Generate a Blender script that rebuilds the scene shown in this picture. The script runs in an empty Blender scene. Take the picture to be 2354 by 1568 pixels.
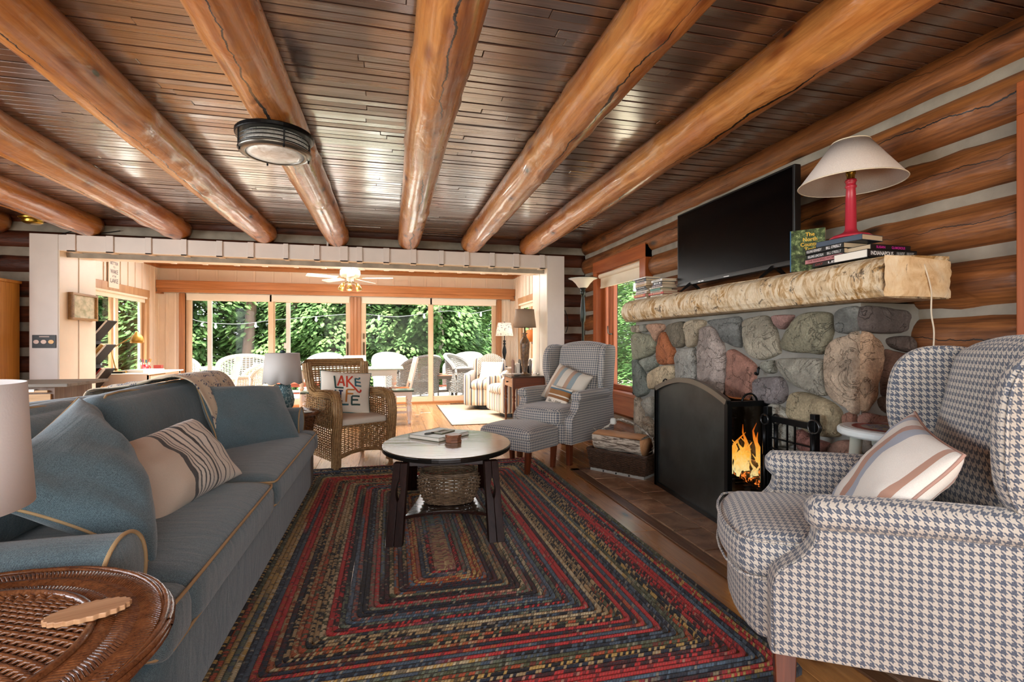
import bpy, bmesh, math, random
import numpy as np
from mathutils import Vector, Matrix, noise as mnoise
pi = math.pi
rnd = random.Random(7)
SC = bpy.context.scene
COL = SC.collection

# ---------------------------------------------------------------- camera
TH = math.radians(13.68)
cam_d = bpy.data.cameras.new('camera')
cam_d.sensor_width = 36.0; cam_d.lens = 36.0 * 1150 / 2354; cam_d.shift_y = 6 / 2354.0
cam_d.clip_start = 0.02; cam_d.clip_end = 200
cam = bpy.data.objects.new('camera', cam_d); COL.objects.link(cam)
cam.location = (0, 0, 1.15); cam.rotation_euler = (pi / 2, 0, -TH)
SC.camera = cam

# ---------------------------------------------------------------- light and exposure
SC.view_settings.view_transform = 'Standard'; SC.view_settings.look = 'None'
SC.view_settings.gamma = 1.0; SC.view_settings.use_curve_mapping = False
SC.view_settings.exposure = 0.3
try:
    cy = SC.cycles
    cy.max_bounces = 7; cy.diffuse_bounces = 4; cy.glossy_bounces = 3; cy.transmission_bounces = 5
    cy.transparent_max_bounces = 12; cy.sample_clamp_indirect = 4.0; cy.caustics_reflective = False
    cy.caustics_refractive = False; cy.use_denoising = True; cy.blur_glossy = 1.0
    cy.use_adaptive_sampling = True; cy.adaptive_threshold = 0.03
except Exception:
    pass
W = bpy.data.worlds.new('world'); SC.world = W; W.use_nodes = True
wn = W.node_tree.nodes; wl = W.node_tree.links
sky = wn.new('ShaderNodeTexSky'); sky.sky_type = 'NISHITA'; sky.sun_disc = False
sky.sun_elevation = math.radians(48); sky.sun_rotation = math.radians(200); sky.dust_density = 2.5; sky.air_density = 0.8
wn['Background'].inputs['Strength'].default_value = 0.62
wmix = wn.new('ShaderNodeMix'); wmix.data_type = 'RGBA'; wmix.inputs[0].default_value = 0.45
wl.new(sky.outputs[0], wmix.inputs[6]); wmix.inputs[7].default_value = (6.5, 6.8, 7.0, 1)
wl.new(wmix.outputs[2], wn['Background'].inputs['Color'])

def light(name, kind, loc, rot, energy, color, size=(1, 1), **kw):
    d = bpy.data.lights.new(name, kind); d.energy = energy; d.color = color
    if kind == 'AREA':
        d.shape = 'RECTANGLE'; d.size, d.size_y = size
    for k, v in kw.items(): setattr(d, k, v)
    o = bpy.data.objects.new(name, d); COL.objects.link(o); o.location = loc; o.rotation_euler = rot
    return o
R_ = math.radians
light('sun', 'SUN', (0, -3, 12), (R_(17), 0, R_(-25)), 17.0, (1, .95, .87), angle=R_(6))
# fill lights added at unseen windows, behind the camera and on the left
light('front_fill_light', 'AREA', (-0.4, -1.45, 1.55), (R_(90), 0, 0), 50, (1.0, .94, .86), (4.2, 1.5))
light('left_fill_light', 'AREA', (-4.5, 2.6, 1.5), (R_(90), 0, R_(-90)), 150, (.86, .93, 1.0), (3.4, 1.5))
# added sunroom fill standing for daylight, kept out of sight above the header
light('sunroom_fill_light', 'AREA', (-0.7, 8.0, 2.46), (0, 0, 0), 195, (1, .96, .91), (4.6, 1.2), spread=R_(105))
light('door_fill_light', 'AREA', (-0.7, 9.25, 2.44), (R_(-62), 0, 0), 90, (.95, .98, 1.0), (5.0, .5))
for nm, loc, rot, sz in (('door_portal', (-.7, 9.9, 1.0), (R_(-90), 0, 0), (5.6, 2.0)),
                         ('side_portal', (2.95, 5.5, 1.25), (R_(90), 0, R_(90)), (1.0, 1.6))):
    p = light(nm, 'AREA', loc, rot, 1, (1, 1, 1), sz); p.data.cycles.is_portal = True

# ---------------------------------------------------------------- materials
def lin(h):
    if isinstance(h, str):
        h = h.lstrip('#'); c = [int(h[i:i + 2], 16) / 255 for i in (0, 2, 4)]
        return tuple(x / 12.92 if x <= .04045 else ((x + .055) / 1.055) ** 2.4 for x in c)
    return tuple(h)[:3]
class NT:
    def __init__(s, name):
        s.m = bpy.data.materials.new(name); s.m.use_nodes = True; s.nt = s.m.node_tree
        s.b = s.nt.nodes['Principled BSDF']; s.out = s.nt.nodes['Material Output']
    def n(s, t, *ins, **kw):
        nd = s.nt.nodes.new('ShaderNode' + t)
        named = {}
        for k, v in kw.items():
            if k.startswith('_'): named[k[1:]] = v
            else: setattr(nd, k, v)
        for i, v in enumerate(ins):
            if v is not None: s.put(nd.inputs[i], v)
        for k, v in named.items(): s.put(nd.inputs[k.replace('_', ' ')], v)
        return nd
    def put(s, sock, v):
        if hasattr(v, 'outputs'): v = v.outputs[0]
        if isinstance(v, bpy.types.NodeSocket): s.nt.links.new(v, sock)
        elif isinstance(v, (tuple, list)) and sock.type == 'RGBA': sock.default_value = tuple(v)[:3] + (1,)
        elif isinstance(v, str): sock.default_value = lin(v) + (1,)
        else: sock.default_value = v
    def math(s, op, a, b=0.0, c=None):
        nd = s.n('Math', a, b, operation=op)
        if c is not None: s.put(nd.inputs[2], c)
        return nd.outputs[0]
    def mix(s, f, a, b, mode='MIX'):
        nd = s.n('Mix', data_type='RGBA', blend_type=mode)
        s.put(nd.inputs[0], f); s.put(nd.inputs[6], lin(a) + (1,) if isinstance(a, str) else a); s.put(nd.inputs[7], lin(b) + (1,) if isinstance(b, str) else b)
        return nd.outputs[2]
    def ramp(s, f, stops, interp='LINEAR'):
        nd = s.n('ValToRGB', f); cr = nd.color_ramp; cr.interpolation = interp
        while len(cr.elements) < len(stops): cr.elements.new(0.5)
        for e, (p, c) in zip(cr.elements, stops):
            e.position = p; c = lin(c) if not isinstance(c, (int, float)) else (c, c, c); e.color = c + (1,)
        return nd.outputs[0]
    def coord(s, scale=(1, 1, 1), kind='Object', rand=True):
        tc = s.n('TexCoord'); v = tc.outputs[kind]
        if rand:
            oi = s.n('ObjectInfo'); r = s.math('MULTIPLY', oi.outputs['Random'], 37.0)
            v = s.n('VectorMath', v, r, operation='ADD').outputs[0]
        return s.n('Mapping', v, _Scale=scale).outputs[0]
    def noise(s, v, scale=5, detail=3, rough=.5, dist=0.0):
        return s.n('TexNoise', v, _Scale=scale, _Detail=detail, _Roughness=rough, _Distortion=dist).outputs[0]
    def bump(s, h, strength=.3, dist=.01):
        nd = s.n('Bump', _Height=h, _Strength=strength, _Distance=dist); s.put(s.b.inputs['Normal'], nd); return nd
    def set(s, **kw):
        for k, v in kw.items(): s.put(s.b.inputs[k.replace('_', ' ')], lin(v) + (1,) if isinstance(v, str) else v)
        return s
_mc = {}
def flat(name, col, rough=.5, metal=0.0, bumpy=0.0, bs=60, var=.06, **kw):
    """plain coloured surface with slight mottling"""
    if name in _mc: return _mc[name]
    t = NT(name); v = t.coord(); n = t.noise(v, 6, 3)
    c = lin(col); d = tuple(x * (1 - var * 2) for x in c); e = tuple(min(1, x * (1 + var)) for x in c)
    t.set(Base_Color=t.ramp(n, [(.3, d), (.7, e)]), Roughness=rough, Metallic=metal)
    if bumpy: t.bump(t.noise(v, bs, 3), bumpy, .004)
    for k, x in kw.items(): t.put(t.b.inputs[k.replace('_', ' ')], x)
    _mc[name] = t.m; return t.m
def wood(name, light_c, dark_c, axis=1, rough=.45, sc=1.0, streak=.0, streak_c='#1a0e08', knots=False, bump=.15, var=.25, coat=0.0, gray=None):
    if name in _mc: return _mc[name]
    t = NT(name)
    s1 = [14 * sc] * 3; s1[axis] = .9 * sc
    v = t.coord(tuple(s1)); n1 = t.noise(v, 1.0, 6, .6, 1.2)
    s2 = [90 * sc] * 3; s2[axis] = 2.2 * sc
    n2 = t.noise(t.coord(tuple(s2)), 1.0, 3, .6, .3)
    c = t.ramp(n1, [(.28, dark_c), (.5, tuple((a + b) / 2 for a, b in zip(lin(light_c), lin(dark_c)))), (.72, light_c)])
    c = t.mix(.35, c, t.ramp(n2, [(.35, dark_c), (.65, light_c)]))
    if gray:
        n3 = t.noise(t.coord((1.5, 1.5, 1.5)), 1.2, 3); c = t.mix(t.ramp(n3, [(.4, 0.0), (.65, 1.0)]), c, t.mix(.5, c, gray))
    if streak:
        s3 = [26 * sc] * 3; s3[axis] = 1.1 * sc
        n4 = t.noise(t.coord(tuple(s3)), 1.0, 5, .7, 2.0)
        c = t.mix(t.ramp(n4, [(.62, 0.0), (.70, streak)]), c, lin(streak_c) + (1,))
    if knots:
        s5 = [3.2, 3.2, 3.2]; s5[axis] = 1.3
        vo = t.n('TexVoronoi', t.coord(tuple(s5)), _Scale=2.0)
        k = t.ramp(vo.outputs['Distance'], [(.05, 1.0), (.13, .7), (.28, 0.0)])
        c = t.mix(k, c, lin(dark_c) + (1,), 'MULTIPLY')
        c = t.mix(t.ramp(vo.outputs['Distance'], [(.07, 1.0), (.10, 0.0)]), c, (.03, .015, .008, 1))
    oi = t.n('ObjectInfo'); hv = t.n('HueSaturation', _Color=c, _Value=t.math('MULTIPLY_ADD', oi.outputs['Random'], var * 2, 1 - var))
    t.set(Base_Color=hv.outputs[0], Roughness=t.ramp(n1, [(.3, rough + .12), (.7, max(.05, rough - .08))]))
    if coat: t.put(t.b.inputs['Coat Weight'], coat); t.put(t.b.inputs['Coat Roughness'], .12)
    t.bump(t.mix(.5, n1, n2), bump, .006)
    _mc[name] = t.m; return t.m
def boxmap(t, period):
    """object coordinates projected along the dominant normal axis, in cells"""
    tc = t.n('TexCoord'); P = t.n('SeparateXYZ', tc.outputs['Object']).outputs
    N = t.n('SeparateXYZ', t.n('VectorMath', tc.outputs['Normal'], operation='ABSOLUTE')).outputs
    isx = t.math('GREATER_THAN', N[0], t.math('MAXIMUM', N[1], N[2]))
    isz = t.math('GREATER_THAN', N[2], t.math('MAXIMUM', N[0], N[1]))
    # x-facing: (y,z); y-facing: (x,z); z-facing: (x,y)
    a = t.math('ADD', t.math('MULTIPLY', P[1], isx), t.math('MULTIPLY', P[0], t.math('SUBTRACT', 1.0, isx)))
    b = t.math('ADD', t.math('MULTIPLY', P[1], isz), t.math('MULTIPLY', P[2], t.math('SUBTRACT', 1.0, isz)))
    return t.math('DIVIDE', t.math('ADD', a, 10.0), period), t.math('DIVIDE', t.math('ADD', b, 10.0), period)
def houndstooth(name, light_c, dark_c, period=.024):
    if name in _mc: return _mc[name]
    t = NT(name); a, b = boxmap(t, period)
    a = t.math('MULTIPLY', a, 8.0); b = t.math('MULTIPLY', b, 8.0)
    ca = t.math('GREATER_THAN', t.math('FLOORED_MODULO', a, 8.0), 4.0)
    cb = t.math('GREATER_THAN', t.math('FLOORED_MODULO', b, 8.0), 4.0)
    over = t.math('GREATER_THAN', t.math('FLOORED_MODULO', t.math('ADD', a, b), 4.0), 2.0)
    f = t.math('ADD', t.math('MULTIPLY', ca, over), t.math('MULTIPLY', cb, t.math('SUBTRACT', 1.0, over)))
    n = t.noise(t.coord((1, 1, 1)), 300, 2)
    c = t.mix(f, light_c, dark_c); c = t.mix(t.ramp(n, [(.3, .0), (.7, .35)]), c, t.mix(.5, c, light_c))
    t.set(Base_Color=c, Roughness=.9, Sheen_Weight=.25); t.bump(t.noise(t.coord((1, 1, 1)), 500, 2), .35, .002)
    _mc[name] = t.m; return t.m
def fabric(name, c1, c2, scale=260, rough=.92, bump=.4, sheen=.2, fold=0.0):
    if name in _mc: return _mc[name]
    t = NT(name); a, b = boxmap(t, 1.0)
    v = t.n('CombineXYZ', a, b, 0.0)
    wv = t.n('TexWave', v, _Scale=scale * .62, _Distortion=1.5, _Detail=2, wave_type='BANDS', bands_direction='DIAGONAL').outputs['Fac']
    n = t.noise(t.coord((1, 1, 1)), scale, 2, .6); big = t.noise(t.coord((1, 1, 1)), 4, 3)
    f = t.mix(.34, n, wv)
    c = t.ramp(f, [(.3, c1), (.7, c2)]); c = t.mix(t.ramp(big, [(.3, .25), (.7, 0.0)]), c, t.mix(.6, c, c1))
    t.set(Base_Color=c, Roughness=rough, Sheen_Weight=sheen)
    h = f
    if fold:
        h2 = t.noise(t.coord((2, 9, 4)), 2.2, 3, .5, .8); bb = t.n('Bump', _Height=h2, _Strength=fold, _Distance=.03)
        b2 = t.n('Bump', _Height=h, _Strength=bump, _Distance=.002); t.put(b2.inputs['Normal'], bb); t.put(t.b.inputs['Normal'], b2)
    else: t.bump(h, bump, .002)
    _mc[name] = t.m; return t.m
def stripes(name, stops, axis=0, span=(-.5, .5), rough=.9, repeat=False, bump=.2):
    """flat woven stripes across a local axis; stops = [(pos 0..1, colour)]"""
    if name in _mc: return _mc[name]
    t = NT(name)
    P = t.n('SeparateXYZ', t.n('TexCoord').outputs['Object']).outputs[axis] if axis != 'box' else t.math('SUBTRACT', boxmap(t, 1.0)[0], 10.0)
    f = t.math('DIVIDE', t.math('SUBTRACT', P, span[0]), span[1] - span[0])
    if repeat: f = t.math('FRACT', t.math('ADD', f, 50.0))
    c = t.ramp(f, stops, 'CONSTANT'); n = t.noise(t.coord((1, 1, 1)), 350, 2)
    t.set(Base_Color=t.mix(t.ramp(n, [(.3, .15), (.7, 0.0)]), c, (.35, .3, .25, 1)), Roughness=rough, Sheen_Weight=.15)
    t.bump(n, bump, .002); _mc[name] = t.m; return t.m
def glass(name='window_glass', tint=(1, 1, 1), rough=0.0, refl=.01):
    if name in _mc: return _mc[name]
    t = NT(name); tr = t.n('BsdfTransparent', tint + (1,)); gl = t.n('BsdfGlossy', (1, 1, 1, 1), rough)
    fr = t.n('Fresnel', 1.45); mx = t.n('MixShader', t.math('MULTIPLY', fr.outputs[0], refl * 10), tr, gl)
    t.nt.links.new(mx.outputs[0], t.out.inputs['Surface']); _mc[name] = t.m; return t.m

# ---------------------------------------------------------------- mesh building
class MB:
    def __init__(s): s.v = []; s.f = []
    def add(s, vs, fs):
        o = len(s.v); s.v += [tuple(p) for p in vs]; s.f += [tuple(i + o for i in f) for f in fs]; return s
    def box(s, x0, x1, y0, y1, z0, z1, M=None):
        vs = [(x0, y0, z0), (x1, y0, z0), (x1, y1, z0), (x0, y1, z0), (x0, y0, z1), (x1, y0, z1), (x1, y1, z1), (x0, y1, z1)]
        if M is not None: vs = [tuple(M @ Vector(p)) for p in vs]
        return s.add(vs, [(0, 3, 2, 1), (4, 5, 6, 7), (0, 1, 5, 4), (1, 2, 6, 5), (2, 3, 7, 6), (3, 0, 4, 7)])
    def bar(s, p0, p1, w, h, up=(0, 0, 1)):
        p0, p1 = Vector(p0), Vector(p1); d = (p1 - p0).normalized(); u = Vector(up)
        if abs(d.dot(u)) > .99: u = Vector((1, 0, 0))
        r = d.cross(u).normalized() * (w / 2); u2 = r.cross(d).normalized() * (h / 2)
        vs = [p + a * r + b * u2 for p in (p0, p1) for a, b in ((-1, -1), (1, -1), (1, 1), (-1, 1))]
        return s.add(vs, [(0, 1, 2, 3), (7, 6, 5, 4), (0, 4, 5, 1), (1, 5, 6, 2), (2, 6, 7, 3), (3, 7, 4, 0)])
    def tube(s, path, r, n=8, closed=False, cap=True):
        path = [Vector(p) for p in path]; m = len(path); rs = r if isinstance(r, (list, tuple)) else [r] * m
        vs = []; prev = None
        for i, p in enumerate(path):
            if closed: d = path[(i + 1) % m] - path[i - 1]
            else: d = path[min(i + 1, m - 1)] - path[max(i - 1, 0)]
            if d.length < 1e-9: d = Vector((0, 0, 1))
            d.normalize()
            if prev is None:
                a = Vector((0, 0, 1)) if abs(d.z) < .9 else Vector((1, 0, 0)); u = d.cross(a).normalized()
            else: u = (prev - d * prev.dot(d)); u = u.normalized() if u.length > 1e-6 else d.orthogonal().normalized()
            prev = u; w = d.cross(u)
            for k in range(n):
                a = 2 * pi * k / n; vs.append(p + (u * math.cos(a) + w * math.sin(a)) * rs[i])
        fs = []; L = m if closed else m - 1
        for i in range(L):
            j = (i + 1) % m
            for k in range(n):
                k2 = (k + 1) % n; fs.append((i * n + k, i * n + k2, j * n + k2, j * n + k))
        if not closed and cap: fs.append(tuple(range(n))[::-1]); fs.append(tuple((m - 1) * n + k for k in range(n)))
        return s.add(vs, fs)
    def lathe(s, prof, n=24, c=(0, 0, 0), M=None, wob=0):
        vs = []; m = len(prof)
        for r, z in prof:
            for k in range(n):
                a = 2 * pi * k / n; vs.append(Vector((c[0] + r * math.cos(a), c[1] + r * math.sin(a), c[2] + z)))
        fs = [(i * n + k, i * n + (k + 1) % n, (i + 1) * n + (k + 1) % n, (i + 1) * n + k) for i in range(m - 1) for k in range(n)]
        if prof[0][0] > 1e-5: fs.append(tuple(range(n))[::-1])
        if prof[-1][0] > 1e-5: fs.append(tuple((m - 1) * n + k for k in range(n)))
        if M is not None: vs = [M @ v for v in vs]
        return s.add(vs, fs)
    def prism(s, poly, d0, d1, axis='x', M=None):
        """poly in the two other axes (order kept: x:(y,z) y:(x,z) z:(x,y)), extruded d0..d1 along axis"""
        def P(a, b, d): return {'x': (d, a, b), 'y': (a, d, b), 'z': (a, b, d)}[axis]
        n = len(poly); vs = [P(a, b, d0) for a, b in poly] + [P(a, b, d1) for a, b in poly]
        if M is not None: vs = [tuple(M @ Vector(p)) for p in vs]
        fs = [tuple(range(n))[::-1], tuple(range(n, 2 * n))] + [(i, (i + 1) % n, n + (i + 1) % n, n + i) for i in range(n)]
        return s.add(vs, fs)
    def grid(s, fn, nu, nv, cu=False, cv=False):
        vs = [fn(i / (nu if cu else nu - 1), j / (nv if cv else nv - 1)) for i in range(nu) for j in range(nv)]
        fs = []
        for i in range(nu if cu else nu - 1):
            for j in range(nv if cv else nv - 1):
                a, b = i, (i + 1) % nu; c, d = j, (j + 1) % nv; fs.append((a * nv + c, b * nv + c, b * nv + d, a * nv + d))
        return s.add(vs, fs)
    def rbox(s, c, h, r, n=6, puff=(0, 0, 0), M=None, warp=None):
        """rounded, optionally puffed box; c centre, h half sizes"""
        c = Vector(c); h = Vector(h); r = min(r, *h)
        ts = []
        for i in range(n + 1): ts.append(-1 + 2 * i / n)
        for ax in range(3):
            for sg in (-1, 1):
                def fn(u, v, ax=ax, sg=sg):
                    def sp(w, hh):   # spacing: dense in the rounded rim
                        w = w * 2 - 1; return math.copysign(1 - (1 - abs(w)) ** 1.6, w)
                    a, b = (ax + 1) % 3, (ax + 2) % 3
                    p = [0, 0, 0]; p[ax] = sg; p[a] = sp(u, h[a]); p[b] = sp(v, h[b])
                    q = Vector((p[0] * h[0], p[1] * h[1], p[2] * h[2])); core = Vector([max(-(h[k] - r), min(h[k] - r, q[k])) for k in range(3)])
                    dlt = q - core
                    if dlt.length > 1e-9: q = core + dlt.normalized() * r
                    for k in range(3):
                        if puff[k]:
                            a1, b1 = (k + 1) % 3, (k + 2) % 3
                            w = max(0, 1 - p[a1] ** 2) * max(0, 1 - p[b1] ** 2)
                            q[k] += puff[k] * (w ** .6) * (p[k])
                    q = q + c
                    if warp: q = Vector(warp(q))
                    if M is not None: q = M @ q
                    return q
                k0 = len(s.f); s.grid(fn, n + 1, n + 1)
                if sg < 0: s.f[k0:] = [f[::-1] for f in s.f[k0:]]
        return s
    def build(s, name, mat=None, parent=None, smooth=False, bevel=0, seg=2, sub=0, merge=False, loc=None, **props):
        me = bpy.data.meshes.new(name); me.from_pydata(s.v, [], s.f)
        if merge or bevel or sub:
            bm = bmesh.new(); bm.from_mesh(me); bmesh.ops.remove_doubles(bm, verts=bm.verts, dist=1e-5)
            bm.to_mesh(me); bm.free()
        me.validate(); 
        if smooth: me.polygons.foreach_set('use_smooth', [True] * len(me.polygons))
        return link(name, me, mat, parent, smooth, bevel, seg, sub, loc, **props)
def link(name, me, mat=None, parent=None, smooth=False, bevel=0, seg=2, sub=0, loc=None, **props):
    if mat is not None and not me.materials: me.materials.append(mat)
    o = bpy.data.objects.new(name, me); COL.objects.link(o)
    if parent is not None: o.parent = parent
    if loc is not None: o.location = loc
    if bevel:
        b = o.modifiers.new('bevel', 'BEVEL'); b.width = bevel; b.segments = seg; b.limit_method = 'ANGLE'; b.angle_limit = R_(40)
        if smooth: b.harden_normals = False
    if sub:
        m = o.modifiers.new('sub', 'SUBSURF'); m.levels = sub; m.render_levels = sub
    for k, v in props.items(): o[k] = v
    return o
def tag(o, label=None, cat=None, group=None, kind=None):
    if label: o['label'] = label
    if cat: o['category'] = cat
    if group: o['group'] = group
    if kind: o['kind'] = kind
    return o
def thing(name, label, cat, loc=(0, 0, 0), rz=0, group=None, kind=None):
    o = bpy.data.objects.new(name, None); COL.objects.link(o); o.location = loc; o.rotation_euler = (0, 0, rz)
    o.empty_display_size = .05
    return tag(o, label, cat, group, kind)
def structure(name):
    o = bpy.data.objects.new(name, None); COL.objects.link(o); o['kind'] = 'structure'; return o
def copy_tree(o, parent=None):
    c = o.copy(); COL.objects.link(c); c.parent = parent
    for ch in list(o.children): copy_tree(ch, c)
    return c
def orient(n, up=(0, 0, 1), roll=0, loc=(0, 0, 0)):
    """matrix whose local z is n, local y as near 'up' as possible"""
    z = Vector(n).normalized(); y = Vector(up); y = (y - z * y.dot(z)).normalized(); x = y.cross(z)
    M = Matrix((x, y, z)).transposed().to_4x4() @ Matrix.Rotation(roll, 4, 'Z'); M.translation = Vector(loc); return M
def nz(p, s=1.0, seed=0): return mnoise.noise(Vector((p[0] * s + seed * 13.7, p[1] * s + seed * 3.1, p[2] * s)))
def cubic(pts, n=8, closed=False):
    """Catmull-Rom through points"""
    P = [Vector(p) for p in pts]; out = []; m = len(P)
    rng = range(m) if closed else range(m - 1)
    for i in rng:
        if closed: a, b, c, d = P[i - 1], P[i], P[(i + 1) % m], P[(i + 2) % m]
        else: a, b, c, d = P[max(i - 1, 0)], P[i], P[i + 1], P[min(i + 2, m - 1)]
        for k in range(n):
            t = k / n; out.append(.5 * ((2 * b) + (c - a) * t + (2 * a - 5 * b + 4 * c - d) * t * t + (3 * b - a - 3 * c + d) * t ** 3))
    if not closed: out.append(P[-1])
    return out
def cubic2(pts, n=6, closed=False): return [(p.x, p.y) for p in cubic([(a, b, 0) for a, b in pts], n, closed)]
# pixel of the photograph -> point on a plane of the room (camera calibration, used to read sizes off the photo)
_s, _c = math.sin(TH), math.cos(TH)
def ray(u, v):
    a = (u - 1177) / 1150; return Vector((_s + a * _c, _c - a * _s, (790 - v) / 1150))
def on_x(u, v, x): r = ray(u, v); t = x / r.x; return Vector((x, r.y * t, 1.15 + r.z * t))
def on_y(u, v, y): r = ray(u, v); t = y / r.y; return Vector((r.x * t, y, 1.15 + r.z * t))
def on_z(u, v, z): r = ray(u, v); t = (z - 1.15) / r.z; return Vector((r.x * t, r.y * t, z))

_tx = {}
def text_geo(s, size=1.0, bold=0.0):
    """flat triangles of a line of lettering, lower-left at the origin"""
    cu = bpy.data.curves.new('t', 'FONT'); cu.body = s; cu.size = size; cu.offset = bold * size; cu.resolution_u = 3
    cu.align_x = 'CENTER'; cu.align_y = 'CENTER'
    o = bpy.data.objects.new('t', cu); me = bpy.data.meshes.new_from_object(o)
    vs = [tuple(v.co) for v in me.vertices]; fs = [tuple(p.vertices) for p in me.polygons]
    bpy.data.objects.remove(o); bpy.data.meshes.remove(me); bpy.data.curves.remove(cu)
    return vs, fs
def lettering(s, size, mat, parent, M, width=None, bold=.01, lift=.0008, name='lettering', fn=None):
    vs, fs = text_geo(s, size, bold)
    if not vs: return None
    w = max(v[0] for v in vs) - min(v[0] for v in vs)
    k = width / w if width and w > 0 else 1
    vs = [(v[0] * k, v[1], 0) for v in vs]
    mb = MB(); mb.add([M @ Vector((v[0], v[1], lift if fn is None else fn(v[0], v[1]) + lift)) for v in vs], fs)
    return mb.build(name, mat, parent)
# ================================================================ setting: floor, ceiling, walls
def crack_wood(name, light_c, dark_c, axis, rough, side, tone, cw=.035, **kw):
    """round log: grain, knots and a drying crack that wanders along the log"""
    if name in _mc: return _mc[name]
    m = wood(name, light_c, dark_c, axis, rough, **kw); nt = m.node_tree; t = NT.__new__(NT); t.m = m; t.nt = nt
    t.b = nt.nodes['Principled BSDF']; t.out = nt.nodes['Material Output']
    tc = t.n('TexCoord'); oi = t.n('ObjectInfo'); P = t.n('SeparateXYZ', tc.outputs['Object']).outputs
    along = t.math('ADD', P[axis], t.math('MULTIPLY', oi.outputs['Random'], 50.0))
    n = t.noise(t.n('CombineXYZ', along, 0.0, 0.0), 1.3, 8, .62)
    n2 = t.noise(t.n('CombineXYZ', along, 5.0, 0.0), 1.1, 2)
    dist = t.math('ABSOLUTE', t.math('SUBTRACT', P[side], t.math('MULTIPLY', t.math('SUBTRACT', n, .47), .24)))
    w = t.math('MULTIPLY', t.math('MAXIMUM', t.math('SUBTRACT', n2, .40), 0.0), cw)
    mask = t.math('LESS_THAN', dist, w)
    base = t.b.inputs['Base Color'].links[0].from_socket
    # toned patches: honey and redder sapwood
    big = t.noise(t.coord(tuple(5 if i != axis else 1.4 for i in range(3))), 1.0, 4, .6, 1.0)
    c = t.mix(t.ramp(big, [(.42, 0.0), (.68, .55)]), base, lin(tone) + (1,), 'MULTIPLY')
    nt.links.new(t.mix(mask, c, (.012, .007, .004, 1)), t.b.inputs['Base Color'])
    # hewn dents and drawknife facets over the fine grain
    dn = t.noise(t.coord(tuple(9 if i != axis else 4.5 for i in range(3))), 1.0, 3, .55, .4)
    old = t.b.inputs['Normal'].links[0].from_node
    b2 = t.n('Bump', _Height=t.math('SUBTRACT', dn, t.math('MULTIPLY', mask, 1.5)), _Strength=.8, _Distance=.022); t.put(b2.inputs['Normal'], old); t.put(t.b.inputs['Normal'], b2)
    _mc[name] = m; return m
M_beam = crack_wood('beam_wood', '#d99a58', '#9a5c28', 1, .32, 0, '#c78850', knots=True, var=.05, bump=.25, coat=.5, streak=.6, streak_c='#7a3a12')
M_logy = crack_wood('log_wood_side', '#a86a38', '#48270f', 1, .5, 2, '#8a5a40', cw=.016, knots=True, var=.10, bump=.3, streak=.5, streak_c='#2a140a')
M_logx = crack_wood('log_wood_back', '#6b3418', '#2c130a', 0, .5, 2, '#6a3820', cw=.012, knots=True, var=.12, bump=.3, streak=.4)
M_chink = flat('chinking_mortar', '#948c7f', .9, bumpy=.5, bs=40, var=.14)
M_ceil = wood('ceiling_plank_wood', '#5a3a2e', '#241410', 0, .30, streak=.9, streak_c='#080504', var=.34, bump=.5, gray='#6c5a55', coat=1.0)
for _n in M_ceil.node_tree.nodes:
    if _n.type == 'BSDF_PRINCIPLED': _n.inputs['Coat IOR'].default_value = 2.4; _n.inputs['Coat Roughness'].default_value = .17
M_floor = wood('floor_plank_wood', '#c0894f', '#8a5a2e', 1, .30, knots=True, var=.12, bump=.12, streak=.3, streak_c='#5a3212', coat=1.0)
for _n in M_floor.node_tree.nodes:
    if _n.type == 'BSDF_PRINCIPLED': _n.inputs['Coat IOR'].default_value = 1.75; _n.inputs['Coat Roughness'].default_value = .20
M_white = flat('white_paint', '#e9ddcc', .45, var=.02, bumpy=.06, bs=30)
M_white2 = flat('white_casing_paint', '#d6cdc6', .4, var=.02, bumpy=.05, bs=30)
M_cedar = wood('cedar_trim', '#bf8350', '#8f5a30', 0, .4, sc=.8, var=.06, bump=.08)
M_cedarv = wood('cedar_trim_upright', '#b67d4c', '#85532e', 2, .4, sc=.8, var=.06, bump=.08)
M_redwood = wood('reddish_casing_wood', '#b5602a', '#85401a', 2, .4, sc=.8, var=.05, bump=.1)
M_redwoody = wood('reddish_casing_wood_flat', '#b5602a', '#85401a', 1, .4, sc=.8, var=.05, bump=.1)
M_black = flat('black_metal', '#101214', .38, .6, var=.1)

# floor: wide boards laid towards the sunroom
floor = structure('floor')
MB().box(-4.7, 2.9, -1.7, 9.85, -.12, -.024).build('subfloor', flat('dark_subfloor', '#20140c'), floor)
pw = .19; i = 0; x = -4.66
while x < 2.8:
    y = -1.65 + rnd.uniform(-1.4, 0)
    while y < 9.8:
        ln = rnd.uniform(1.9, 2.9); y0, y1 = max(y, -1.65), min(y + ln, 9.82)
        if y1 - y0 > .05:
            o = MB().box(-pw / 2 + .0012, pw / 2 - .0012, -(y1 - y0) / 2 + .001, (y1 - y0) / 2 - .001, -.022, 0).build('plank', M_floor, floor, bevel=.0015, seg=1)
            o.location = (x + pw / 2, (y0 + y1) / 2, rnd.uniform(-.0004, 0))
        y += ln
    x += pw
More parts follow.
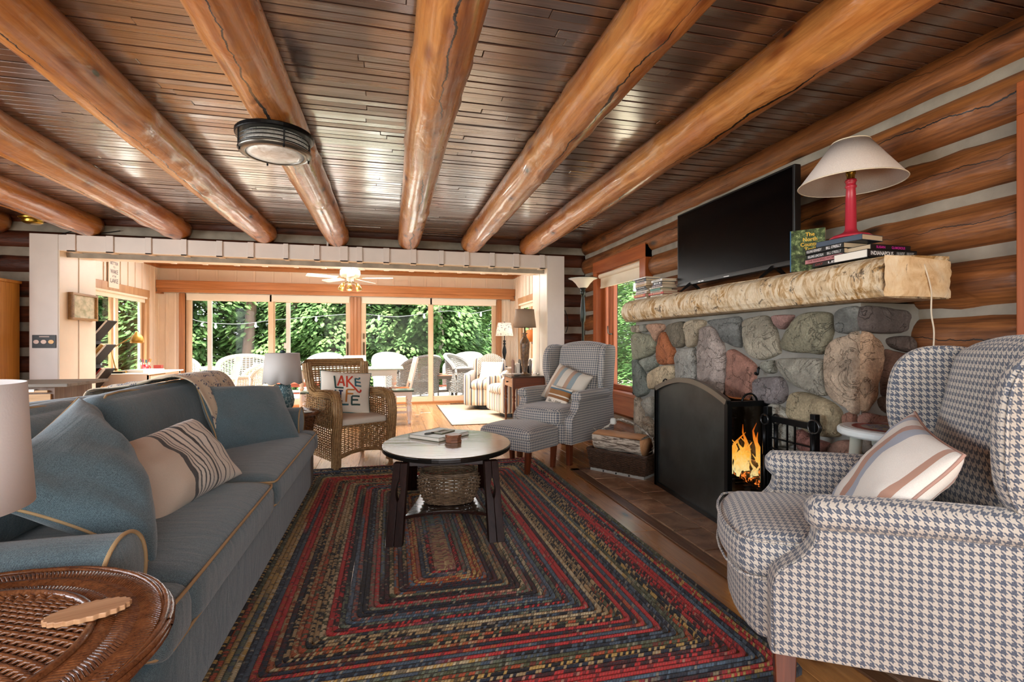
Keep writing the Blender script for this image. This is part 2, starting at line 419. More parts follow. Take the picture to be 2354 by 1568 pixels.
# ceiling: narrow dark boards across, log beams along
ceiling = structure('ceiling')
MB().box(-4.7, 2.9, -1.7, 6.75, 2.585, 2.68).build('roof_deck', flat('dark_deck', '#120a07'), ceiling)
y = 1.0; ch = .0595
while y < 6.60:
    cuts = [-4.65] + sorted([rnd.uniform(-3.2, -1.0), rnd.uniform(-.2, 1.9)]) + [2.85]
    for a, b in zip(cuts[:-1], cuts[1:]):
        o = MB().box(-(b - a) / 2 + .0008, (b - a) / 2 - .0008, -ch / 2 + .0022, ch / 2 - .0022, 0, .022).build('plank', M_ceil, ceiling, bevel=.002, seg=1)
        o.location = ((a + b) / 2, y + ch / 2, 2.56 + rnd.uniform(-.003, .003)); o.rotation_euler = (rnd.uniform(-.025, .025), 0, 0)
    y += ch
def log_mesh(length, ra, rb, seed, axis='y', nseg=90, nr=28, taper=0.0, bumpy=1.0):
    """irregular round log centred on the origin; ra across, rb up"""
    mb = MB(); kn = [(rnd.uniform(0, 1), rnd.uniform(0, 2 * pi), rnd.uniform(.4, 1)) for _ in range(int(length * 5))]
    def fn(u, v):
        a = v * 2 * pi; s = (u - .5) * length
        k = 1 + .030 * nz((s * .9, math.cos(a), math.sin(a)), 1.1, seed) + .02 * nz((s * 3, math.cos(a) * 2, math.sin(a) * 2), 1.0, seed + 3) * bumpy + taper * (u - .5)
        for ku, ka, kh in kn:
            d2 = ((u - ku) * length / .075) ** 2 + ((math.atan2(math.sin(a - ka), math.cos(a - ka))) * ra / .05) ** 2
            if d2 < 6: k += .12 * kh * math.exp(-d2) * bumpy
        off = .010 * nz((s * .5, 1, 2), 1.0, seed + 9)
        p = (ra * k * math.cos(a) + off, s, rb * k * math.sin(a) + off)
        return p if axis == 'y' else (p[1], p[0], p[2])
    mb.grid(fn, nseg, nr, cv=True)
    n0 = len(mb.v) - nseg * nr
    mb.f.append(tuple(n0 + k for k in range(nr))); mb.f.append(tuple(n0 + (nseg - 1) * nr + k for k in range(nr))[::-1])
    return mb
for k, bx in enumerate((-4.15, -3.28, -2.40, -1.48, -.64, .235, 1.05, 1.845)):
    o = log_mesh(8.3, .137, .132, 20 + k * 3, nseg=150, taper=.04).build('log_beam', M_beam, ceiling, smooth=True)
    o.location = (bx, 2.45, 2.487)
MB().box(1.3, 1.62, 6.42, 6.5, 2.545, 2.56).box(-1.75, -1.35, 6.42, 6.5, 2.545, 2.56).build('ceiling_vent', flat('vent_brown', '#6a4020', .4, .5), ceiling)

def chink(mb, axis, p0, p1, at, z0, z1, seed):
    """slightly wavy mortar strip facing the room"""
    def fn(u, v):
        s = p0 + (p1 - p0) * u; z = z0 + (z1 - z0) * v
        d = at + .008 * nz((s * 3, z * 20, 0), 1, seed) + .012 * math.cos((v - .5) * pi) * -1
        return (d, s, z) if axis == 'y' else (s, d, z)
    mb.grid(fn, max(4, int(abs(p1 - p0) * 12)), 5)
# right wall: full logs with mortar between; the window interrupts them
wall_right = structure('wall_right')
MB().box(2.80, 2.9, -1.7, 4.76, 0, 2.6).box(2.80, 2.9, 6.05, 6.75, 0, 2.6).box(2.80, 2.9, 4.76, 6.05, 0, .45).box(2.80, 2.9, 4.76, 6.05, 2.06, 2.6).build('log_backing', flat('dark_backing', '#2a2018', .9), wall_right)
for k in range(10):
    zc = 2.50 - .265 * k; seed = 100 + k * 7
    if zc > 2.1: segs = [(-1.6, 6.62)]
    elif zc > 1.45: segs = [(-1.6, .35), (1.56, 4.74), (6.10, 6.62)]
    else: segs = [(-1.6, .35), (1.56, 2.06)] + ([(4.37, 6.62)] if zc < .45 else [(4.37, 4.74), (6.10, 6.62)])
    for a, b in segs:
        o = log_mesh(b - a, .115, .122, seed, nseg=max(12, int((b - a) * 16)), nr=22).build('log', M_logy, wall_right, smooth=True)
        o.location = (2.735, (a + b) / 2, zc)
        seed += 1
        if k < 9:
            c = MB(); chink(c, 'y', a, b, 2.685, zc - .185, zc - .08, seed); c.build('chinking', M_chink, wall_right, smooth=True)
# door casing at the near end of the right wall
d1 = structure('door_1')
MB().box(2.585, 2.80, 1.40, 1.56, 0, 2.12).box(2.585, 2.80, .35, .51, 0, 2.12).build('door_casing', M_redwood, d1, bevel=.004)
MB().box(2.585, 2.80, .35, 1.56, 2.12, 2.26).build('head_casing', M_redwoody, d1, bevel=.004)
MB().box(2.72, 2.76, .51, 1.40, 0, 2.12).build('door_panel', M_redwood, d1)
# right wall window
w1 = structure('window_1')
y0, y1, z0, z1 = 4.90, 6.05, .44, 2.08
MB().box(2.60, 2.81, y0 - .13, y0, z0, z1 + .12).build('side_casing', M_redwood, w1, bevel=.004)
MB().box(2.60, 2.81, y1, y1 + .11, z0, z1 + .12).build('side_casing', M_redwood, w1, bevel=.004)
MB().box(2.595, 2.81, y0 - .13, y1 + .11, z1 - .02, z1 + .13).build('head_casing', M_redwoody, w1, bevel=.004)
MB().box(2.57, 2.82, y0 - .16, y1 + .13, .55, .59).build('window_sill', M_redwoody, w1, bevel=.005)
MB().box(2.60, 2.81, y0 - .13, y1 + .11, .33, .55).build('apron_board', M_redwoody, w1, bevel=.004)
for a, b in ((y1 - .30, y1 - .24), (y1 - .2, y1 - .14), (y1 - .06, y1), (y0, y0 + .05)):
    MB().box(2.70, 2.75, a, b, .59, z1).build('sash_stile', M_redwood, w1, bevel=.006)
MB().box(2.70, 2.75, y0, y1, .59, .65).build('sash_rail', M_redwoody, w1, bevel=.006)
MB().box(2.725, 2.731, y0, y1, .62, z1).build('glass_pane', glass(), w1)
MB().box(2.66, 2.69, y1 - .285, y1 - .255, 1.26, 1.28).tube([(2.665, y1 - .27, 1.27), (2.64, y1 - .27, 1.28), (2.635, y1 - .27, 1.37)], .008).build('window_latch', flat('pewter', '#6e6a62', .35, .9), w1, smooth=True)
bl = MB(); bl.lathe([(.03, 0), (.03, y1 - y0 - .02)], 16, M=Matrix.Translation((2.65, y0 + .01, z1 - .06)) @ Matrix.Rotation(-pi / 2, 4, 'X'))
bl.box(2.655, 2.66, y0 + .01, y1 - .01, z1 - .20, z1 - .06).box(2.648, 2.668, y0 + .01, y1 - .01, z1 - .215, z1 - .195)
bl.build('roller_blind', flat('cream_blind', '#e9dfc9', .8, var=.02), w1)

# back wall of logs around the wide white opening into the sunroom
wall_back = structure('wall_back')
MB().box(-4.9, -3.8, 6.78, 6.9, 0, 2.6).box(2.32, 2.9, 6.78, 6.9, 0, 2.6).box(-3.8, 2.32, 6.78, 6.9, 2.36, 2.6).build('log_backing', flat('dark_backing', '#2a2018', .9), wall_back)
for k in range(10):
    zc = 2.59 - .278 * k - .0
    for a, b in ([(-4.75, 2.75)] if k == 0 else [(-4.75, -3.80), (2.32, 2.68)]) if k != 1 else [(-4.75, 2.68)]:
        ry = .125 if k != 1 else .11
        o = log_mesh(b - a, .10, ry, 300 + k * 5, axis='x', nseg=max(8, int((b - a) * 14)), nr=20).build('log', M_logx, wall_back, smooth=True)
        o.location = ((a + b) / 2, 6.735, zc)
        if k < 9:
            c = MB(); chink(c, 'x', a, b, 6.665, zc - .19, zc - .09, 310 + k); c.build('chinking', M_chink, wall_back, smooth=True)
# unseen walls behind and left of the camera (keep the daylight in)
wf = structure('wall_front')
M_unseen = wood('unseen_log_wall', '#9c6236', '#5c2f14', 0, .6)
MB().box(-4.8, 2.9, -1.8, -1.7, 0, .75).box(-4.8, 2.9, -1.8, -1.7, 2.35, 2.6).box(-4.8, -2.6, -1.8, -1.7, .75, 2.35).box(1.8, 2.9, -1.8, -1.7, .75, 2.35).build('log_wall_face', M_unseen, wf)
wlft = structure('wall_left')
MB().box(-4.8, -4.7, -1.8, .8, 0, 2.6).box(-4.8, -4.7, 4.4, 6.9, 0, 2.6).box(-4.8, -4.7, .8, 4.4, 0, .7).box(-4.8, -4.7, .8, 4.4, 2.3, 2.6).build('log_wall_face', M_unseen, wlft)

# white opening: casing posts, header with battens, reveals
hd = structure('trim_1')
HB, HT, HY0, HY1 = 2.183, 2.355, 6.54, 7.24
MB().box(-3.555, 2.095, HY0, HY1, HB, HT).build('header_board', M_white2, hd, bevel=.003)
MB().box(-3.82, -3.555, HY0 - .004, HY1, 0, HT).build('casing_post', M_white2, hd, bevel=.003)
MB().box(2.095, 2.335, HY0 - .004, HY1, 0, HT).build('casing_post', M_white2, hd, bevel=.003)
for a, b in ((155, 175), (245, 262), (335, 349), (417, 430), (498, 512), (570, 584), (652, 662), (722, 735), (782, 800), (820, 833), (881, 895), (944, 957), (1009, 1020), (1067, 1078), (1126, 1137), (1180, 1193), (1240, 1252)):
    xa, xb = on_y(a, 575, HY0).x, on_y(b, 575, HY0).x
    if xb - xa < .055: xb = xa + .055
    MB().box(xa, xb, HY0 - .018, HY0, HB - .015, HT + .004).build('batten', M_white2, hd, bevel=.002, seg=1)
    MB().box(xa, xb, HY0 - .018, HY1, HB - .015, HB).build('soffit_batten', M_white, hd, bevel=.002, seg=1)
MB().box(-3.555, 2.095, HY0 + .004, HY1, HB - .006, HB).build('soffit_board', M_white, hd)  # soffit and its battens in a brighter white, standing in for bounced light
for sx, xx in ((1, -3.555), (-1, 2.095)):
    for ya, yb in ((6.54, 6.88), (6.90, 7.24)):
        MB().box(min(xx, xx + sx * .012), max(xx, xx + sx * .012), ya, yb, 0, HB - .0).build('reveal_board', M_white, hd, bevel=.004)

# ---------------------------------------------------------------- sunroom shell
YD = 9.8
wsl = structure('wall_sunroom_left'); wsr = structure('wall_sunroom_right'); wsb = structure('wall_sunroom_back')
def board_wall(mb_fn, parent, a0, a1, z0, z1, step=.22):
    """boards with thin recessed joints and battens; mb_fn(a0,a1,z0,z1,proud) -> MB"""
    a = a0
    while a < a1 - .02:
        b = min(a + step, a1); mb_fn(a + .002, b - .002, z0, z1, 0).build('board', M_white, parent, bevel=.003, seg=1)
        if b < a1: mb_fn(b - .02, b + .02, z0, z1, .012).build('batten', M_white, parent, bevel=.002, seg=1)
        a = b
XL, XR = -3.85, 2.41
fl = lambda a, b, c, d, p: MB().box(XL - .05, XL + p + .002, a, b, c, d)
fr_ = lambda a, b, c, d, p: MB().box(XR - p - .002, XR + .05, a, b, c, d)
board_wall(fl, wsl, 7.24, 7.62, 0, 2.5); board_wall(fl, wsl, 7.62, 9.28, 1.90, 2.5); board_wall(fl, wsl, 7.62, 9.28, 0, .72); board_wall(fl, wsl, 9.28, YD, 0, 2.5, .15)
board_wall(fr_, wsr, 7.24, 8.15, 0, 2.5); board_wall(fr_, wsr, 8.15, 9.25, 1.90, 2.5); board_wall(fr_, wsr, 8.15, 9.25, 0, .75); board_wall(fr_, wsr, 9.25, YD, 0, 2.5, .15)
MB().box(XL - .10, XL - .05, 7.1, 7.62, 0, 2.5).box(XL - .10, XL - .05, 9.28, 9.95, 0, 2.5).box(XL - .10, XL - .05, 7.6, 9.3, 0, .72).box(XL - .10, XL - .05, 7.6, 9.3, 1.9, 2.5).build('sheathing', M_white2, wsl)
MB().box(XR + .05, XR + .10, 7.1, 8.15, 0, 2.5).box(XR + .05, XR + .10, 9.25, 9.95, 0, 2.5).box(XR + .05, XR + .10, 8.1, 9.3, 0, .75).box(XR + .05, XR + .10, 8.1, 9.3, 1.9, 2.5).build('sheathing', M_white2, wsr)
bk = lambda a, b, c, d, p: MB().box(a, b, YD - .06 - p, YD + .08, c, d)
board_wall(bk, wsb, XL, XR, 2.02, 2.5, .30); board_wall(bk, wsb, XL, -3.46, 0, 2.02, .13); board_wall(bk, wsb, 2.13, XR, 0, 2.02, .09)
MB().box(-3.85, 2.41, 7.24, 7.30, 2.36, 2.52).build('lintel_board', M_white, wsb)
# sunroom ceiling boards and cedar trims
csr = structure('ceiling_sunroom')
x = -3.9
while x < 2.45:
    MB().box(x + .001, x + .139, 7.24, 9.85, 2.50, 2.52).build('board', wood('sunroom_ceiling_wood', '#c98d52', '#9a612e', 1, .4, var=.08), csr); x += .14
MB().box(-4.0, 2.5, 7.1, 9.95, 2.52, 2.6).build('roof_deck', flat('dark_deck', '#120a07'), csr)
t2 = structure('trim_2')
MB().box(XL, XR, YD - .10, YD - .06, 2.44, 2.50).build('crown_board', M_cedar, t2, bevel=.004)
MB().box(XL, XL + .035, 7.24, YD - .1, 2.44, 2.50).build('crown_board', M_cedarv, t2, bevel=.004)
MB().box(XR - .035, XR, 7.24, YD - .1, 2.44, 2.50).build('crown_board', M_cedarv, t2, bevel=.004)
t3 = structure('trim_3')
MB().box(-3.83, 2.40, YD - .21, YD - .17, 2.09, 2.225).box(-3.83, 2.40, YD - .17, YD - .06, 2.205, 2.225).build('valance_board', M_cedar, t3, bevel=.004)
MB().box(-3.83, 2.38, YD - .185, YD - .16, 2.025, 2.09).build('valance_lip', M_cedar, t3, bevel=.004)
for xx in (-3.84, 2.33):
    MB().box(xx, xx + .07, YD - .2, YD - .06, 2.0, 2.03).build('valance_bracket', M_cedarv, t3)
t4 = structure('trim_4')
for a, b in ((-3.53, -3.44), (2.06, 2.15)):
    MB().box(a, b, YD - .10, YD + .02, 0, 2.02).build('door_casing', M_cedarv, t4, bevel=.004)
MB().box(-.72, -.655, YD - .09, YD + .05, 0, 2.02).box(-.655, -.60, YD - .10, YD + .05, 0, 2.02).box(-.60, -.53, YD - .09, YD + .05, 0, 2.02).build('centre_post', M_cedarv, t4, bevel=.006)
M_frame = flat('beige_vinyl', '#dcc6a8', .4, var=.02)
def slider(name, xa, xb, hs):
    d = structure(name); mid = (xa + xb) / 2
    MB().box(xa, xb, YD - .08, YD + .06, 0, .035).build('door_track', M_cedar, d, bevel=.003)
    MB().box(xa, xb, YD - .05, YD + .05, 1.98, 2.03).build('head_frame', M_frame, d)
    for k, (a, b, yy) in enumerate(((xa, mid + .035, YD - .02), (mid - .035, xb, YD + .03))):
        p = MB(); w = .085
        p.box(a, a + w, yy - .02, yy + .02, .035, 1.98).box(b - w, b, yy - .02, yy + .02, .035, 1.98)
        p.box(a + w, b - w, yy - .02, yy + .02, .035, .13).box(a + w, b - w, yy - .02, yy + .02, 1.90, 1.98)
        s = p.build('door_sash', M_frame, d, bevel=.004)
        MB().box(a + w, b - w, yy - .003, yy + .003, .13, 1.90).build('glass_pane', glass(), s)
        r = MB(); r.box(a + .02, b - .02, YD - .075, YD - .06, 1.915, 2.02).box(a + .02, b - .02, YD - .08, YD - .055, 1.905, 1.925)
        r.build('roller_blind', flat('white_blind', '#f1ece2', .8, var=.01), d)
    hx = xb - .05 if hs > 0 else xa + .05
    h = MB(); h.tube([(hx, YD - .04, .87), (hx, YD - .09, .88), (hx, YD - .09, 1.14), (hx, YD - .04, 1.15)], .011, 8); h.box(hx - .016, hx + .016, YD - .055, YD - .04, .84, 1.18)
    h.box(hx - .014, hx + .014, YD - .07, YD - .04, 1.24, 1.34)
    h.build('pull_handle', flat('bronze_handle', '#5d4a33', .4, .8), d, smooth=False, bevel=.003)
    return d
dl = slider('door_2', -3.44, -.72, 1); dr = slider('door_3', -.53, 2.06, -1)
for u in (483, 663):
    c = on_y(u, 780, 9.95).x; MB().box(c - .035, c + .035, 9.92, 9.97, .02, 1.99).build('screen_stile', flat('white_aluminium', '#eef0ee', .4, var=.01), dl, bevel=.004)
c = on_y(658, 795, 9.9).x; MB().box(c - .04, c + .02, 9.90, 9.92, 1.06, 1.16).build('screen_latch', flat('white_aluminium', '#eef0ee', .4, var=.01), dl)
# sunroom side windows
def side_window(name, X, s, ya, yb, za, zb, mat):
    w = structure(name); bx = lambda a, b, c, d, e, f: (MB().box(X + s * a if s > 0 else X - b, X + s * b if s > 0 else X - a, c, d, e, f))
    bx(-.09, .018, ya - .1, yb + .1, zb, zb + .12).build('head_casing', mat, w, bevel=.004)
    bx(-.09, .015, ya - .09, ya, za, zb).build('side_casing', mat, w, bevel=.004)
    bx(-.09, .015, yb, yb + .09, za, zb).build('side_casing', mat, w, bevel=.004)
    bx(-.09, .05, ya - .1, yb + .1, za - .04, za).build('window_sill', mat, w, bevel=.004)
    m = (ya + yb) / 2
    for a, b in ((ya, ya + .06), (m - .09, m - .03), (m + .03, m + .1), (yb - .06, yb)):
        bx(-.09, -.05, a, b, za, zb).build('sash_stile', M_frame if a > m + .01 else mat, w, bevel=.004)
    bx(-.075, -.07, ya, yb, za, zb).build('glass_pane', glass(), w)
    b = bx(-.02, -.005, ya + .01, yb - .01, zb - .09, zb); b.box(*( (X - .005, X + .03) if s > 0 else (X - .03, X + .005)), ya + .01, yb - .01, zb - .03, zb + .0)
    b.build('roller_blind', flat('cream_blind', '#e9dfc9', .8, var=.02), w)
    return w
side_window('window_2', XL, 1, 7.62, 9.28, .72, 1.90, wood('pale_window_wood', '#c9a277', '#a3774c', 2, .45, var=.03))
side_window('window_3', XR, -1, 8.15, 9.25, .75, 1.90, wood('pale_window_wood', '#c9a277', '#a3774c', 2, .45, var=.03))

# ---------------------------------------------------------------- hearth
hearth = structure('hearth')
MB().box(1.665, 2.72, .9, 4.23, .0005, .006).build('mortar_bed', flat('tile_grout', '#ab9a80', .9, bumpy=.3), hearth)
M_tile = NT('hearth_tile'); v_ = M_tile.coord((1, 1, 1)); n_ = M_tile.noise(v_, 7, 5, .6, .6); n2_ = M_tile.noise(v_, 60, 3)
oi_ = M_tile.n('ObjectInfo'); hv_ = M_tile.n('HueSaturation', _Color=M_tile.ramp(n_, [(.25, '#5c4434'), (.5, '#947258'), (.75, '#bb9e80')]), _Value=M_tile.math('MULTIPLY_ADD', oi_.outputs['Random'], .5, .75))
M_tile.set(Base_Color=M_tile.mix(M_tile.ramp(n2_, [(.62, 0.0), (.7, .6)]), hv_.outputs[0], (.05, .035, .025, 1)), Roughness=.38); M_tile.bump(M_tile.mix(.5, n_, n2_), .25, .006)
tw, tl = .205, .30
for cx in range(5):
    xa = 1.67 + cx * tw; y = 4.22 - (tl / 2 if cx % 2 else 0)
    if cx % 2:
        MB().box(-tw / 2 + .004, tw / 2 - .004, -tl / 4 + .004, tl / 4 - .004, 0, .010).build('tile', M_tile.m, hearth, bevel=.003, loc=(xa + tw / 2, 4.22 - tl / 4, .004))
    while y > .9:
        MB().box(-tw / 2 + .004, tw / 2 - .004, -tl / 2 + .004, tl / 2 - .004, 0, .010).build('tile', M_tile.m, hearth, bevel=.003, loc=(xa + tw / 2, y - tl / 2, .004 + rnd.uniform(-.0008, .0008)))
        y -= tl
MB().box(1.592, 1.665, .9, 4.30, .0005, .012).build('hearth_trim', wood('hearth_border_wood', '#6b4a30', '#3d2616', 1, .4), hearth, bevel=.003)
MB().box(1.592, 2.7, 4.235, 4.30, .0005, .012).build('hearth_trim', wood('hearth_border_wood', '#6b4a30', '#3d2616', 1, .4), hearth, bevel=.003)

# ---------------------------------------------------------------- stone fireplace
fp = structure('fireplace')
M_mortar = flat('grey_mortar', '#85827a', .92, bumpy=.6, bs=35, var=.12)
FX, FY0, FY1, FZ = 2.30, 2.03, 4.40, 1.355
OY0, OY1, OZ0, OZ1 = 2.66, 3.66, .10, .80
mb = MB(); mb.box(FX, 2.86, FY0, OY0, 0, FZ).box(FX, 2.86, OY1, FY1, 0, FZ).box(FX, 2.86, OY0, OY1, OZ1, FZ).box(FX, 2.86, OY0, OY1, 0, OZ0)
mb.build('masonry', M_mortar, fp)
fb = MB(); fb.box(2.78, 2.80, OY0, OY1, OZ0, OZ1).box(FX + .05, 2.80, OY0, OY0 + .02, OZ0, OZ1).box(FX + .05, 2.80, OY1 - .02, OY1, OZ0, OZ1).box(FX + .05, 2.80, OY0, OY1, OZ0, OZ0 + .01).box(FX + .05, 2.8, OY0, OY1, OZ1 - .02, OZ1)
fb.build('firebox_lining', flat('sooty_firebrick', '#0d0b0a', .8, bumpy=.3), fp)
MB().box(FX - .02, FX + .03, OY0 - .03, OY0 + .03, .03, OZ1 + .04).box(FX - .02, FX + .03, OY1 - .03, OY1 + .03, .03, OZ1 + .04).box(FX - .02, FX + .03, OY0, OY1, OZ1 - .02, OZ1 + .04).build('firebox_frame', M_black, fp, bevel=.004)
def stone_mat(k, c):
    nm = 'fieldstone_%s' % c.strip('#')
    if nm in _mc: return _mc[nm]
    t = NT(nm); v = t.coord((1, 1, 1)); n1 = t.noise(v, 5, 6, .65, .6); n2 = t.noise(v, 90, 4, .6); n3 = t.noise(v, 14, 8, .75, 1.5)
    b = lin(c); b = tuple(min(1, x * 1.25) for x in b); dk = tuple(x * .36 for x in b); lt = tuple(min(1, x * 1.6 + .03) for x in b)
    col = t.ramp(n1, [(.25, dk), (.5, b), (.75, lt)]); col = t.mix(t.ramp(n2, [(.35, .55), (.6, 0.0)]), col, tuple(x * .45 for x in b) + (1,))
    col = t.mix(t.ramp(n3, [(.62, 0.0), (.72, .45)]), col, tuple(min(1, x * 1.5 + .05) for x in b) + (1,))
    t.set(Base_Color=col, Roughness=.85)
    crk = t.ramp(t.math('ABSOLUTE', t.math('SUBTRACT', t.noise(v, 5.5, 4, .6, .9), .5)), [(.0, 1.0), (.009, 0.0)]); col = t.mix(t.math('MULTIPLY', crk, .45), col, tuple(x * .25 for x in b) + (1,)); t.set(Base_Color=col)
    h = t.mix(.5, n1, n2); t.bump(t.math('SUBTRACT', t.mix(.45, h, n3), t.math('MULTIPLY', crk, .35)), .95, .03); _mc[nm] = t.m; return t.m
def stone(poly3, normal, col, thick=.05, nm='stone'):
    """rounded fieldstone from its outline (3D points on the masonry face)"""
    N = Vector(normal); P = [Vector(p) for p in poly3]; c = sum(P, Vector()) / len(P)
    up = Vector((0, 0, 1)); r = N.cross(up).normalized()
    loop = cubic2([((p - c).dot(r) * 1.02, (p - c).z * 1.02) for p in P], 4, True)
    # outward margin check: shrink for the joint
    mb = MB(); lv = [(1.0, -.01), (.985, .35 * thick), (.94, .72 * thick), (.84, .93 * thick), (.55, 1.04 * thick), (.22, 1.08 * thick)]
    n = len(loop); vs = []
    sd = rnd.uniform(0, 99)
    for k, (sc_, d) in enumerate(lv):
        for (a, z) in loop:
            L = math.hypot(a, z); sh = max(.0, L - (1 - sc_) * min(L, .12 if k < 4 else 9) * (1 if k >= 4 else 1))
            f = (sh / L if L > 1e-6 else 1) if k < 4 else sc_
            e = .016 * nz((a * f * 9, z * f * 9, sd), 1) + .008 * nz((a * f * 26, z * f * 26, sd), 1) if k > 1 else 0
            vs.append(r * (a * f) + up * (z * f) + N * (d + e * (1 if k > 2 else .5)))
    fs = [(k * n + i, k * n + (i + 1) % n, (k + 1) * n + (i + 1) % n, (k + 1) * n + i) for k in range(len(lv) - 1) for i in range(n)]
    fs.append(tuple((len(lv) - 1) * n + i for i in range(n)))
    mb.add(vs, fs); return mb.build(nm, stone_mat(0, col), fp, smooth=True, loc=tuple(c))
SF = 2.9425
def fpix(X, Y): return on_x(1300 + X / SF, 660 + Y / SF, FX)
front = [
 ('#9a8f7d', [(474, 264), (514, 264), (516, 304), (474, 306)]), ('#7f7f75', [(526, 258), (564, 256), (562, 300), (529, 302)]),
 ('#a9866f', [(572, 255), (665, 250), (674, 288), (642, 332), (630, 370), (600, 325)]),
 ('#8b8a75', [(472, 324), (560, 320), (605, 345), (622, 400), (600, 452), (540, 478), (476, 482)]),
 ('#a4623c', [(683, 305), (715, 350), (748, 430), (752, 512), (700, 522), (654, 518), (639, 440), (644, 370), (660, 320)]),
 ('#6f6757', [(706, 262), (745, 242), (818, 244), (823, 378), (768, 412), (735, 370), (704, 305)]),
 ('#ac9f88', [(837, 238), (956, 231), (915, 320), (888, 394), (838, 396)]),
 ('#80857a', [(522, 497), (630, 465), (641, 520), (572, 572), (547, 550)]),
 ('#6a7068', [(474, 494), (505, 502), (545, 580), (570, 640), (570, 708), (525, 738), (488, 718)]),
 ('#b3a284', [(577, 592), (640, 542), (700, 528), (745, 538), (760, 590), (758, 650), (680, 668), (610, 688), (580, 678)]),
 ('#94928a', [(771, 442), (850, 413), (888, 427), (893, 560), (895, 678), (850, 683), (792, 658), (770, 600)]),
 ('#9c8f87', [(950, 272), (1010, 270), (1052, 322), (1082, 410), (1097, 560), (1092, 680), (1073, 723), (1010, 718), (927, 678), (914, 560), (920, 400), (932, 312)]),
 ('#696b68', [(985, 232), (1090, 212), (1193, 208), (1198, 340), (1193, 408), (1122, 383), (1090, 365), (1062, 300)]),
 ('#a07464', [(1127, 427), (1165, 432), (1288, 522), (1296, 600), (1273, 743), (1230, 758), (1107, 728), (1114, 560), (1117, 470)]),
 ('#97907f', [(1227, 232), (1290, 203), (1373, 198), (1428, 272), (1462, 420), (1438, 458), (1330, 492), (1244, 430), (1226, 320)]),
 ('#8f6f68', [(1420, 197), (1520, 187), (1552, 202), (1486, 286), (1444, 250)]),
 ('#77735f', [(1494, 335), (1562, 232), (1640, 175), (1778, 173), (1817, 217), (1815, 320), (1758, 446), (1660, 445), (1530, 437), (1484, 398)]),
 ('#8a8a7e', [(1352, 512), (1420, 497), (1433, 560), (1428, 578), (1387, 580)]),
 ('#9b9789', [(1460, 504), (1490, 483), (1738, 487), (1753, 560), (1772, 730), (1620, 687), (1532, 637), (1493, 590)]),
 ('#77706f', [(1312, 622), (1400, 607), (1468, 612), (1507, 680), (1497, 758), (1440, 792), (1302, 768), (1295, 700)]),
 ('#a39577', [(1563, 714), (1650, 717), (1798, 772), (1876, 850), (1866, 958), (1848, 1012), (1700, 998), (1592, 928), (1523, 868), (1528, 760)]),
 ('#a5a294', [(1403, 795), (1500, 830), (1556, 900), (1576, 995), (1538, 1068), (1422, 1078), (1402, 1000)]),
 ('#95655a', [(1594, 962), (1700, 1022), (1796, 1060), (1768, 1108), (1700, 1118), (1602, 1092)]),
 ('#6c6e6a', [(1858, 170), (1995, 135), (1995, 292), (1862, 302)]),
 ('#b09c86', [(1800, 400), (1860, 347), (1930, 330), (1996, 336), (1996, 822), (1930, 818), (1824, 757), (1779, 640), (1778, 500)]),
 ('#86604f', [(1918, 858), (1972, 852), (1970, 960), (1922, 930)]),
 ('#a39480', [(488, 757), (520, 762), (535, 800), (538, 960), (520, 1010), (492, 1000)]),
 ('#8f8c80', [(542, 765), (600, 745), (604, 880), (566, 850), (540, 800)]),
 ('#9c8d78', [(548, 880), (600, 905), (604, 1010), (556, 1010)]),
 ('#9e968a', [(1606, 1120), (1790, 1128), (1780, 1240), (1620, 1230)]), ('#a07a68', [(1800, 1090), (1880, 1035), (1965, 1060), (1960, 1190), (1830, 1200)]),
 ('#8d887c', [(1410, 1095), (1580, 1100), (1590, 1220), (1430, 1240)]), ('#8b8577', [(1806, 1215), (1960, 1210), (1970, 1400), (1820, 1380)]),
 ('#8f8b80', [(1450, 1260), (1600, 1250), (1780, 1260), (1800, 1420), (1640, 1450), (1480, 1400)]),
]
for col, pl in front: stone([fpix(*p) for p in pl], (-1, 0, 0), col)
for (ya, yb, za, zb), col in {(4.30, 4.38, .03, .20): '#8a8578', (4.02, 4.27, .03, .16): '#9b8c76', (3.72, 3.98, .04, .20): '#7f7d74', (3.74, 3.95, .24, .48): '#94805f', (3.99, 4.2, .2, .31): '#8b7a68'}.items():
    stone([(FX, ya, za), (FX, yb, za), (FX, yb, zb), (FX, (ya + yb) / 2, zb + .01), (FX, ya, zb)], (-1, 0, 0), col)
def spix(X, Y): return on_y(1300 + X / SF, 660 + Y / SF, FY0)
side = [('#a88a6e', [(1994, 336), (2060, 337), (2108, 372), (2118, 440), (2102, 600), (2060, 735), (1994, 822)]),
 ('#5d5450', [(1995, 135), (2200, 150), (2290, 170), (2298, 250), (2250, 310), (1995, 292)]),
 ('#6b4f40', [(2145, 450), (2200, 432), (2330, 480), (2330, 640), (2200, 700), (2130, 720)]),
 ('#5b504a', [(2170, 350), (2280, 330), (2335, 360), (2330, 440), (2200, 410)]),
 ('#6f5a4a', [(2110, 760), (2210, 720), (2325, 690), (2330, 860), (2160, 850)]),
 ('#7d5a4c', [(2012, 850), (2140, 870), (2320, 880), (2310, 960), (2020, 950)]),
 ('#8a7d70', [(2012, 980), (2130, 985), (2150, 1120), (2012, 1120)]), ('#70645a', [(2170, 985), (2320, 985), (2325, 1150), (2180, 1150)])]
for col, pl in side: stone([spix(*p) for p in pl], (0, -1, 0), col, .04)
for ya, yb, za, zb, c in ((4.42, 0, .1, .5, '#8d8a7c'), (4.42, 0, .55, .9, '#857a68'), (4.42, 0, .95, 1.3, '#7b7c72')):
    stone([(2.34, 4.40, za), (2.34, 4.40, zb), (2.62, 4.40, zb - .03), (2.6, 4.40, za + .02)], (0, 1, 0), c, .03)
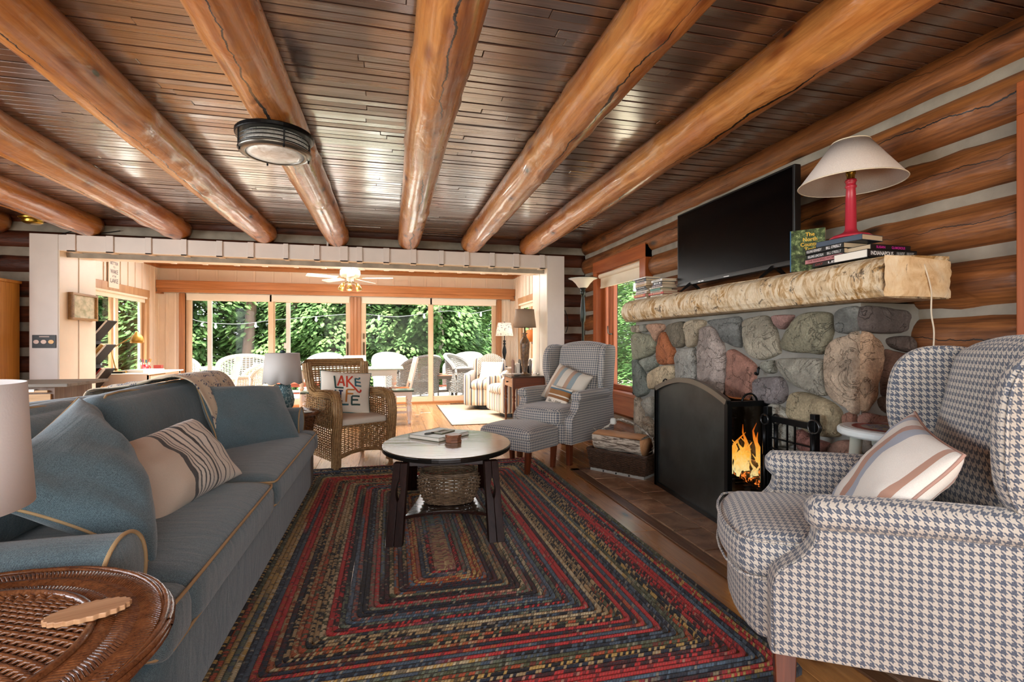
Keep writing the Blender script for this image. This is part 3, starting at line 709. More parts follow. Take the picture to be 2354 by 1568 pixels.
ho = on_x(1760, 853, FX); MB().tube(cubic([ho + Vector((0, 0, .03)), ho + Vector((-.05, 0, .02)), ho + Vector((-.06, 0, -.02)), ho + Vector((-.08, 0, -.01))], 4), .008, 6).build('iron_hook', M_black, fp, smooth=True)

# birch-bark mantel: hewn half log on the stone
def mantel():
    t = NT('birch_bark'); tc = t.n('TexCoord'); v = t.coord((1, 1, 1), rand=False)
    n1 = t.noise(t.n('Mapping', v, _Scale=(2, 3.2, 2)), 1.5, 5, .6, .5)
    pe = t.noise(t.n('Mapping', v, _Scale=(9, 22, 9)), 1.0, 6, .68, 1.2)
    le = t.noise(t.n('Mapping', v, _Scale=(26, 90, 9)), 1.0, 3, .7, .4)
    kn = t.noise(t.n('Mapping', v, _Scale=(8, 10, 12)), 1.0, 6, .75, .8)
    P = t.n('SeparateXYZ', tc.outputs['Object']).outputs
    tan = t.math('MULTIPLY', t.ramp(P[2], [(.0, 0.0), (.1, 1.0)]), t.ramp(n1, [(.35, 0.0), (.6, 1.0)]))
    c = t.ramp(pe, [(.42, '#e2d0b2'), (.50, '#d6bd97'), (.54, '#b8905a'), (.62, '#98713a')])
    c = t.mix(t.ramp(n1, [(.35, 1.0), (.6, .0)]), c, t.ramp(pe, [(.35, '#e4d5bb'), (.65, '#c9b08a')]))
    c = t.mix(t.ramp(kn, [(.575, 0.0), (.62, .85)]), c, (.06, .04, .025, 1)); c = t.mix(t.ramp(le, [(.60, 0.0), (.68, .65)]), c, (.12, .07, .04, 1))
    t.set(Base_Color=c, Roughness=.6); t.bump(t.mix(.5, pe, kn), .5, .008)
    y0, y1 = 1.80, 4.50; L = y1 - y0
    m = thing('fireplace_mantel', 'thick birch-bark half log mantel shelf across the stone fireplace', 'mantel', (2.40, (y0 + y1) / 2, 1.36))
    prof = [(.155, 0), (-.17, 0), (-.225, .025), (-.25, .07), (-.25, .12), (-.225, .165), (-.18, .19), (-.14, .197), (.155, .200)]
    prof2 = cubic2(prof, 3); mb = MB(); n = len(prof2); ns = 60; vs = []
    for i in range(ns):
        u = i / (ns - 1); s = (u - .5) * L
        for (a, z) in prof2:
            w = 0 if z < .003 or a > .2 or z > .195 else 1
            k = .010 * nz((s * 2, z * 8, 3), 1) + .006 * nz((s * 7, z * 20, 5), 1)
            zz = z + (.006 * nz((s * 3, a * 5, 8), 1) if z > .1 and a < .0 else 0)
            e = 0
            if i == 0 and a < .0: e = .02 * nz((z * 20, a * 10, 1), 1) + .01
            endk = max(0, 1 - abs((u - 1) * L) / .10); a2 = a + (0.05 * endk if a < -.1 else 0)
            vs.append((a2 - k * w * 1.2, s + e, zz))
    fs = [(i * n + k, (i + 1) * n + k, (i + 1) * n + (k + 1) % n, i * n + (k + 1) % n) for i in range(ns - 1) for k in range(n)]
    mb.add(vs, fs + [tuple(range(n)), tuple((ns - 1) * n + k for k in range(n))[::-1]])
    mb.build('bark_log', t.m, m, smooth=False)
    # the sawn near end is covered with its own bark sheet
    e = MB(); e.grid(lambda u, v: (-.235 + .39 * u, -L / 2 - .006 - .02 * math.sin(pi * u) - .012 * nz((u * 5, v * 5, 2), 1), .004 + (.19 - .004) * v * (1 - .03 * u) - .01 * u * v), 24, 12)
    tt = NT('birch_bark_end'); vv = tt.coord((1, 1, 1), rand=False); a1 = tt.noise(tt.n('Mapping', vv, _Scale=(60, 8, 12)), 1, 4, .7, .5); a2 = tt.noise(vv, 9, 5, .7, 1)
    cc = tt.ramp(a2, [(.3, '#d0aa78'), (.5, '#e8cda2'), (.7, '#f2e2c4')]); cc = tt.mix(tt.ramp(a1, [(.62, 0.0), (.7, .7)]), cc, (.12, .06, .03, 1))
    tt.set(Base_Color=cc, Roughness=.6); tt.bump(a2, .3, .01)
    e.build('bark_end', tt.m, m, smooth=True)
mantel()
# ================================================================ outside: deck, ground, trees
deck = structure('deck')
M_deck = wood('deck_board_wood', '#f2efe9', '#dcd7ce', 0, .6, var=.08)
y = 9.95
while y < 13.4:
    MB().box(-6.5, 4.2, y + .003, y + .137, -.05, -.015).build('plank', M_deck, deck); y += .14
gt = NT('lawn_and_gravel'); gv = gt.coord((1, 1, 1)); g1 = gt.noise(gv, .5, 4, .6, .5); g2 = gt.noise(gv, 25, 4, .7)
gt.set(Base_Color=gt.mix(gt.ramp(g1, [(.36, 0.0), (.5, 1.0)]), gt.ramp(g2, [(.3, '#5c6a3c'), (.7, '#8d9660')]), gt.ramp(g2, [(.3, '#b5a78c'), (.7, '#ddd3bf')])), Roughness=.95)
gd = structure('ground')
MB().grid(lambda u, v: (-40 + 80 * u, -25 + 85 * v, -.22 + .10 * nz((u * 30, v * 30, 0), 1)), 60, 60).build('lawn', gt.m, gd, smooth=True)

def leaf_mat(name, a, b, c):
    t = NT(name); v = t.coord((1, 1, 1)); n = t.noise(v, .9, 4, .65); n2 = t.noise(v, 9, 3, .7)
    col = t.mix(.5, t.ramp(n, [(.32, a), (.5, b), (.68, c)]), t.ramp(n2, [(.3, a), (.5, b), (.7, c)]))
    t.set(Base_Color=col, Roughness=.55); tr = t.n('BsdfTranslucent', col); mx = t.n('MixShader', .35, t.b, tr)
    t.nt.links.new(mx.outputs[0], t.out.inputs['Surface']); return t.m
M_cedarleaf = leaf_mat('cedar_foliage', '#33522c', '#60874a', '#9db873')
M_brightleaf = leaf_mat('broadleaf_foliage', '#3f6b35', '#6f9f55', '#a9cc85')
M_bark = wood('tree_bark', '#6b5646', '#3a2c22', 2, .9, bump=.5)
def foliage(name, n, H, R, seed, leaf, droop=1.0, mode='cedar'):
    g = np.random.default_rng(seed)
    z = H * (0.03 + .97 * g.random(n) ** 1.25); a = g.random(n) * 2 * pi
    prof = np.clip(1.05 - z / H, .05, 1) ** .55; prof *= np.clip(.55 + z / (H * .12), 0, 1)
    lump = 1 + .22 * np.sin(a * 3 + z * 2.1 + seed) + .15 * np.sin(a * 7 - z * 4)
    rr = R * prof * lump * (1 - .55 * g.random(n) ** 2.2)
    P = np.stack([rr * np.cos(a), rr * np.sin(a), z], 1)
    out = np.stack([np.cos(a), np.sin(a), -.35 * droop + .5 * (g.random(n) - .5)], 1) + .45 * (g.random((n, 3)) - .5)
    out /= np.linalg.norm(out, axis=1)[:, None]
    side = np.cross(out, np.array([0, 0, 1.0])[None] + .5 * (g.random((n, 3)) - .5)); side /= np.linalg.norm(side, axis=1)[:, None]
    nrm = np.cross(side, out)
    L = leaf * (.6 + .8 * g.random(n))
    if mode == 'cedar': K = [(0, 1.0, .09), (.25, .62, .075), (-.25, .62, .075), (.42, .40, .07), (-.42, .40, .07), (.12, .85, .07), (-.12, .85, .07)]
    else: K = [(0, .55, .26), (.45, .5, .24), (-.45, .5, .24), (.2, .9, .22)]
    V = []; 
    for (sp, ln, w) in K:
        st = 0.0 if mode == 'cedar' else ln - .45
        b = P + out * (L * (.25 * (1 - ln) + (st if mode != 'cedar' else 0)))[:, None]
        tip = P + (out * ln + side * sp * ln * 1.2 - nrm * .12 * ln) * L[:, None]; mid = (b + tip) / 2
        d = (side - out * sp) * (w * L)[:, None]
        V.append(np.stack([b, mid + d, tip, mid - d], 1))
    V = np.concatenate(V, 0).reshape(-1, 3); m = len(V) // 4
    me = bpy.data.meshes.new(name); me.vertices.add(len(V)); me.vertices.foreach_set('co', V.astype(np.float32).ravel())
    me.loops.add(4 * m); me.loops.foreach_set('vertex_index', np.arange(4 * m, dtype=np.int32)); me.polygons.add(m)
    me.polygons.foreach_set('loop_start', np.arange(0, 4 * m, 4, dtype=np.int32)); me.update(calc_edges=True); return me
fm = [foliage('cedar_fol_a', 26000, 6.5, 1.9, 1, .21), foliage('cedar_fol_b', 26000, 6.5, 1.9, 2, .21)]
bm_ = [foliage('leaf_fol_a', 26000, 5.5, 2.3, 3, .15, .3, 'leaf')]
sh_ = [foliage('shrub_fol_a', 7000, 1.6, 1.2, 5, .13, .2, 'leaf')]
for me in fm: me.materials.append(M_cedarleaf)
for me in bm_ + sh_: me.materials.append(M_brightleaf)
def tree(label, cat, loc, me, sc, trunk_h, tr, rz, group, name='cedar_tree', lean=0, z0=.0):
    t = thing(name, label, cat, loc, rz, group); t.scale = (sc, sc, sc)
    f = link('foliage', me, None, t); f['kind'] = 'stuff'; f.location = (0, 0, z0)
    MB().tube([(0, 0, -.3), (.05 + lean * .3, .02, trunk_h * .3), (lean * .7, .05, trunk_h * .6), (lean, 0, trunk_h)], [tr, tr * .85, tr * .6, tr * .2], 10).build('trunk', M_bark, t, smooth=True)
GC = 'cedars in a row beyond the deck'
for k, (x, yy, s, m) in enumerate([(-7.6, 15.6, 1.05, 0), (-5.2, 15.2, 1.0, 1), (-3.0, 16.2, 1.0, 0), (-1.6, 15.0, .9, 1), (.0, 15.6, 1.0, 0), (1.3, 15.0, .95, 1), (-9.8, 16.5, 1.2, 1)]):
    tree(('cedar behind the left end of the sliding doors, second from the left', 'cedar whose sprays hang over the cream wicker loveseat', 'cedar behind the teal lamp', 'cedar just left of the centre door post', 'cedar just right of the centre door post', 'rightmost cedar, left of the birch trunk', 'leftmost cedar, mostly seen through the left side window')[k], 'tree', (x, yy, -.2), fm[m], s, 6, .17, k * 1.3, GC, lean=.3 * (-1) ** k, z0=[.9, 0, .8, .0, .2, 0, 0][k])
GB = 'bright leafy trees beyond the right sliding door'
for k, (x, yy, s) in enumerate([(3.2, 20.5, 1.0), (5.6, 21.5, 1.15), (8.4, 20.0, 1.1), (2.0, 23.0, 1.3), (11.0, 19, 1.2)]):
    tree(('pale leafy tree right behind the birch trunk', 'pale leafy tree above the grey wicker chair that faces left', 'pale leafy tree at the right edge of the right door', 'farthest pale leafy tree, between birch and cedar', 'pale leafy tree beyond the right side window, farthest out')[k], 'tree', (x, yy, -.2), bm_[0], s, 5, .14, k * 2.1, GB, 'leafy_tree')
tree('nearest round pale shrub seen past the right edge of the sliding door', 'shrub', (4.6, 17.0, -.2), sh_[0], 1.2, .5, .05, 0, None, 'leafy_shrub')
tree('low pale shrub left of the birch trunk', 'shrub', (2.4, 17.4, -.2), sh_[0], .8, .5, .05, 2, None, 'leafy_shrub')
GW = 'leafy trees outside the side windows'
for k, (x, yy, s) in enumerate([(-8.2, 10.5, .8), (-8.5, 13.5, .9), (7.2, 9.4, .8), (7.4, 13.2, 1.0)]):
    tree(('leafy tree outside the near half of the left side window', 'leafy tree outside the far half of the left side window', 'leafy tree outside the right sunroom window', 'leafy tree far outside the right sunroom window', 'small leafy tree outside the window beside the fireplace')[k], 'tree', (x, yy, -.2), bm_[0], s, 4.5, .12, k * 1.7 + 1, GW, 'leafy_tree')
bt = thing('birch_trunk', 'slender white birch trunk behind the right sliding door', 'tree', (on_y(1012, 800, 14.0).x, 14.0, -.2))
MB().tube([(0, 0, 0), (.03, 0, 1.5), (-.03, 0, 3), (.02, 0, 5)], [.075, .07, .06, .05], 12).build('trunk', flat('birch_white', '#d8d2c6', .8, var=.12), bt, smooth=True)
MB().tube([(-.02, 0, 2.6), (-.3, .1, 3.0), (-.7, .2, 3.1)], [.02, .012, .006], 6).tube([(.0, 0, 2.9), (.3, .1, 3.2)], [.015, .006], 6).build('branch', M_bark, bt, smooth=True)
for k, (x, l) in enumerate(((-3.9, 'leftmost brown tree trunk under the cedars'), (-2.9, 'thick grey-brown trunk behind the cream wicker loveseat'), (-2.25, 'leaning brown trunk just left of the teal lamp'))):
    o = MB().tube([(0, 0, 0), (.05 * k, 0, 1.2), (.16 * k, 0, 2.8), (.2 * k, 0, 5)], [.17, .14, .12, .08], 10).build('tree_trunk', M_bark, None, smooth=True)
    o.location = (x * 1.25, 13.9 + .3 * k, -.25); tag(o, l, 'trunk')
# string of bulbs under the trees
def bulbs(pts, lab):
    t = thing('string_lights', lab, 'lights', pts[0]); o0 = Vector(pts[0]); P = [Vector(p) - o0 for p in cubic(pts, 8)]
    MB().tube(P, .006, 5).build('wire', flat('grey_wire', '#55585a'), t)
    for i in range(4, len(P) - 1, 8):
        p = P[i]; MB().lathe([(0, -.13), (.025, -.11), (.035, -.08), (.02, -.045), (.018, 0)], 10, tuple(p)).build('bulb', flat('clear_bulb', '#dfe4e6', .2, var=.02), t, smooth=True)
bulbs([on_y(430, 720, 12.6), on_y(455, 738, 12.6), on_y(545, 745, 12.6), on_y(640, 735, 12.6), on_y(800, 722, 12.6)], 'string of clear bulbs across the left sliding door view')
bulbs([on_y(840, 722, 13), on_y(916, 728, 13), on_y(1030, 715, 13), on_y(1075, 722, 13), on_y(1130, 712, 13)], 'string of clear bulbs across the right sliding door view')

# ---------------------------------------------------------------- woven things
def weave(mb, S, rows, stakes, r, amp, sr=None, flip=0):
    """S(u,v)->(point, normal); rows run along u at constant v"""
    for j in range(rows):
        v = (j + .5) / rows; path = []
        for i in range(stakes * 1 + 1):
            p, n = S(min(1, i / stakes), v); path.append(Vector(p) + Vector(n) * amp * (1 if (i + j + flip) % 2 else -1))
        mb.tube(path, r, 4, cap=False)
    for i in range(stakes):
        u = (i + .5) / stakes * (stakes / stakes); u = i / stakes
        mb.tube([Vector(S(u, v)[0]) for v in (0, .25, .5, .75, 1)], sr or r, 4, cap=False)
    return mb
def bundle(mb, path, R, n, r, twist=.0, flat_=1.0):
    """parallel canes wrapped round a rim path"""
    P = [Vector(p) for p in path]; m = len(P)
    frames = []; prev = None
    for i in range(m):
        d = (P[min(i + 1, m - 1)] - P[max(i - 1, 0)]).normalized()
        if prev is None: u = d.orthogonal().normalized()
        else: u = (prev - d * prev.dot(d)).normalized()
        prev = u; frames.append((u, d.cross(u)))
    for k in range(n):
        a0 = 2 * pi * k / n
        mb.tube([P[i] + (frames[i][0] * math.cos(a0 + twist * i) + frames[i][1] * math.sin(a0 + twist * i) * flat_) * R for i in range(m)], r, 5, cap=False)
    return mb
def cane(name, a, b, rough=.5, var=.25):
    if name in _mc: return _mc[name]
    t = NT(name); v = t.coord((1, 1, 1)); n1 = t.noise(v, 35, 3, .7); n2 = t.noise(v, 220, 2, .5)
    t.set(Base_Color=t.mix(.35, t.ramp(n1, [(.3, a), (.7, b)]), t.ramp(n2, [(.35, a), (.65, b)])), Roughness=rough); t.bump(n2, .3, .002)
    _mc[name] = t.m; return t.m
M_cane = cane('brown_wicker', '#6d4c2c', '#c39b66'); M_cream = cane('cream_wicker', '#e4d2b6', '#f7ecd9'); M_greyw = cane('grey_wicker', '#85837e', '#b4b1aa'); M_whitew = cane('white_wicker', '#ece9e4', '#fbfaf8')

def wicker_armchair(label, loc, rz, mat, w=.80, cushion=None, group=None, dense=False, sc=1.0, curved=True, name='wicker_armchair'):
    t = thing(name, label, 'chair', loc, rz, group); t.scale = (sc, sc, sc); hw = w / 2
    rows, st = (20, 22) if not dense else (34, 30)
    def back(u, v):   # wraps round from arm to arm
        a = -pi * .5 + u * pi; x = hw * math.sin(a) * 1.0; y = .30 + .36 * math.cos(a) if curved else .62
        hgt = .62 + (.30 * max(0, math.cos(a)) ** .6 if curved else .3)
        p = Vector((x * (1 + .03 * v), y + .06 * v, .12 + (hgt - .12) * v)); return p, Vector((math.sin(a), math.cos(a), 0))
    mb = MB(); weave(mb, back, rows, st, .011 if dense else .009, .008, .008)
    mb.build('back_panel', mat, t, kind='stuff')
    mb = MB(); bundle(mb, [back(i / 24, 1)[0] for i in range(25)], .028, 7, .014); mb.build('rim', mat, t, smooth=True)
    for s in (-1, 1):
        mb = MB(); sidef = lambda u, v, s=s: (Vector((s * hw, .30 * (1 - u) - .12 * u * 1, .12 + .50 * v)), Vector((s, 0, 0)))
        weave(mb, sidef, rows - 4, 8, .010, .008, .008); bundle(mb, cubic([(s * hw, .30, .63), (s * hw, .0, .64), (s * hw, -.13, .58), (s * hw, -.15, .35), (s * hw, -.15, .06)], 5), .026, 7, .013)
        mb.build('arm', mat, t, kind='stuff')
    mb = MB(); weave(mb, lambda u, v: (Vector((-hw + w * u, -.14, .14 + .24 * v)), Vector((0, -1, 0))), 9, 20, .010, .007); mb.box(-hw, hw, -.13, .5, .34, .37)
    mb.build('seat_apron', mat, t)
    for sx in (-1, 1):
        for yy in (-.12, .5): MB().tube([(sx * (hw - .06), yy, 0), (sx * (hw - .06), yy, .3)], .02, 6).build('leg', mat, t)
    if cushion:
        MB().rbox((0, .16, .42), (hw - .05, .29, .05), .04, 5, (0, 0, .02)).build('seat_cushion', cushion, t, smooth=True, merge=True)
    return t
M_cushw = flat('outdoor_cushion_white', '#f4f1ea', .9, var=.02)
p = lambda u, v, y: on_y(u, v, y)
wicker_armchair('cream wicker loveseat with white cushion outside left sliding door', (p(562, 900, 11.6).x, 11.6, -.015), R_(12), M_cream, 1.05, M_cushw, sc=.98)
wicker_armchair('cream wicker rocker cut off by the left door edge', (p(448, 900, 11.6).x, 11.6, -.015), R_(60), M_cream, .85, M_cushw)
wicker_armchair('cream wicker armchair in profile just behind the white slat-back chair', (p(520, 900, 10.25).x, 10.45, -.015), R_(-62), M_cream, .75, M_cushw, sc=.82)
wicker_armchair('white wicker armchair seen above the brown wicker armchair', (p(738, 900, 11.9).x, 11.9, -.015), R_(-5), M_whitew, .8, M_cushw, dense=True)
wicker_armchair('grey wicker armchair with its back to the left pane of the right door', (p(940, 900, 11.0).x, 11.0, -.015), R_(215), M_greyw, .95, None, dense=True, sc=.98)
wicker_armchair('grey wicker armchair facing left behind the striped armchairs', (p(1098, 900, 10.9).x, 10.9, -.015), R_(62), M_greyw, .95, None, dense=True, sc=1.0)
wicker_armchair('white wicker armchair between the two grey ones, further out', (p(1062, 900, 12.6).x, 12.6, -.015), R_(-25), M_whitew, .85, M_cushw, dense=True)
wicker_armchair('white wicker armchair half hidden behind the left grey wicker chair', (p(912, 900, 12.2).x, 12.2, -.015), R_(20), M_whitew, .85, M_cushw, dense=True)
def small_table(label, loc, rz, L, Wd, H, top, legm, slats=5, name='patio_table'):
    t = thing(name, label, 'table', loc, rz)
    for k in range(slats):
        a = -Wd / 2 + Wd * k / slats; MB().box(-L / 2, L / 2, a + .004, a + Wd / slats - .004, H - .025, H).build('slat', top, t, bevel=.003)
    MB().box(-L / 2 + .03, L / 2 - .03, -Wd / 2 + .03, -Wd / 2 + .05, H - .09, H - .025).box(-L / 2 + .03, L / 2 - .03, Wd / 2 - .05, Wd / 2 - .03, H - .09, H - .025).box(-L / 2 + .03, L / 2 - .03, -.3 * Wd, .3 * Wd, .12, .14).build('apron', legm, t)
    for sx in (-1, 1):
        for sy in (-1, 1): MB().box(sx * (L / 2 - .06) - .025, sx * (L / 2 - .06) + .025, sy * (Wd / 2 - .05) - .025, sy * (Wd / 2 - .05) + .025, 0, H - .025).build('leg', legm, t, bevel=.004)
    return t
M_greywood = wood('weathered_grey_wood', '#8c8278', '#625a52', 0, .7)
small_table('low grey-brown patio table between the grey wicker chairs', (p(1018, 900, 10.9).x, 10.9, -.015), R_(5), .62, .5, .50, wood('patio_top_wood', '#a8826a', '#7c5a48', 0, .6), M_greywood)
small_table('low red-brown patio bench far behind the right sliding door', (p(1000, 900, 12.4).x, 12.4, -.015), 0, 1.3, .4, .42, wood('red_bench_wood', '#b0553a', '#7c3a26', 0, .6), wood('red_bench_wood', '', ''))
small_table('red-brown patio bench behind the teal lamp', (p(718, 900, 11.2).x, 11.2, -.015), 0, 1.3, .4, .36, wood('red_bench_wood', '', ''), wood('red_bench_wood', '', ''))
# ================================================================ living room furniture
M_sofa = fabric('blue_green_chenille', '#293a48', '#7b979e', 330, bump=.5, sheen=.35, fold=.25)
M_cord = flat('tan_piping', '#b99b70', .8, bumpy=.4, bs=300)
def pillow(name, label, cat, c, n, up, w, h, t, mat, pipe=None, group=None, roll=0, seed=1, parent=None, pr=.005, pull=.07, res=26, wr=.008, fold=0):
    M = orient(n, up, roll, c)
    o = thing(name, label, cat, (0, 0, 0), 0, group) if parent is None else None
    if o is not None: o.matrix_world = M
    def P(u, v, s):
        u, v = u * 2 - 1, v * 2 - 1
        k = max(0, (1 - u * u) * (1 - v * v))
        x = w / 2 * (u - pull * u ** 3 * (1 - v * v)); y = h / 2 * (v - pull * v ** 3 * (1 - u * u))
        z = s * t / 2 * (k ** .42) + wr * nz((u * 2.2, v * 2.2, s), 1, seed) * min(1, k * 4) + wr * .8 * nz((u * 5, v * 3, s), 1, seed + 2) * min(1, k * 3)
        z += .03 * w * nz((u * 1.1, v * 1.1, 3), 1, seed + 5)
        if fold:
            q = max(0, (u - v) / 2 + .10); z -= fold * q ** 1.6; x -= fold * .42 * q ** 1.6; y += fold * .42 * q ** 1.6
        return Vector((x, y, z))
    mb = MB(); sp = lambda q: .5 - .5 * math.cos(pi * q)
    mb.grid(lambda a, b: P(sp(a), sp(b), 1), res, res); k0 = len(mb.f); mb.grid(lambda a, b: P(sp(a), sp(b), -1), res, res)
    mb.f[k0:] = [f[::-1] for f in mb.f[k0:]]
    body = mb.build('cover', mat, o, smooth=True, merge=True)
    if pipe:
        ed = [P(k / 20, 0, 1) for k in range(20)] + [P(1, k / 20, 1) for k in range(20)] + [P(1 - k / 20, 1, 1) for k in range(20)] + [P(0, 1 - k / 20, 1) for k in range(20)]
        MB().tube(ed, pr, 6, closed=True).build('piping', pipe, o, smooth=True)
    return o, P
def cushion_piping(c, h, r, zk=1, rad=.005, M=None, k=10):
    """loop following the upper edge of an rbox cushion"""
    x, y, z = c; a, b, d = h; pts = []
    for cx, cyy, a0 in ((a - r, b - r, 0), (-(a - r), b - r, 90), (-(a - r), -(b - r), 180), (a - r, -(b - r), 270)):
        for i in range(k + 1):
            an = R_(a0 + 90 * i / k); pts.append(Vector((x + cx + r * math.cos(an) * .98, y + cyy + r * math.sin(an) * .98, z + zk * (d - r * .30))))
    if M is not None: pts = [M @ p for p in pts]
    return pts
def sofa():
    S = thing('sofa', 'long blue-green rolled-arm sofa with tan corded edges on the left', 'sofa', (-.565, 1.42, 0))
    MB().rbox((-.52, 1.475, .165), (.485, 1.45, .145), .025, 6).build('base', M_sofa, S, smooth=True, merge=True)
    b = MB(); b.rbox((-.96, 1.475, .445), (.095, 1.45, .425), .08, 8, warp=lambda p: (p[0] - .10 * (p[2] / .86) ** 2, p[1], p[2] + .02 * math.sin(p[1] * 2)))
    b.build('back_frame', M_sofa, S, smooth=True, merge=True)
    for ya, lab in ((.115, 'near'), (2.835, 'far')):
        a = MB(); a.rbox((-.55, ya, .28), (.42, .095, .24), .03, 6)
        def arm(u, v):
            an = v * 2 * pi; R = .118 + .004 * nz((u * 4, math.cos(an), math.sin(an)), 1); return Vector((-.98 + .855 * u, ya + R * math.cos(an) * 1.02, .525 + R * math.sin(an)))
        a.grid(arm, 24, 26, cv=True)
        R0 = .118; a.grid(lambda u, v: Vector((-.125 + .018 * (1 - u * u), ya + R0 * u * math.cos(v * 2 * pi) * 1.02, .525 + R0 * u * math.sin(v * 2 * pi))), 8, 26, cv=True)
        am = a.build('arm', M_sofa, S, smooth=True)
        pts = [Vector((-.122, ya + .119 * math.cos(R_(x)) * 1.02, .525 + .119 * math.sin(R_(x)))) for x in range(-35, 216, 8)]
        MB().tube([Vector((-.122, ya + .098, .30))] + pts + [Vector((-.122, ya - .098, .30))], .0055, 7).build('piping', M_cord, am, smooth=True)
    for ya, yb, nm in ((.235, 1.325, 0), (1.335, 2.715, 1)):
        cy_, hy = (ya + yb) / 2, (yb - ya) / 2
        f = lambda p: (p[0], p[1], p[2] - .018 * max(0, (p[0] + .15) / .15) ** 2 + .004 * nz((p[0] * 8, p[1] * 5, 1), 1, nm))
        m = MB(); m.rbox((-.44, cy_, .385), (.445, hy, .082), .055, 12, (0, 0, .028), warp=f)
        ear = None
        if nm == 0: m.rbox((-.07, .16, .385), (.072, .10, .080), .05, 8, warp=f)
        else: m.rbox((-.07, 2.79, .385), (.072, .10, .080), .05, 8, warp=f)
        c = m.build('seat_cushion', M_sofa, S, smooth=True, merge=False)
        e0, e1 = (.075, yb - .012) if nm == 0 else (ya + .012, 2.875)
        top = lambda X, Y: Vector((X, Y, .452 - .010 * max(0, (X + .15) / .15)))
        if nm == 0: path = [(-.135, .24), (-.14, .10), (-.11, .068), (-.03, .070), (-.006, .11)] + [(-.004, .11 + (e1 - .17) * k / 12) for k in range(1, 13)] + [(-.012, e1 - .01), (-.05, e1 + .008), (-.3, e1 + .008)]
        else: path = [(-.3, ya - .002), (-.05, ya - .002), (-.012, ya + .016)] + [(-.004, ya + .05 + (e1 - ya - .09) * k / 12) for k in range(0, 13)] + [(-.03, e1), (-.11, e1), (-.135, 2.72)]
        MB().tube([top(*q) for q in path], .0055, 7).build('piping', M_cord, c, smooth=True)
        low = [Vector((X, Y, .322)) for X, Y in path]
        MB().tube(low, .005, 6).build('lower_piping', M_cord, c, smooth=True)
    for ya, yb in ((.245, 1.32), (1.335, 2.71)):
        cy_, hy = (ya + yb) / 2, (yb - ya) / 2
        M = Matrix.Translation((-.80, cy_, .665)) @ Matrix.Rotation(R_(-13), 4, 'Y')
        m = MB(); m.rbox((0, 0, 0), (.105, hy, .225), .085, 12, (.05, 0, .02), M=M, warp=lambda p: (p[0] + .010 * nz((p[1] * 3, p[2] * 3, 4), 1), p[1], p[2] + .012 * nz((p[1] * 4, 1, 2), 1)))
        c = m.build('back_cushion', M_sofa, S, smooth=True, merge=True)
        pts = [Vector((.075, s, z)) for s, z in [(-hy + .02, -.12), (-hy + .012, .05), (-hy + .04, .19)] + [(-hy + .1 + (2 * hy - .2) * k / 10, .222 + .008 * math.sin(k * 1.3)) for k in range(11)] + [(hy - .04, .19), (hy - .012, .05), (hy - .02, -.12)]]
        MB().tube([M @ Vector((p.x - .012, p.y, p.z)) for p in pts], .0055, 7).build('piping', M_cord, c, smooth=True)
sofa()
pillow('throw_pillow', 'large blue-green corded throw pillow leaning in the near corner of the sofa', 'pillow', (-.915, 1.985, .705), (.52, -.34, .76), (-.65, .62, .45), .55, .55, .22, M_sofa, M_cord, roll=R_(45), seed=3, wr=.022, fold=.34)
pillow('throw_pillow', 'blue-green corded throw pillow at the far end of the sofa, in front of the lamp', 'pillow', (-.92, 3.74, .66), (.70, -.45, .50), (-.25, .1, 1), .66, .46, .20, M_sofa, M_cord, roll=R_(-8), seed=8, wr=.012)
stp = [(0, '#d6c6b2'), (.36, '#4a4b4c'), (.40, '#d9cfc0'), (.42, '#5a5c5c'), (.43, '#e6ddcf'), (.455, '#5a5c5c'), (.465, '#e6ddcf'), (.50, '#4f5152'), (.515, '#e6ddcf'), (.55, '#6a6c6c'), (.56, '#e6ddcf'), (.60, '#3f4142'), (.63, '#e6ddcf'), (.66, '#6a6c6c'), (.67, '#e6ddcf'), (.72, '#4f5152'), (.735, '#e6ddcf'), (.79, '#6a6c6c'), (.80, '#e6ddcf'), (.86, '#55575a'), (.875, '#e6ddcf')]
pillow('lumbar_pillow', 'cream lumbar pillow with charcoal stripes on the middle of the sofa', 'pillow', (-.895, 2.43, .625), (.72, -.25, .64), (-.45, -.10, .75), .58, .36, .20, stripes('cream_charcoal_stripes', stp, 0, (-.29, .29)), None, roll=R_(-10), seed=5, wr=.014)
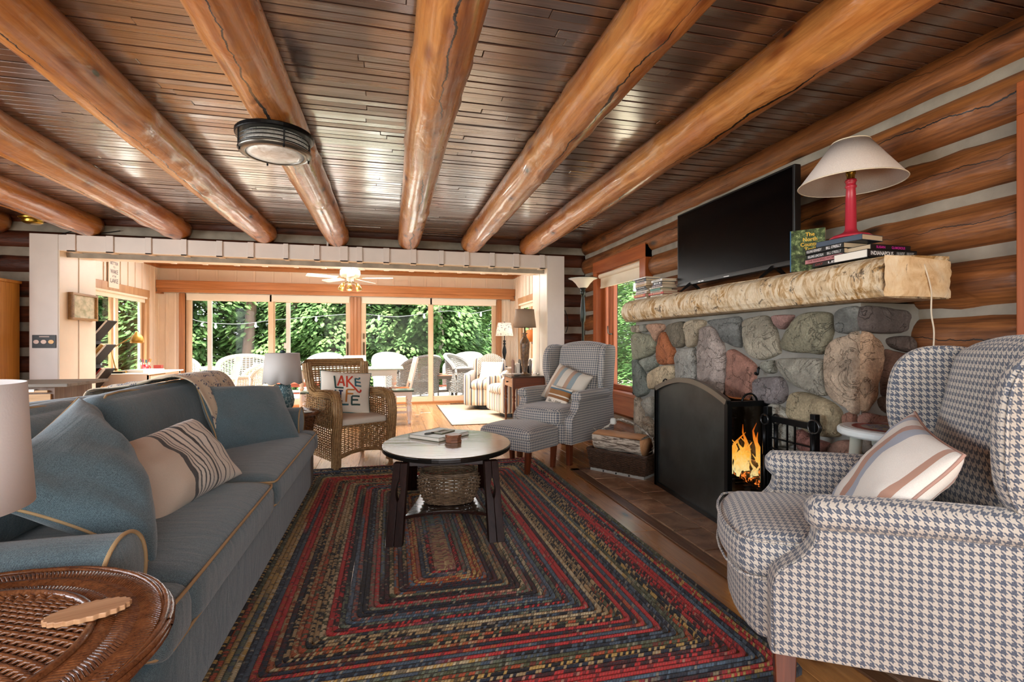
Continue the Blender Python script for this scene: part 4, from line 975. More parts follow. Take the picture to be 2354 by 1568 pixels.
# printed blanket over the back
def blanket():
    t = NT('fish_print_linen'); v = t.coord((1, 1, 1), rand=False); n = t.noise(v, 7, 5, .6, 2.2); f = t.n('TexWave', t.n('Mapping', v, _Scale=(1, 1, 1)), _Scale=26, _Distortion=9, _Detail=3).outputs['Fac']
    msk = t.math('MULTIPLY', t.ramp(n, [(.50, 0.0), (.56, 1.0)]), t.ramp(f, [(.45, 1.0), (.6, 0.1)]))
    t.set(Base_Color=t.mix(msk, t.ramp(t.noise(v, 3, 2), [(.3, '#cbb89b'), (.7, '#dccdb4')]), lin('#39425c') + (1,)), Roughness=.9, Sheen_Weight=.2); t.bump(t.noise(v, 240, 2), .3, .002)
    B = thing('throw_blanket', 'beige blanket with navy fish print draped over the sofa back', 'blanket', (-1.30, 3.25, .9))
    prof = cubic([(-1.78, .58), (-1.755, .84), (-1.66, .92), (-1.50, .915), (-1.36, .935), (-1.235, .93), (-1.13, .87), (-1.075, .76), (-1.03, .62), (-1.005, .51)] and [(-1.735, 0, .74), (-1.73, 0, .83), (-1.69, 0, .872), (-1.58, 0, .882), (-1.46, 0, .90), (-1.36, 0, .935), (-1.26, 0, .94), (-1.17, 0, .89), (-1.10, 0, .76), (-1.06, 0, .62), (-1.04, 0, .50)], 6)
    m = len(prof) - 1
    def fn(u, v, off=0):
        p = prof[min(m, int(round(v * m)))]; fr = max(0, (v - .52) / .48)
        ya = 3.40 + .06 * fr ** .7; yb = 4.10 - .12 * fr; y = ya + (yb - ya) * u
        w = .014 * math.sin(u * 22 + v * 6) + .012 * nz((u * 6, v * 6, 1), 1)
        return Vector((p.x + 1.30 + (w * .8 + .018 if v > .5 else .0), y - 3.25, p.z - .9 + abs(w) * .9 + .004))
    mb = MB(); mb.grid(fn, 34, m + 1); o = mb.build('cloth', t.m, B, smooth=True)
    sd = o.modifiers.new('thick', 'SOLIDIFY'); sd.thickness = .006; sd.offset = 1
    fr = MB()
    for k in range(46):
        p = fn(k / 45, 1); fr.tube([p, p + Vector((.004, .003 * math.sin(k), -.03))], .0016, 4)
    fr.build('fringe', flat('pale_fringe', '#e4dccf', .9), B, kind='stuff')
blanket()

# ---------------------------------------------------------------- houndstooth wing chairs and ottoman
M_hound = houndstooth('blue_houndstooth', '#c5bdb0', '#434f62', .0235)
M_hound2 = M_hound
M_leg = wood('mahogany_leg', '#7a3c20', '#3f1b0d', 2, .3, sc=1.2, var=.04, coat=.3)
def wing_chair(label, loc, rz):
    T = thing('wing_chair', label, 'chair', loc, rz, 'houndstooth wing chairs')
    H = M_hound
    for s in (-1, 1):
        prof = [(.83, .20), (.0, .20), (-.002, .30)] + cubic2([(.0, .40), (.018, .455), (.075, .50), (.115, .55), (.128, .62), (.14, .655)], 4, False) + [(.66, .655), (.80, .64), (.835, .42)]
        mb = MB(); mb.prism(prof, s * .275, s * .35, 'x') if s > 0 else mb.prism(prof, -.35, -.275, 'x')
        a = mb.build('side_panel', H, T, smooth=False, bevel=.016, seg=3)
        arm = MB()
        def af(u, v, s=s):
            y = .098 + .60 * u; an = v * 2 * pi; k = 1 if u > .04 else math.sqrt(max(0.05, 1 - (1 - u / .04) ** 2)) * .25 + .75 * (u / .04) ** .3 if u > 0 else .55
            return Vector((s * (.318 + .012 * (1 - u)) + .062 * k * math.cos(an), y, .640 + (.052 * k) * math.sin(an) + .006 * math.sin(u * pi)))
        arm.grid(af, 30, 22, cv=True); n0 = len(arm.v) - 30 * 22; arm.f.append(tuple(n0 + k for k in range(22)))
        arm.build('arm_roll', H, T, smooth=True)
        fe = [Vector((s * .352, a_, b_)) for a_, b_ in cubic2([(.012, .215), (.008, .40), (.03, .455), (.085, .50), (.125, .55), (.135, .60)], 5)]
        MB().tube(fe, .0045, 6).tube([Vector((s * .273, p.y - .002, p.z)) for p in fe], .0045, 6).build('welting', H, T, smooth=True)
        wp = cubic2([(.70, .63), (.615, .67), (.565, .76), (.548, .90), (.562, 1.03), (.605, 1.105), (.68, 1.14), (.80, 1.135), (.885, 1.10), (.86, .85), (.83, .63)], 5, False)
        w = MB(); w.prism(wp, .285, .345, 'x') if s > 0 else w.prism(wp, -.345, -.285, 'x')
        w.v = [(x + s * .035 * max(0, (.75 - y) / .2) * max(0, min(1, (z - .68) / .2)), y, z) for x, y, z in w.v]
        w.build('wing', H, T, smooth=False, bevel=.018, seg=3)
        fe = [Vector((s * (.347 + .035 * max(0, (.75 - a_) / .2) * max(0, min(1, (b_ - .68) / .2))), a_ + .012, b_ - .004)) for a_, b_ in wp[2:34]]
        MB().tube(fe, .0045, 6).build('welting', H, T, smooth=True)
    bow = lambda p: (p[0], p[1] - .085 * max(0, min(1, (.25 - p[1]) / .25)) * max(0, 1 - (p[0] / .30) ** 2) ** .6, p[2])
    MB().rbox((0, .40, .30), (.29, .40, .095), .02, 10, warp=bow).build('seat_rail', H, T, smooth=True, merge=True)
    MB().rbox((0, .32, .455), (.272, .345, .073), .045, 14, (0, .012, .030), warp=bow).build('seat_cushion', H, T, smooth=True, merge=True)
    wlt = [[Vector(bow(p)) for a_, b_ in zip(lp_, lp_[1:] + lp_[:1]) for p in (a_, a_.lerp(b_, .2), a_.lerp(b_, .4), a_.lerp(b_, .6), a_.lerp(b_, .8))] for lp_ in (cushion_piping((0, .32, .455), (.272, .357, .073), .045), cushion_piping((0, .32, .455), (.272, .357, .073), .045, -1))]
    MB().tube(wlt[0], .0045, 6, closed=True).tube(wlt[1], .0045, 6, closed=True).build('welting', H, T, smooth=True)
    def bw(p):
        z = p[2]; k = (z - .45) / .72
        return (p[0], p[1] + .115 * max(0, k) ** 1.3 - .05 * math.exp(-((z - .66) / .15) ** 2) * max(0, 1 - (p[0] / .3) ** 2), z + .052 * max(0, k) ** 3 * math.cos(min(1, abs(p[0]) / .30) * pi / 2))
    MB().rbox((0, .715, .79), (.288, .085, .345), .06, 14, (0, .03, 0), warp=bw).build('inside_back', H, T, smooth=True, merge=True)
    MB().prism([(-.335, .20), (.335, .20), (.335, 1.08), (.28, 1.135), (.15, 1.165), (0, 1.175), (-.15, 1.165), (-.28, 1.135), (-.335, 1.08)], .80, .84, 'y').build('outside_back', H, T, bevel=.012, seg=3).modifiers['bevel'].width = .012
    T.children[-1].data.transform(Matrix.Shear('XZ', 4, (0, .06))) if False else None
    for sx in (-1, 1):
        MB().prism([(-.024, .0), (.024, 0), (.032, .21), (-.032, .21)], -.022, .022, 'x', M=Matrix.Translation((sx * .30, .045, 0))).build('front_leg', M_leg, T, bevel=.003)
        MB().prism([(.045, .0), (.085, 0), (.03, .21), (-.03, .21)], -.02, .02, 'x', M=Matrix.Translation((sx * .29, .77, 0))).build('rear_leg', M_leg, T, bevel=.003)
    return T
wing_chair('wing chair by the window, ottoman before it, with the small worded pillow', (1.43, 4.68, 0), math.atan2(.60, .80) - pi / 2)
c2 = wing_chair('wing chair in the right foreground, cut off by the frame', (1.315, 1.60, 0), math.atan2(-.52, .86) - pi / 2)
ot = thing('ottoman', 'small houndstooth ottoman on mahogany legs in front of the far wing chair', 'ottoman', (1.17, 4.52, .0), math.atan2(.60, .80) - pi / 2)
MB().rbox((0, 0, .255), (.29, .235, .055), .02, 6).build('base', M_hound, ot, smooth=True, merge=True)
MB().rbox((0, 0, .335), (.295, .24, .045), .04, 12, (0, 0, .055)).build('cushion', M_hound, ot, smooth=True, merge=True)
MB().tube(cushion_piping((0, 0, .30), (.298, .243, .02), .03), .0045, 6, closed=True).build('welting', M_hound, ot, smooth=True)
for sx in (-1, 1):
    for sy in (-1, 1):
        MB().prism([(-.018 - .012 * sx, 0), (.018 - .012 * sx, 0), (.026, .20), (-.026, .20)], -.02, .02, 'y', M=Matrix.Translation((sx * .255, sy * .195, 0))).build('leg', M_leg, ot, bevel=.003)
cs = [(0, '#d3a184'), (.05, '#a5adbb'), (.13, '#e6ddd0'), (.30, '#b98a72'), (.40, '#a8b0bf'), (.52, '#e9e1d5'), (.86, '#b98a72'), (.93, '#a5adbb')]
M_pst = stripes('sand_and_blue_stripes', [(0, '#e8dfd3'), (.07, '#bb8f79'), (.14, '#a9b0bd'), (.23, '#ece5da'), (.38, '#b98a74'), (.49, '#a5adbb'), (.61, '#ece5da'), (.90, '#bb8f79'), (.95, '#ece5da')], 0, (-.26, .26))
M_pst2 = stripes('sand_and_teal_stripes', [(0, '#ddd4c4'), (.14, '#c2a48a'), (.24, '#97a3a4'), (.34, '#ddd4c4'), (.52, '#b8957c'), (.63, '#8f9fa2'), (.76, '#d9d0c0')], 0, (-.22, .22))
def chair_local(T, p): return T.matrix_world @ Vector(p)
bpy.context.view_layer.update()
R2 = Matrix.Rotation(c2.rotation_euler.z, 3, 'Z')
pillow('striped_pillow', 'large striped pillow on the foreground wing chair', 'pillow', tuple(c2.location + R2 @ Vector((.03, .41, .665))), tuple(R2 @ Vector((-.10, -.80, .50))), tuple(R2 @ Vector((.20, .35, 1))), .54, .48, .17, M_pst, flat('dusty_pink_piping', '#b58f80', .8), roll=R_(2), seed=21)
c1 = bpy.data.objects['wing_chair']; R1 = Matrix.Rotation(c1.rotation_euler.z, 3, 'Z')
pillow('striped_pillow', 'striped pillow leaning in the far wing chair by the window', 'pillow', tuple(c1.location + R1 @ Vector((-.01, .46, .70))), tuple(R1 @ Vector((.05, -.85, .50))), tuple(R1 @ Vector((.25, .4, 1))), .46, .42, .15, M_pst2, None, roll=R_(-4), seed=23)
po, PP = pillow('small_pillow', 'small cream pillow with brown waves and the words lake days', 'pillow', tuple(c1.location + R1 @ Vector((.02, .28, .61))), tuple(R1 @ Vector((.0, -.9, .42))), tuple(R1 @ Vector((.12, .3, 1))), .28, .21, .09, stripes('wave_print', [(0, '#e4d8c6'), (.30, '#e4d8c6'), (.34, '#8c5a2c'), (.48, '#e2d6c4'), (.54, '#9a662f'), (.78, '#3f6f86'), (.86, '#e4d8c6')], 1, (-.105, .105)), None, roll=R_(-3), seed=29)
M_ink = flat('dark_ink', '#1a1c20', .8)
def dome(P_, w, h, t):
    return lambda x, y: t / 2 * (max(0, (1 - (2 * x / w) ** 2) * (1 - (2 * y / h) ** 2)) ** .42) + .006
lettering('lake days', .055, M_ink, po, Matrix.Translation((0, -.062, 0)), width=.16, fn=lambda x, y: .036, bold=.0)

# ---------------------------------------------------------------- coffee table
M_espresso = wood('espresso_wood', '#2c120a', '#100503', 2, .5, sc=1.0, var=.05, coat=.05)
M_espr_x = wood('espresso_wood_flat', '#2a1610', '#120806', 0, .25, sc=1.0, var=.05, coat=.4)
M_top = wood('laminate_top', '#8f8168', '#7c6e56', 0, .20, sc=1.3, var=.0, bump=.01, coat=.5)
for _m in (M_espresso,):
    for _n in _m.node_tree.nodes:
        if _n.type == 'BSDF_PRINCIPLED': _n.inputs['Specular IOR Level'].default_value = .15
CT = thing('coffee_table', 'oval coffee table with dark pierced plank legs and low shelf on the rug', 'table', (.375, 3.40, .0125), R_(-7))
def ell(a, b, n=64, k=1.0): return [(a * math.cos(2 * pi * i / n) * k, b * math.sin(2 * pi * i / n) * k) for i in range(n)]
MB().prism(ell(.43, .50), .438, .468, 'z').build('top_rim', M_black if False else flat('black_edge', '#15120f', .22), CT, bevel=.006, seg=3)
MB().prism(ell(.425, .495), .4685, .4705, 'z').build('top_surface', M_top, CT)
def plank_leg(sx, sy):
    # two planks side by side with a keyhole between them; local x = width
    l = thing('leg', None, None); l.parent = CT
    for s in (-1, 1):
        key = [(.0012, 0), (.0012, .225), (.008, .24), (.014, .265), (.015, .29), (.010, .32), (.0012, .345), (.0012, .43)]
        poly = [(s * .046, 0)] + [(s * a, z) for a, z in key] + [(s * .042, .43)]
        m = MB(); m.prism(poly, -.026, .026, 'y')
        m.v = [(x, y + (1 if sy > 0 else -1) * .16 * (1 - z / .43) , z) for x, y, z in m.v]
        m.build('plank', M_espresso, l, bevel=.002)
    l.location = (sx * .265, sy * .385, 0); l.rotation_euler = (0, 0, R_(-8 * sx * sy))
for sx in (-1, 1):
    for sy in (-1, 1): plank_leg(sx, sy)
sh = []
for (x0, y0), (x1, y1), (bx, by) in (((-.24, -.46), (.24, -.46), (0, .07)), ((.24, -.46), (.24, .46), (-.06, 0)), ((.24, .46), (-.24, .46), (0, -.07)), ((-.24, .46), (-.24, -.46), (.06, 0))):
    for k in range(12):
        u = k / 12; w = math.sin(pi * u); sh.append((x0 + (x1 - x0) * u + bx * w, y0 + (y1 - y0) * u + by * w))
MB().prism(sh, .115, .135, 'z').build('shelf', M_espr_x, CT, bevel=.003)
MB().box(-.22, .22, -.36, -.335, .40, .438).box(-.22, .22, .335, .36, .40, .438).build('apron', M_espr_x, CT)
bk_ = thing('wicker_basket', 'round-cornered brown wicker basket on the coffee table shelf', 'basket', (.365, 3.20, .149), R_(-7))
def bS(u, v):
    a = u * 2 * pi; r = .80 + .24 * math.sin(min(1, v * 1.15) * pi * .62); cx = abs(math.cos(a)) ** .75 * math.copysign(1, math.cos(a)); sy_ = abs(math.sin(a)) ** .75 * math.copysign(1, math.sin(a))
    if v > .85: r -= (v - .85) * .6
    return Vector((.185 * r * cx, .135 * r * sy_, .18 * v + .004)), Vector((math.cos(a), math.sin(a), 0)).normalized()
M_bask = cane('grey_brown_willow', '#2c2019', '#8a7156')
mb = MB(); weave(mb, bS, 17, 30, .0046, .007, .004); mb.build('woven_side', M_bask, bk_, kind='stuff')
mb = MB(); bundle(mb, [bS(i / 60, 1)[0] for i in range(61)], .008, 4, .006, twist=.35); mb.build('rim', M_bask, bk_, smooth=True)
MB().prism(ell(.15, .11, 32), .002, .008, 'z').build('bottom', M_bask, bk_)
# things on the table top
Z0 = .4835
nA, nB, nC, nD = [on_z(u, v, Z0) for u, v in ((955, 1006), (992, 1017), (1063, 1004), (1025, 987))]
ctr = (nA + nB + nC + nD) / 4; ex = (nC - nB + nD - nA).normalized(); ang = math.atan2(ex.y, ex.x); Lx = ((nC - nB).length + (nD - nA).length) / 2; Ly = ((nB - nA).length + (nC - nD).length) / 2
NB = thing('notebook', 'olive spiral-bound notebook on the coffee table', 'notebook', tuple(ctr), ang)
MB().box(-Lx / 2, Lx / 2, -Ly / 2, Ly / 2, 0, .003).box(-Lx / 2, Lx / 2, -Ly / 2, Ly / 2, .024, .027).build('cover', flat('olive_cover', '#5f6148', .35), NB)
MB().box(-Lx / 2 + .004, Lx / 2 - .004, -Ly / 2 + .004, Ly / 2 - .012, .003, .024).build('pages', flat('paper', '#efe8da', .8, var=.02), NB)
sp = MB()
for k in range(18):
    x = -Lx / 2 + .012 + (Lx - .024) * k / 17; sp.tube([(x, Ly / 2 - .004 + .010 * math.cos(a), .014 + .018 * math.sin(a)) for a in [2 * pi * q / 10 for q in range(10)]], .0012, 4, closed=True)
sp.build('spiral_binding', flat('black_wire', '#1a1a1a', .3, .7), NB)
FR = thing('picture_card', 'grey-green card frame lying on the notebook', 'frame', tuple(ctr + Vector((.03, .012, .0275))), ang + .05)
MB().box(-.075, .075, -.05, -.028, 0, .008).box(-.075, .075, .028, .05, 0, .008).box(-.075, -.045, -.028, .028, 0, .008).box(.045, .075, -.028, .028, 0, .008).build('mat_board', flat('sage_card', '#8d8b74', .5), FR, bevel=.001)
MB().box(-.045, .045, -.028, .028, 0, .003).build('print', flat('mottled_print', '#a79a88', .6, var=.3), FR)
PN = thing('pen', 'dark ballpoint pen lying across the notebook', 'pen', tuple(ctr + Vector((-.05, -.028, .032))), ang - .25)
MB().tube([(-.065, 0, 0), (.05, 0, 0), (.066, 0, 0)], [.0042, .0042, .0012], 8).build('barrel', flat('pen_black', '#141618', .3), PN, smooth=True)
MB().box(-.06, -.02, -.001, .001, .004, .006).build('clip', flat('silver', '#b8b8b8', .3, 1.0), PN)
hx = on_z(1042, 1016, Z0)
for k in range(3):
    m = MB(); m.prism([(.056 * math.cos(R_(22 + 45 * i)), .050 * math.sin(R_(22 + 45 * i))) for i in range(8)], 0, .0165, 'z')
    o = m.build('coaster', wood('coaster_wood', '#a0694a', '#5f3824', 0, .4, var=.2), None, bevel=.0015)
    o.location = (hx.x + (.002, -.003, .001)[k], hx.y, Z0 + .0003 + .0172 * k); o.rotation_euler = (0, 0, .1 * k)
    tag(o, ('eight-sided wooden coaster, bottom of the stack on the coffee table', 'eight-sided wooden coaster, middle of the stack on the coffee table', 'eight-sided wooden coaster, top of the stack on the coffee table')[k], 'coaster', 'wooden coasters stacked on the coffee table')

# ---------------------------------------------------------------- braided rug: one part per braid
def rug():
    t = NT('wool_braid'); at = t.n('Attribute', attribute_name='ca'); bt_ = t.n('Attribute', attribute_name='cb'); uv = t.n('UVMap'); S_ = t.n('SeparateXYZ', uv).outputs
    ch = t.math('ADD', t.math('DIVIDE', S_[0], .0115), t.math('MULTIPLY', t.math('ABSOLUTE', t.math('SUBTRACT', S_[1], .5)), 2.2))
    cell = t.math('FLOOR', ch); side = t.math('GREATER_THAN', S_[1], .5)
    rn = t.n('TexWhiteNoise', t.n('CombineXYZ', cell, side, t.n('ObjectInfo').outputs['Random']), noise_dimensions='3D').outputs[0]
    n = t.noise(t.coord((1, 1, 1)), 420, 3, .7)
    c = t.mix(t.math('GREATER_THAN', rn, .60), at.outputs['Color'], bt_.outputs['Color'])
    c = t.mix(t.math('GREATER_THAN', rn, .95), c, t.mix(.5, c, (.45, .38, .26, 1))); c = t.mix(t.math('LESS_THAN', rn, .12), c, t.mix(.65, c, (.012, .012, .016, 1)))
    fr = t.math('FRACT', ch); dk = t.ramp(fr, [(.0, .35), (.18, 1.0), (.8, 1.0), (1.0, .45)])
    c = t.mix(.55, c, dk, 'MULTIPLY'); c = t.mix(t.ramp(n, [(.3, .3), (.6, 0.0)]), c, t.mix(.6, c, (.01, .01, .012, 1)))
    t.set(Base_Color=c, Roughness=.95, Sheen_Weight=.12)
    t.bump(t.math('ADD', t.math('MULTIPLY', dk, .8), t.math('MULTIPLY', n, .6)), .9, .006)
    pal = {'red': '#c43534', 'brick': '#b5532f', 'rust': '#a8592f', 'navy': '#232b3a', 'slate': '#4b5a69', 'blue': '#5c7286', 'black': '#17171a', 'gold': '#c49f58', 'tan': '#b3976b', 'cream': '#cdbb94', 'olive': '#55573a', 'sage': '#6d7560', 'wine': '#4a1c20', 'grey': '#6d6d69', 'pink': '#9c5f55'}
    seq = [('navy', 'black'), ('slate', 'olive'), ('wine', 'black'), ('red', 'gold'), ('black', 'tan'), ('blue', 'slate'), ('slate', 'navy'), ('red', 'red'), ('wine', 'red'), ('black', 'olive'), ('navy', 'tan'), ('black', 'gold'),
           ('olive', 'sage'), ('gold', 'tan'), ('sage', 'slate'), ('cream', 'gold'), ('navy', 'slate'), ('slate', 'slate'), ('red', 'brick'), ('red', 'red'), ('navy', 'wine'), ('black', 'tan'), ('olive', 'brick'), ('rust', 'tan'), ('brick', 'olive'), ('tan', 'black'), ('cream', 'tan'), ('slate', 'black'), ('red', 'red'), ('wine', 'red'), ('sage', 'navy'), ('blue', 'slate'), ('red', 'brick'), ('navy', 'black'), ('navy', 'blue'), ('sage', 'cream'), ('red', 'pink'), ('wine', 'black'), ('rust', 'slate'), ('cream', 'olive'), ('tan', 'sage'), ('wine', 'navy'), ('olive', 'tan'), ('rust', 'blue'), ('pink', 'slate'), ('brick', 'gold'), ('slate', 'tan'), ('pink', 'sage'), ('rust', 'pink'), ('sage', 'blue'), ('tan', 'pink'), ('grey', 'rust')]
    X0, X1, Y0, Y1 = -.87, 1.42, 1.44, 4.84; wd = .0222
    cx, cy_ = (X0 + X1) / 2, (Y0 + Y1) / 2; hx_, hy = (X1 - X0) / 2, (Y1 - Y0) / 2
    RG = thing('braided_rug', 'large rectangular braided rug in red, navy, gold and grey on the living room floor', 'rug', (cx, cy_, 0), 0)
    nr = int(hx_ / wd); rr = random.Random(5)
    for k in range(nr):
        off = wd * (k + .5); a, b = hx_ - off, hy - off
        if a < wd * .8: a = wd * .02
        rc = max(.004, min(.035, a * .5)) * (1 if k > 2 else 1.5)
        loop = []
        for sx, sy, a0 in ((1, 1, 0), (-1, 1, 90), (-1, -1, 180), (1, -1, 270)):
            for i in range(4):
                an = R_(a0 + 30 * i); loop.append(Vector((sx * (a - rc) + rc * math.cos(an), sy * (b - rc) + rc * math.sin(an), 0)))
        # densify straight runs
        P = []; m = len(loop)
        for i in range(m):
            p, q = loop[i], loop[(i + 1) % m]; L = (q - p).length; ns = max(1, int(L / .12))
            for j in range(ns): P.append(p.lerp(q, j / ns))
        m = len(P); prof = [(-.5, .0), (-.46, .006), (-.25, .0105), (0, .012), (.25, .0105), (.46, .006), (.5, .0)]
        me = bpy.data.meshes.new('braid'); vs = []; fs = []; uvs = []; dist = [0]
        for i in range(m): dist.append(dist[-1] + (P[(i + 1) % m] - P[i]).length)
        for i in range(m):
            d = (P[(i + 1) % m] - P[i - 1]).normalized(); nn = Vector((d.y, -d.x, 0)); wv = .0022 * nz((P[i].x * 3, P[i].y * 3, k), 1)
            for (s, z) in prof: vs.append(P[i] + nn * (s * wd * (1.02 if k < nr - 1 else 2.6) + wv) + Vector((0, 0, z + .001)))
        np_ = len(prof)
        for i in range(m):
            j = (i + 1) % m
            for q in range(np_ - 1):
                fs.append((i * np_ + q, j * np_ + q, j * np_ + q + 1, i * np_ + q + 1)); uvs.append(((dist[i], q / 6), (dist[i + 1], q / 6), (dist[i + 1], (q + 1) / 6), (dist[i], (q + 1) / 6)))
        me.from_pydata([tuple(v) for v in vs], [], fs)
        ul = me.uv_layers.new(name='UVMap'); ul.data.foreach_set('uv', [c for f in uvs for p in f for c in p])
        nsg = rr.choice((3, 4, 5, 6)); segs_ = []; pos = rr.uniform(0, .2)
        for _q in range(nsg): segs_.append((pos, seq[(k + rr.choice((0, 0, 0, 1, 2, -1, 3, 12))) % len(seq)])); pos += rr.uniform(.08, .32)
        for nm, q in (('ca', 0), ('cb', 1)):
            ca = me.color_attributes.new(nm, 'FLOAT_COLOR', 'POINT'); dat = []
            for i in range(m):
                f = dist[i] / dist[-1]; A = segs_[-1][1]
                for ps, sg_ in segs_:
                    if f >= ps: A = sg_
                cc = tuple(lin(pal[A[q]])) + (1,)
                dat += list(cc) * np_
            ca.data.foreach_set('color', dat)
        me.polygons.foreach_set('use_smooth', [True] * len(me.polygons))
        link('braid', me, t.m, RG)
rug()
# ================================================================ hearth things, mantel things
# three-fold fire screen: arched mesh front, glazed side wing
def fire_screen():
    T = thing('fire_screen', 'black three-fold fire screen with arched front on the hearth', 'fire screen', (2.04, 3.15, .0145))
    ya, yb = .49, -.49; x0, x1 = .05, -.035
    n = 24
    def top(u): return .775 + .10 * math.sin(pi * u) ** .9
    arch = [(x0 + (x1 - x0) * k / n, ya + (yb - ya) * k / n, top(k / n)) for k in range(n + 1)]
    fr = MB()
    for a, b in zip(arch[:-1], arch[1:]): fr.bar(a, b, .035, .032, up=(1, 0, 0))
    fr.build('arched_top_rail', flat('pewter_edge', '#6d675f', .35, .7), T)
    f2 = MB(); f2.bar((x0, ya, .0), (x0, ya, .785), .025, .03, (1, 0, 0)).bar((x1, yb, 0), (x1, yb, .785), .025, .03, (1, 0, 0)).bar((x0, ya, .015), (x1, yb, .015), .03, .025, (1, 0, 0))
    f2.build('frame', M_black, T)
    m = NT('fire_mesh'); a, b = boxmap(m, .004); g = m.math('MAXIMUM', m.math('GREATER_THAN', m.math('FRACT', a), .62), m.math('GREATER_THAN', m.math('FRACT', b), .62))
    m.set(Base_Color=m.ramp(m.noise(m.coord((1, 1, 1)), 5, 5, .7), [(.35, '#1a1d1c'), (.7, '#333836')]), Roughness=.32, Metallic=.3); m.bump(g, .3, .001)
    mm = MB()
    vs = [Vector(p) + Vector((.004, 0, 0)) for p in arch]; vb = [Vector((p.x, p.y, .02)) for p in vs]; k = len(vs)
    mm.add(vs + vb, [(i, i + 1, k + i + 1, k + i) for i in range(k - 1)]); me = mm.build('mesh_panel', m.m, T)
    sd = me.modifiers.new('t', 'SOLIDIFY'); sd.thickness = .003
    sw = MB(); A, B = Vector((x1, yb - .005, 0)), Vector((.235, yb + .01, 0)); H = .765
    for p, q in ((A, A + Vector((0, 0, H))), (B, B + Vector((0, 0, H))), (A + Vector((0, 0, H)), B + Vector((0, 0, H))), (A + Vector((0, 0, .02)), B + Vector((0, 0, .02)))): sw.bar(p, q, .032, .028, (0, 1, 0))
    sw.build('side_wing_frame', M_black, T)
    gp = MB(); gp.box(A.x, B.x, yb - .002, yb + .002, .02, H); gp.build('side_wing_glass', glass('smoked_glass', (.80, .78, .76), 0, .05), T)
    s2 = MB(); A2 = Vector((x0, ya + .005, 0)); B2 = Vector((.25, ya - .0, 0))
    for p, q in ((A2, A2 + Vector((0, 0, H))), (B2, B2 + Vector((0, 0, H))), (A2 + Vector((0, 0, H)), B2 + Vector((0, 0, H))), (A2 + Vector((0, 0, .02)), B2 + Vector((0, 0, .02)))): s2.bar(p, q, .03, .028, (0, 1, 0))
    s2.box(A2.x, B2.x, ya, ya + .002, .02, H); s2.build('far_wing', M_black, T)
    for (cx, yy, z) in ((x0 + .02, ya - .09, .80), (.12, yb, .77)):
        vert = abs(yy - yb) < .01
        pts = [(cx + (.055 * math.cos(a) if vert else 0), yy + (0 if vert else .04 * math.cos(a)), z + .055 * math.sin(a)) for a in [pi * q / 10 for q in range(11)]]
        MB().tube(pts, .0065, 8).build('carry_handle', M_black, T, smooth=True)
fire_screen()
# fire: logs on a grate and flames (they give off light)
FRX, FRY, FRZ = 2.47, 3.02, .112
g = thing('fire_grate', 'iron grate with burning logs inside the firebox', 'grate', (FRX, FRY, FRZ))
gm = MB()
for k in range(6): gm.bar((-.10, -.2 + .08 * k, .05), (.14, -.2 + .08 * k, .05), .014, .014)
for sx in (-.09, .12):
    for sy in (-.18, .18): gm.bar((sx, sy, 0), (sx, sy, .05), .014, .014)
gm.build('bars', M_black, g)
lg = NT('charred_log'); v = lg.coord((1, 1, 1)); nn_ = lg.noise(v, 30, 5, .7); lg.set(Base_Color='#14100d', Roughness=.9)
lg.put(lg.b.inputs['Emission Color'], (1, .22, .03, 1)); lg.put(lg.b.inputs['Emission Strength'], lg.ramp(nn_, [(.55, 0.0), (.66, 3.0)])); lg.bump(nn_, 1, .01)
for k, (a, b, r) in enumerate((((-.07, -.19, .10), (.02, .19, .10), .042), ((.06, -.18, .10), (.0, .20, .10), .045), ((-.02, -.15, .17), (.05, .16, .17), .04))):
    MB().tube([a, tuple((x + y) / 2 + .005 for x, y in zip(a, b)), b], [r, r * 1.05, r * .9], 12).build('burning_log', lg.m, g, smooth=True)
def flames():
    t = NT('flame'); P = t.n('SeparateXYZ', t.n('TexCoord').outputs['Object']).outputs; n = t.noise(t.n('Mapping', t.n('TexCoord').outputs['Object'], _Scale=(1, 1, .45)), 22, 4, .6, 2.0)
    h = t.math('ADD', P[2], t.math('MULTIPLY', t.math('SUBTRACT', n, .5), .30))
    em = t.n('Emission', t.ramp(h, [(.0, '#fff0b0'), (.16, '#ffc04a'), (.30, '#f57a18'), (.42, '#a82c06')]), 1.35)
    tr = t.n('BsdfTransparent'); lw = t.n('LayerWeight', .35)
    a = t.math('MULTIPLY', t.ramp(h, [(.25, 1.0), (.44, .10)]), t.ramp(lw.outputs['Facing'], [(.35, 1.0), (.85, .05)]))
    mx = t.n('MixShader', t.math('MULTIPLY', a, t.ramp(n, [(.38, .25), (.55, 1.0)])), tr, em); t.nt.links.new(mx.outputs[0], t.out.inputs['Surface'])
    T = thing('fire', 'orange flames above the logs in the firebox, seen through the screen wing', 'fire', (FRX - .01, FRY, FRZ + .10))
    r = random.Random(11)
    for k in range(15):
        x, y = r.uniform(-.08, .06), r.uniform(-.19, .18); H = r.uniform(.14, .34) * (1.15 - abs(y) * 2); w = r.uniform(.018, .034)
        path = [(x + .03 * math.sin(q * .9 + k) * q / 6, y + .035 * math.sin(q * 1.1 + k * 2) * q / 6, H * q / 7) for q in range(8)]
        MB().tube(path, [w * .5, w, w * 1.05, w * .9, w * .65, w * .42, w * .22, .002], 10).build('flame', t.m, T, smooth=True)
flames()
light('fire_light', 'POINT', (FRX - .05, FRY, .38), (0, 0, 0), 5, (1, .45, .12), shadow_soft_size=.1)

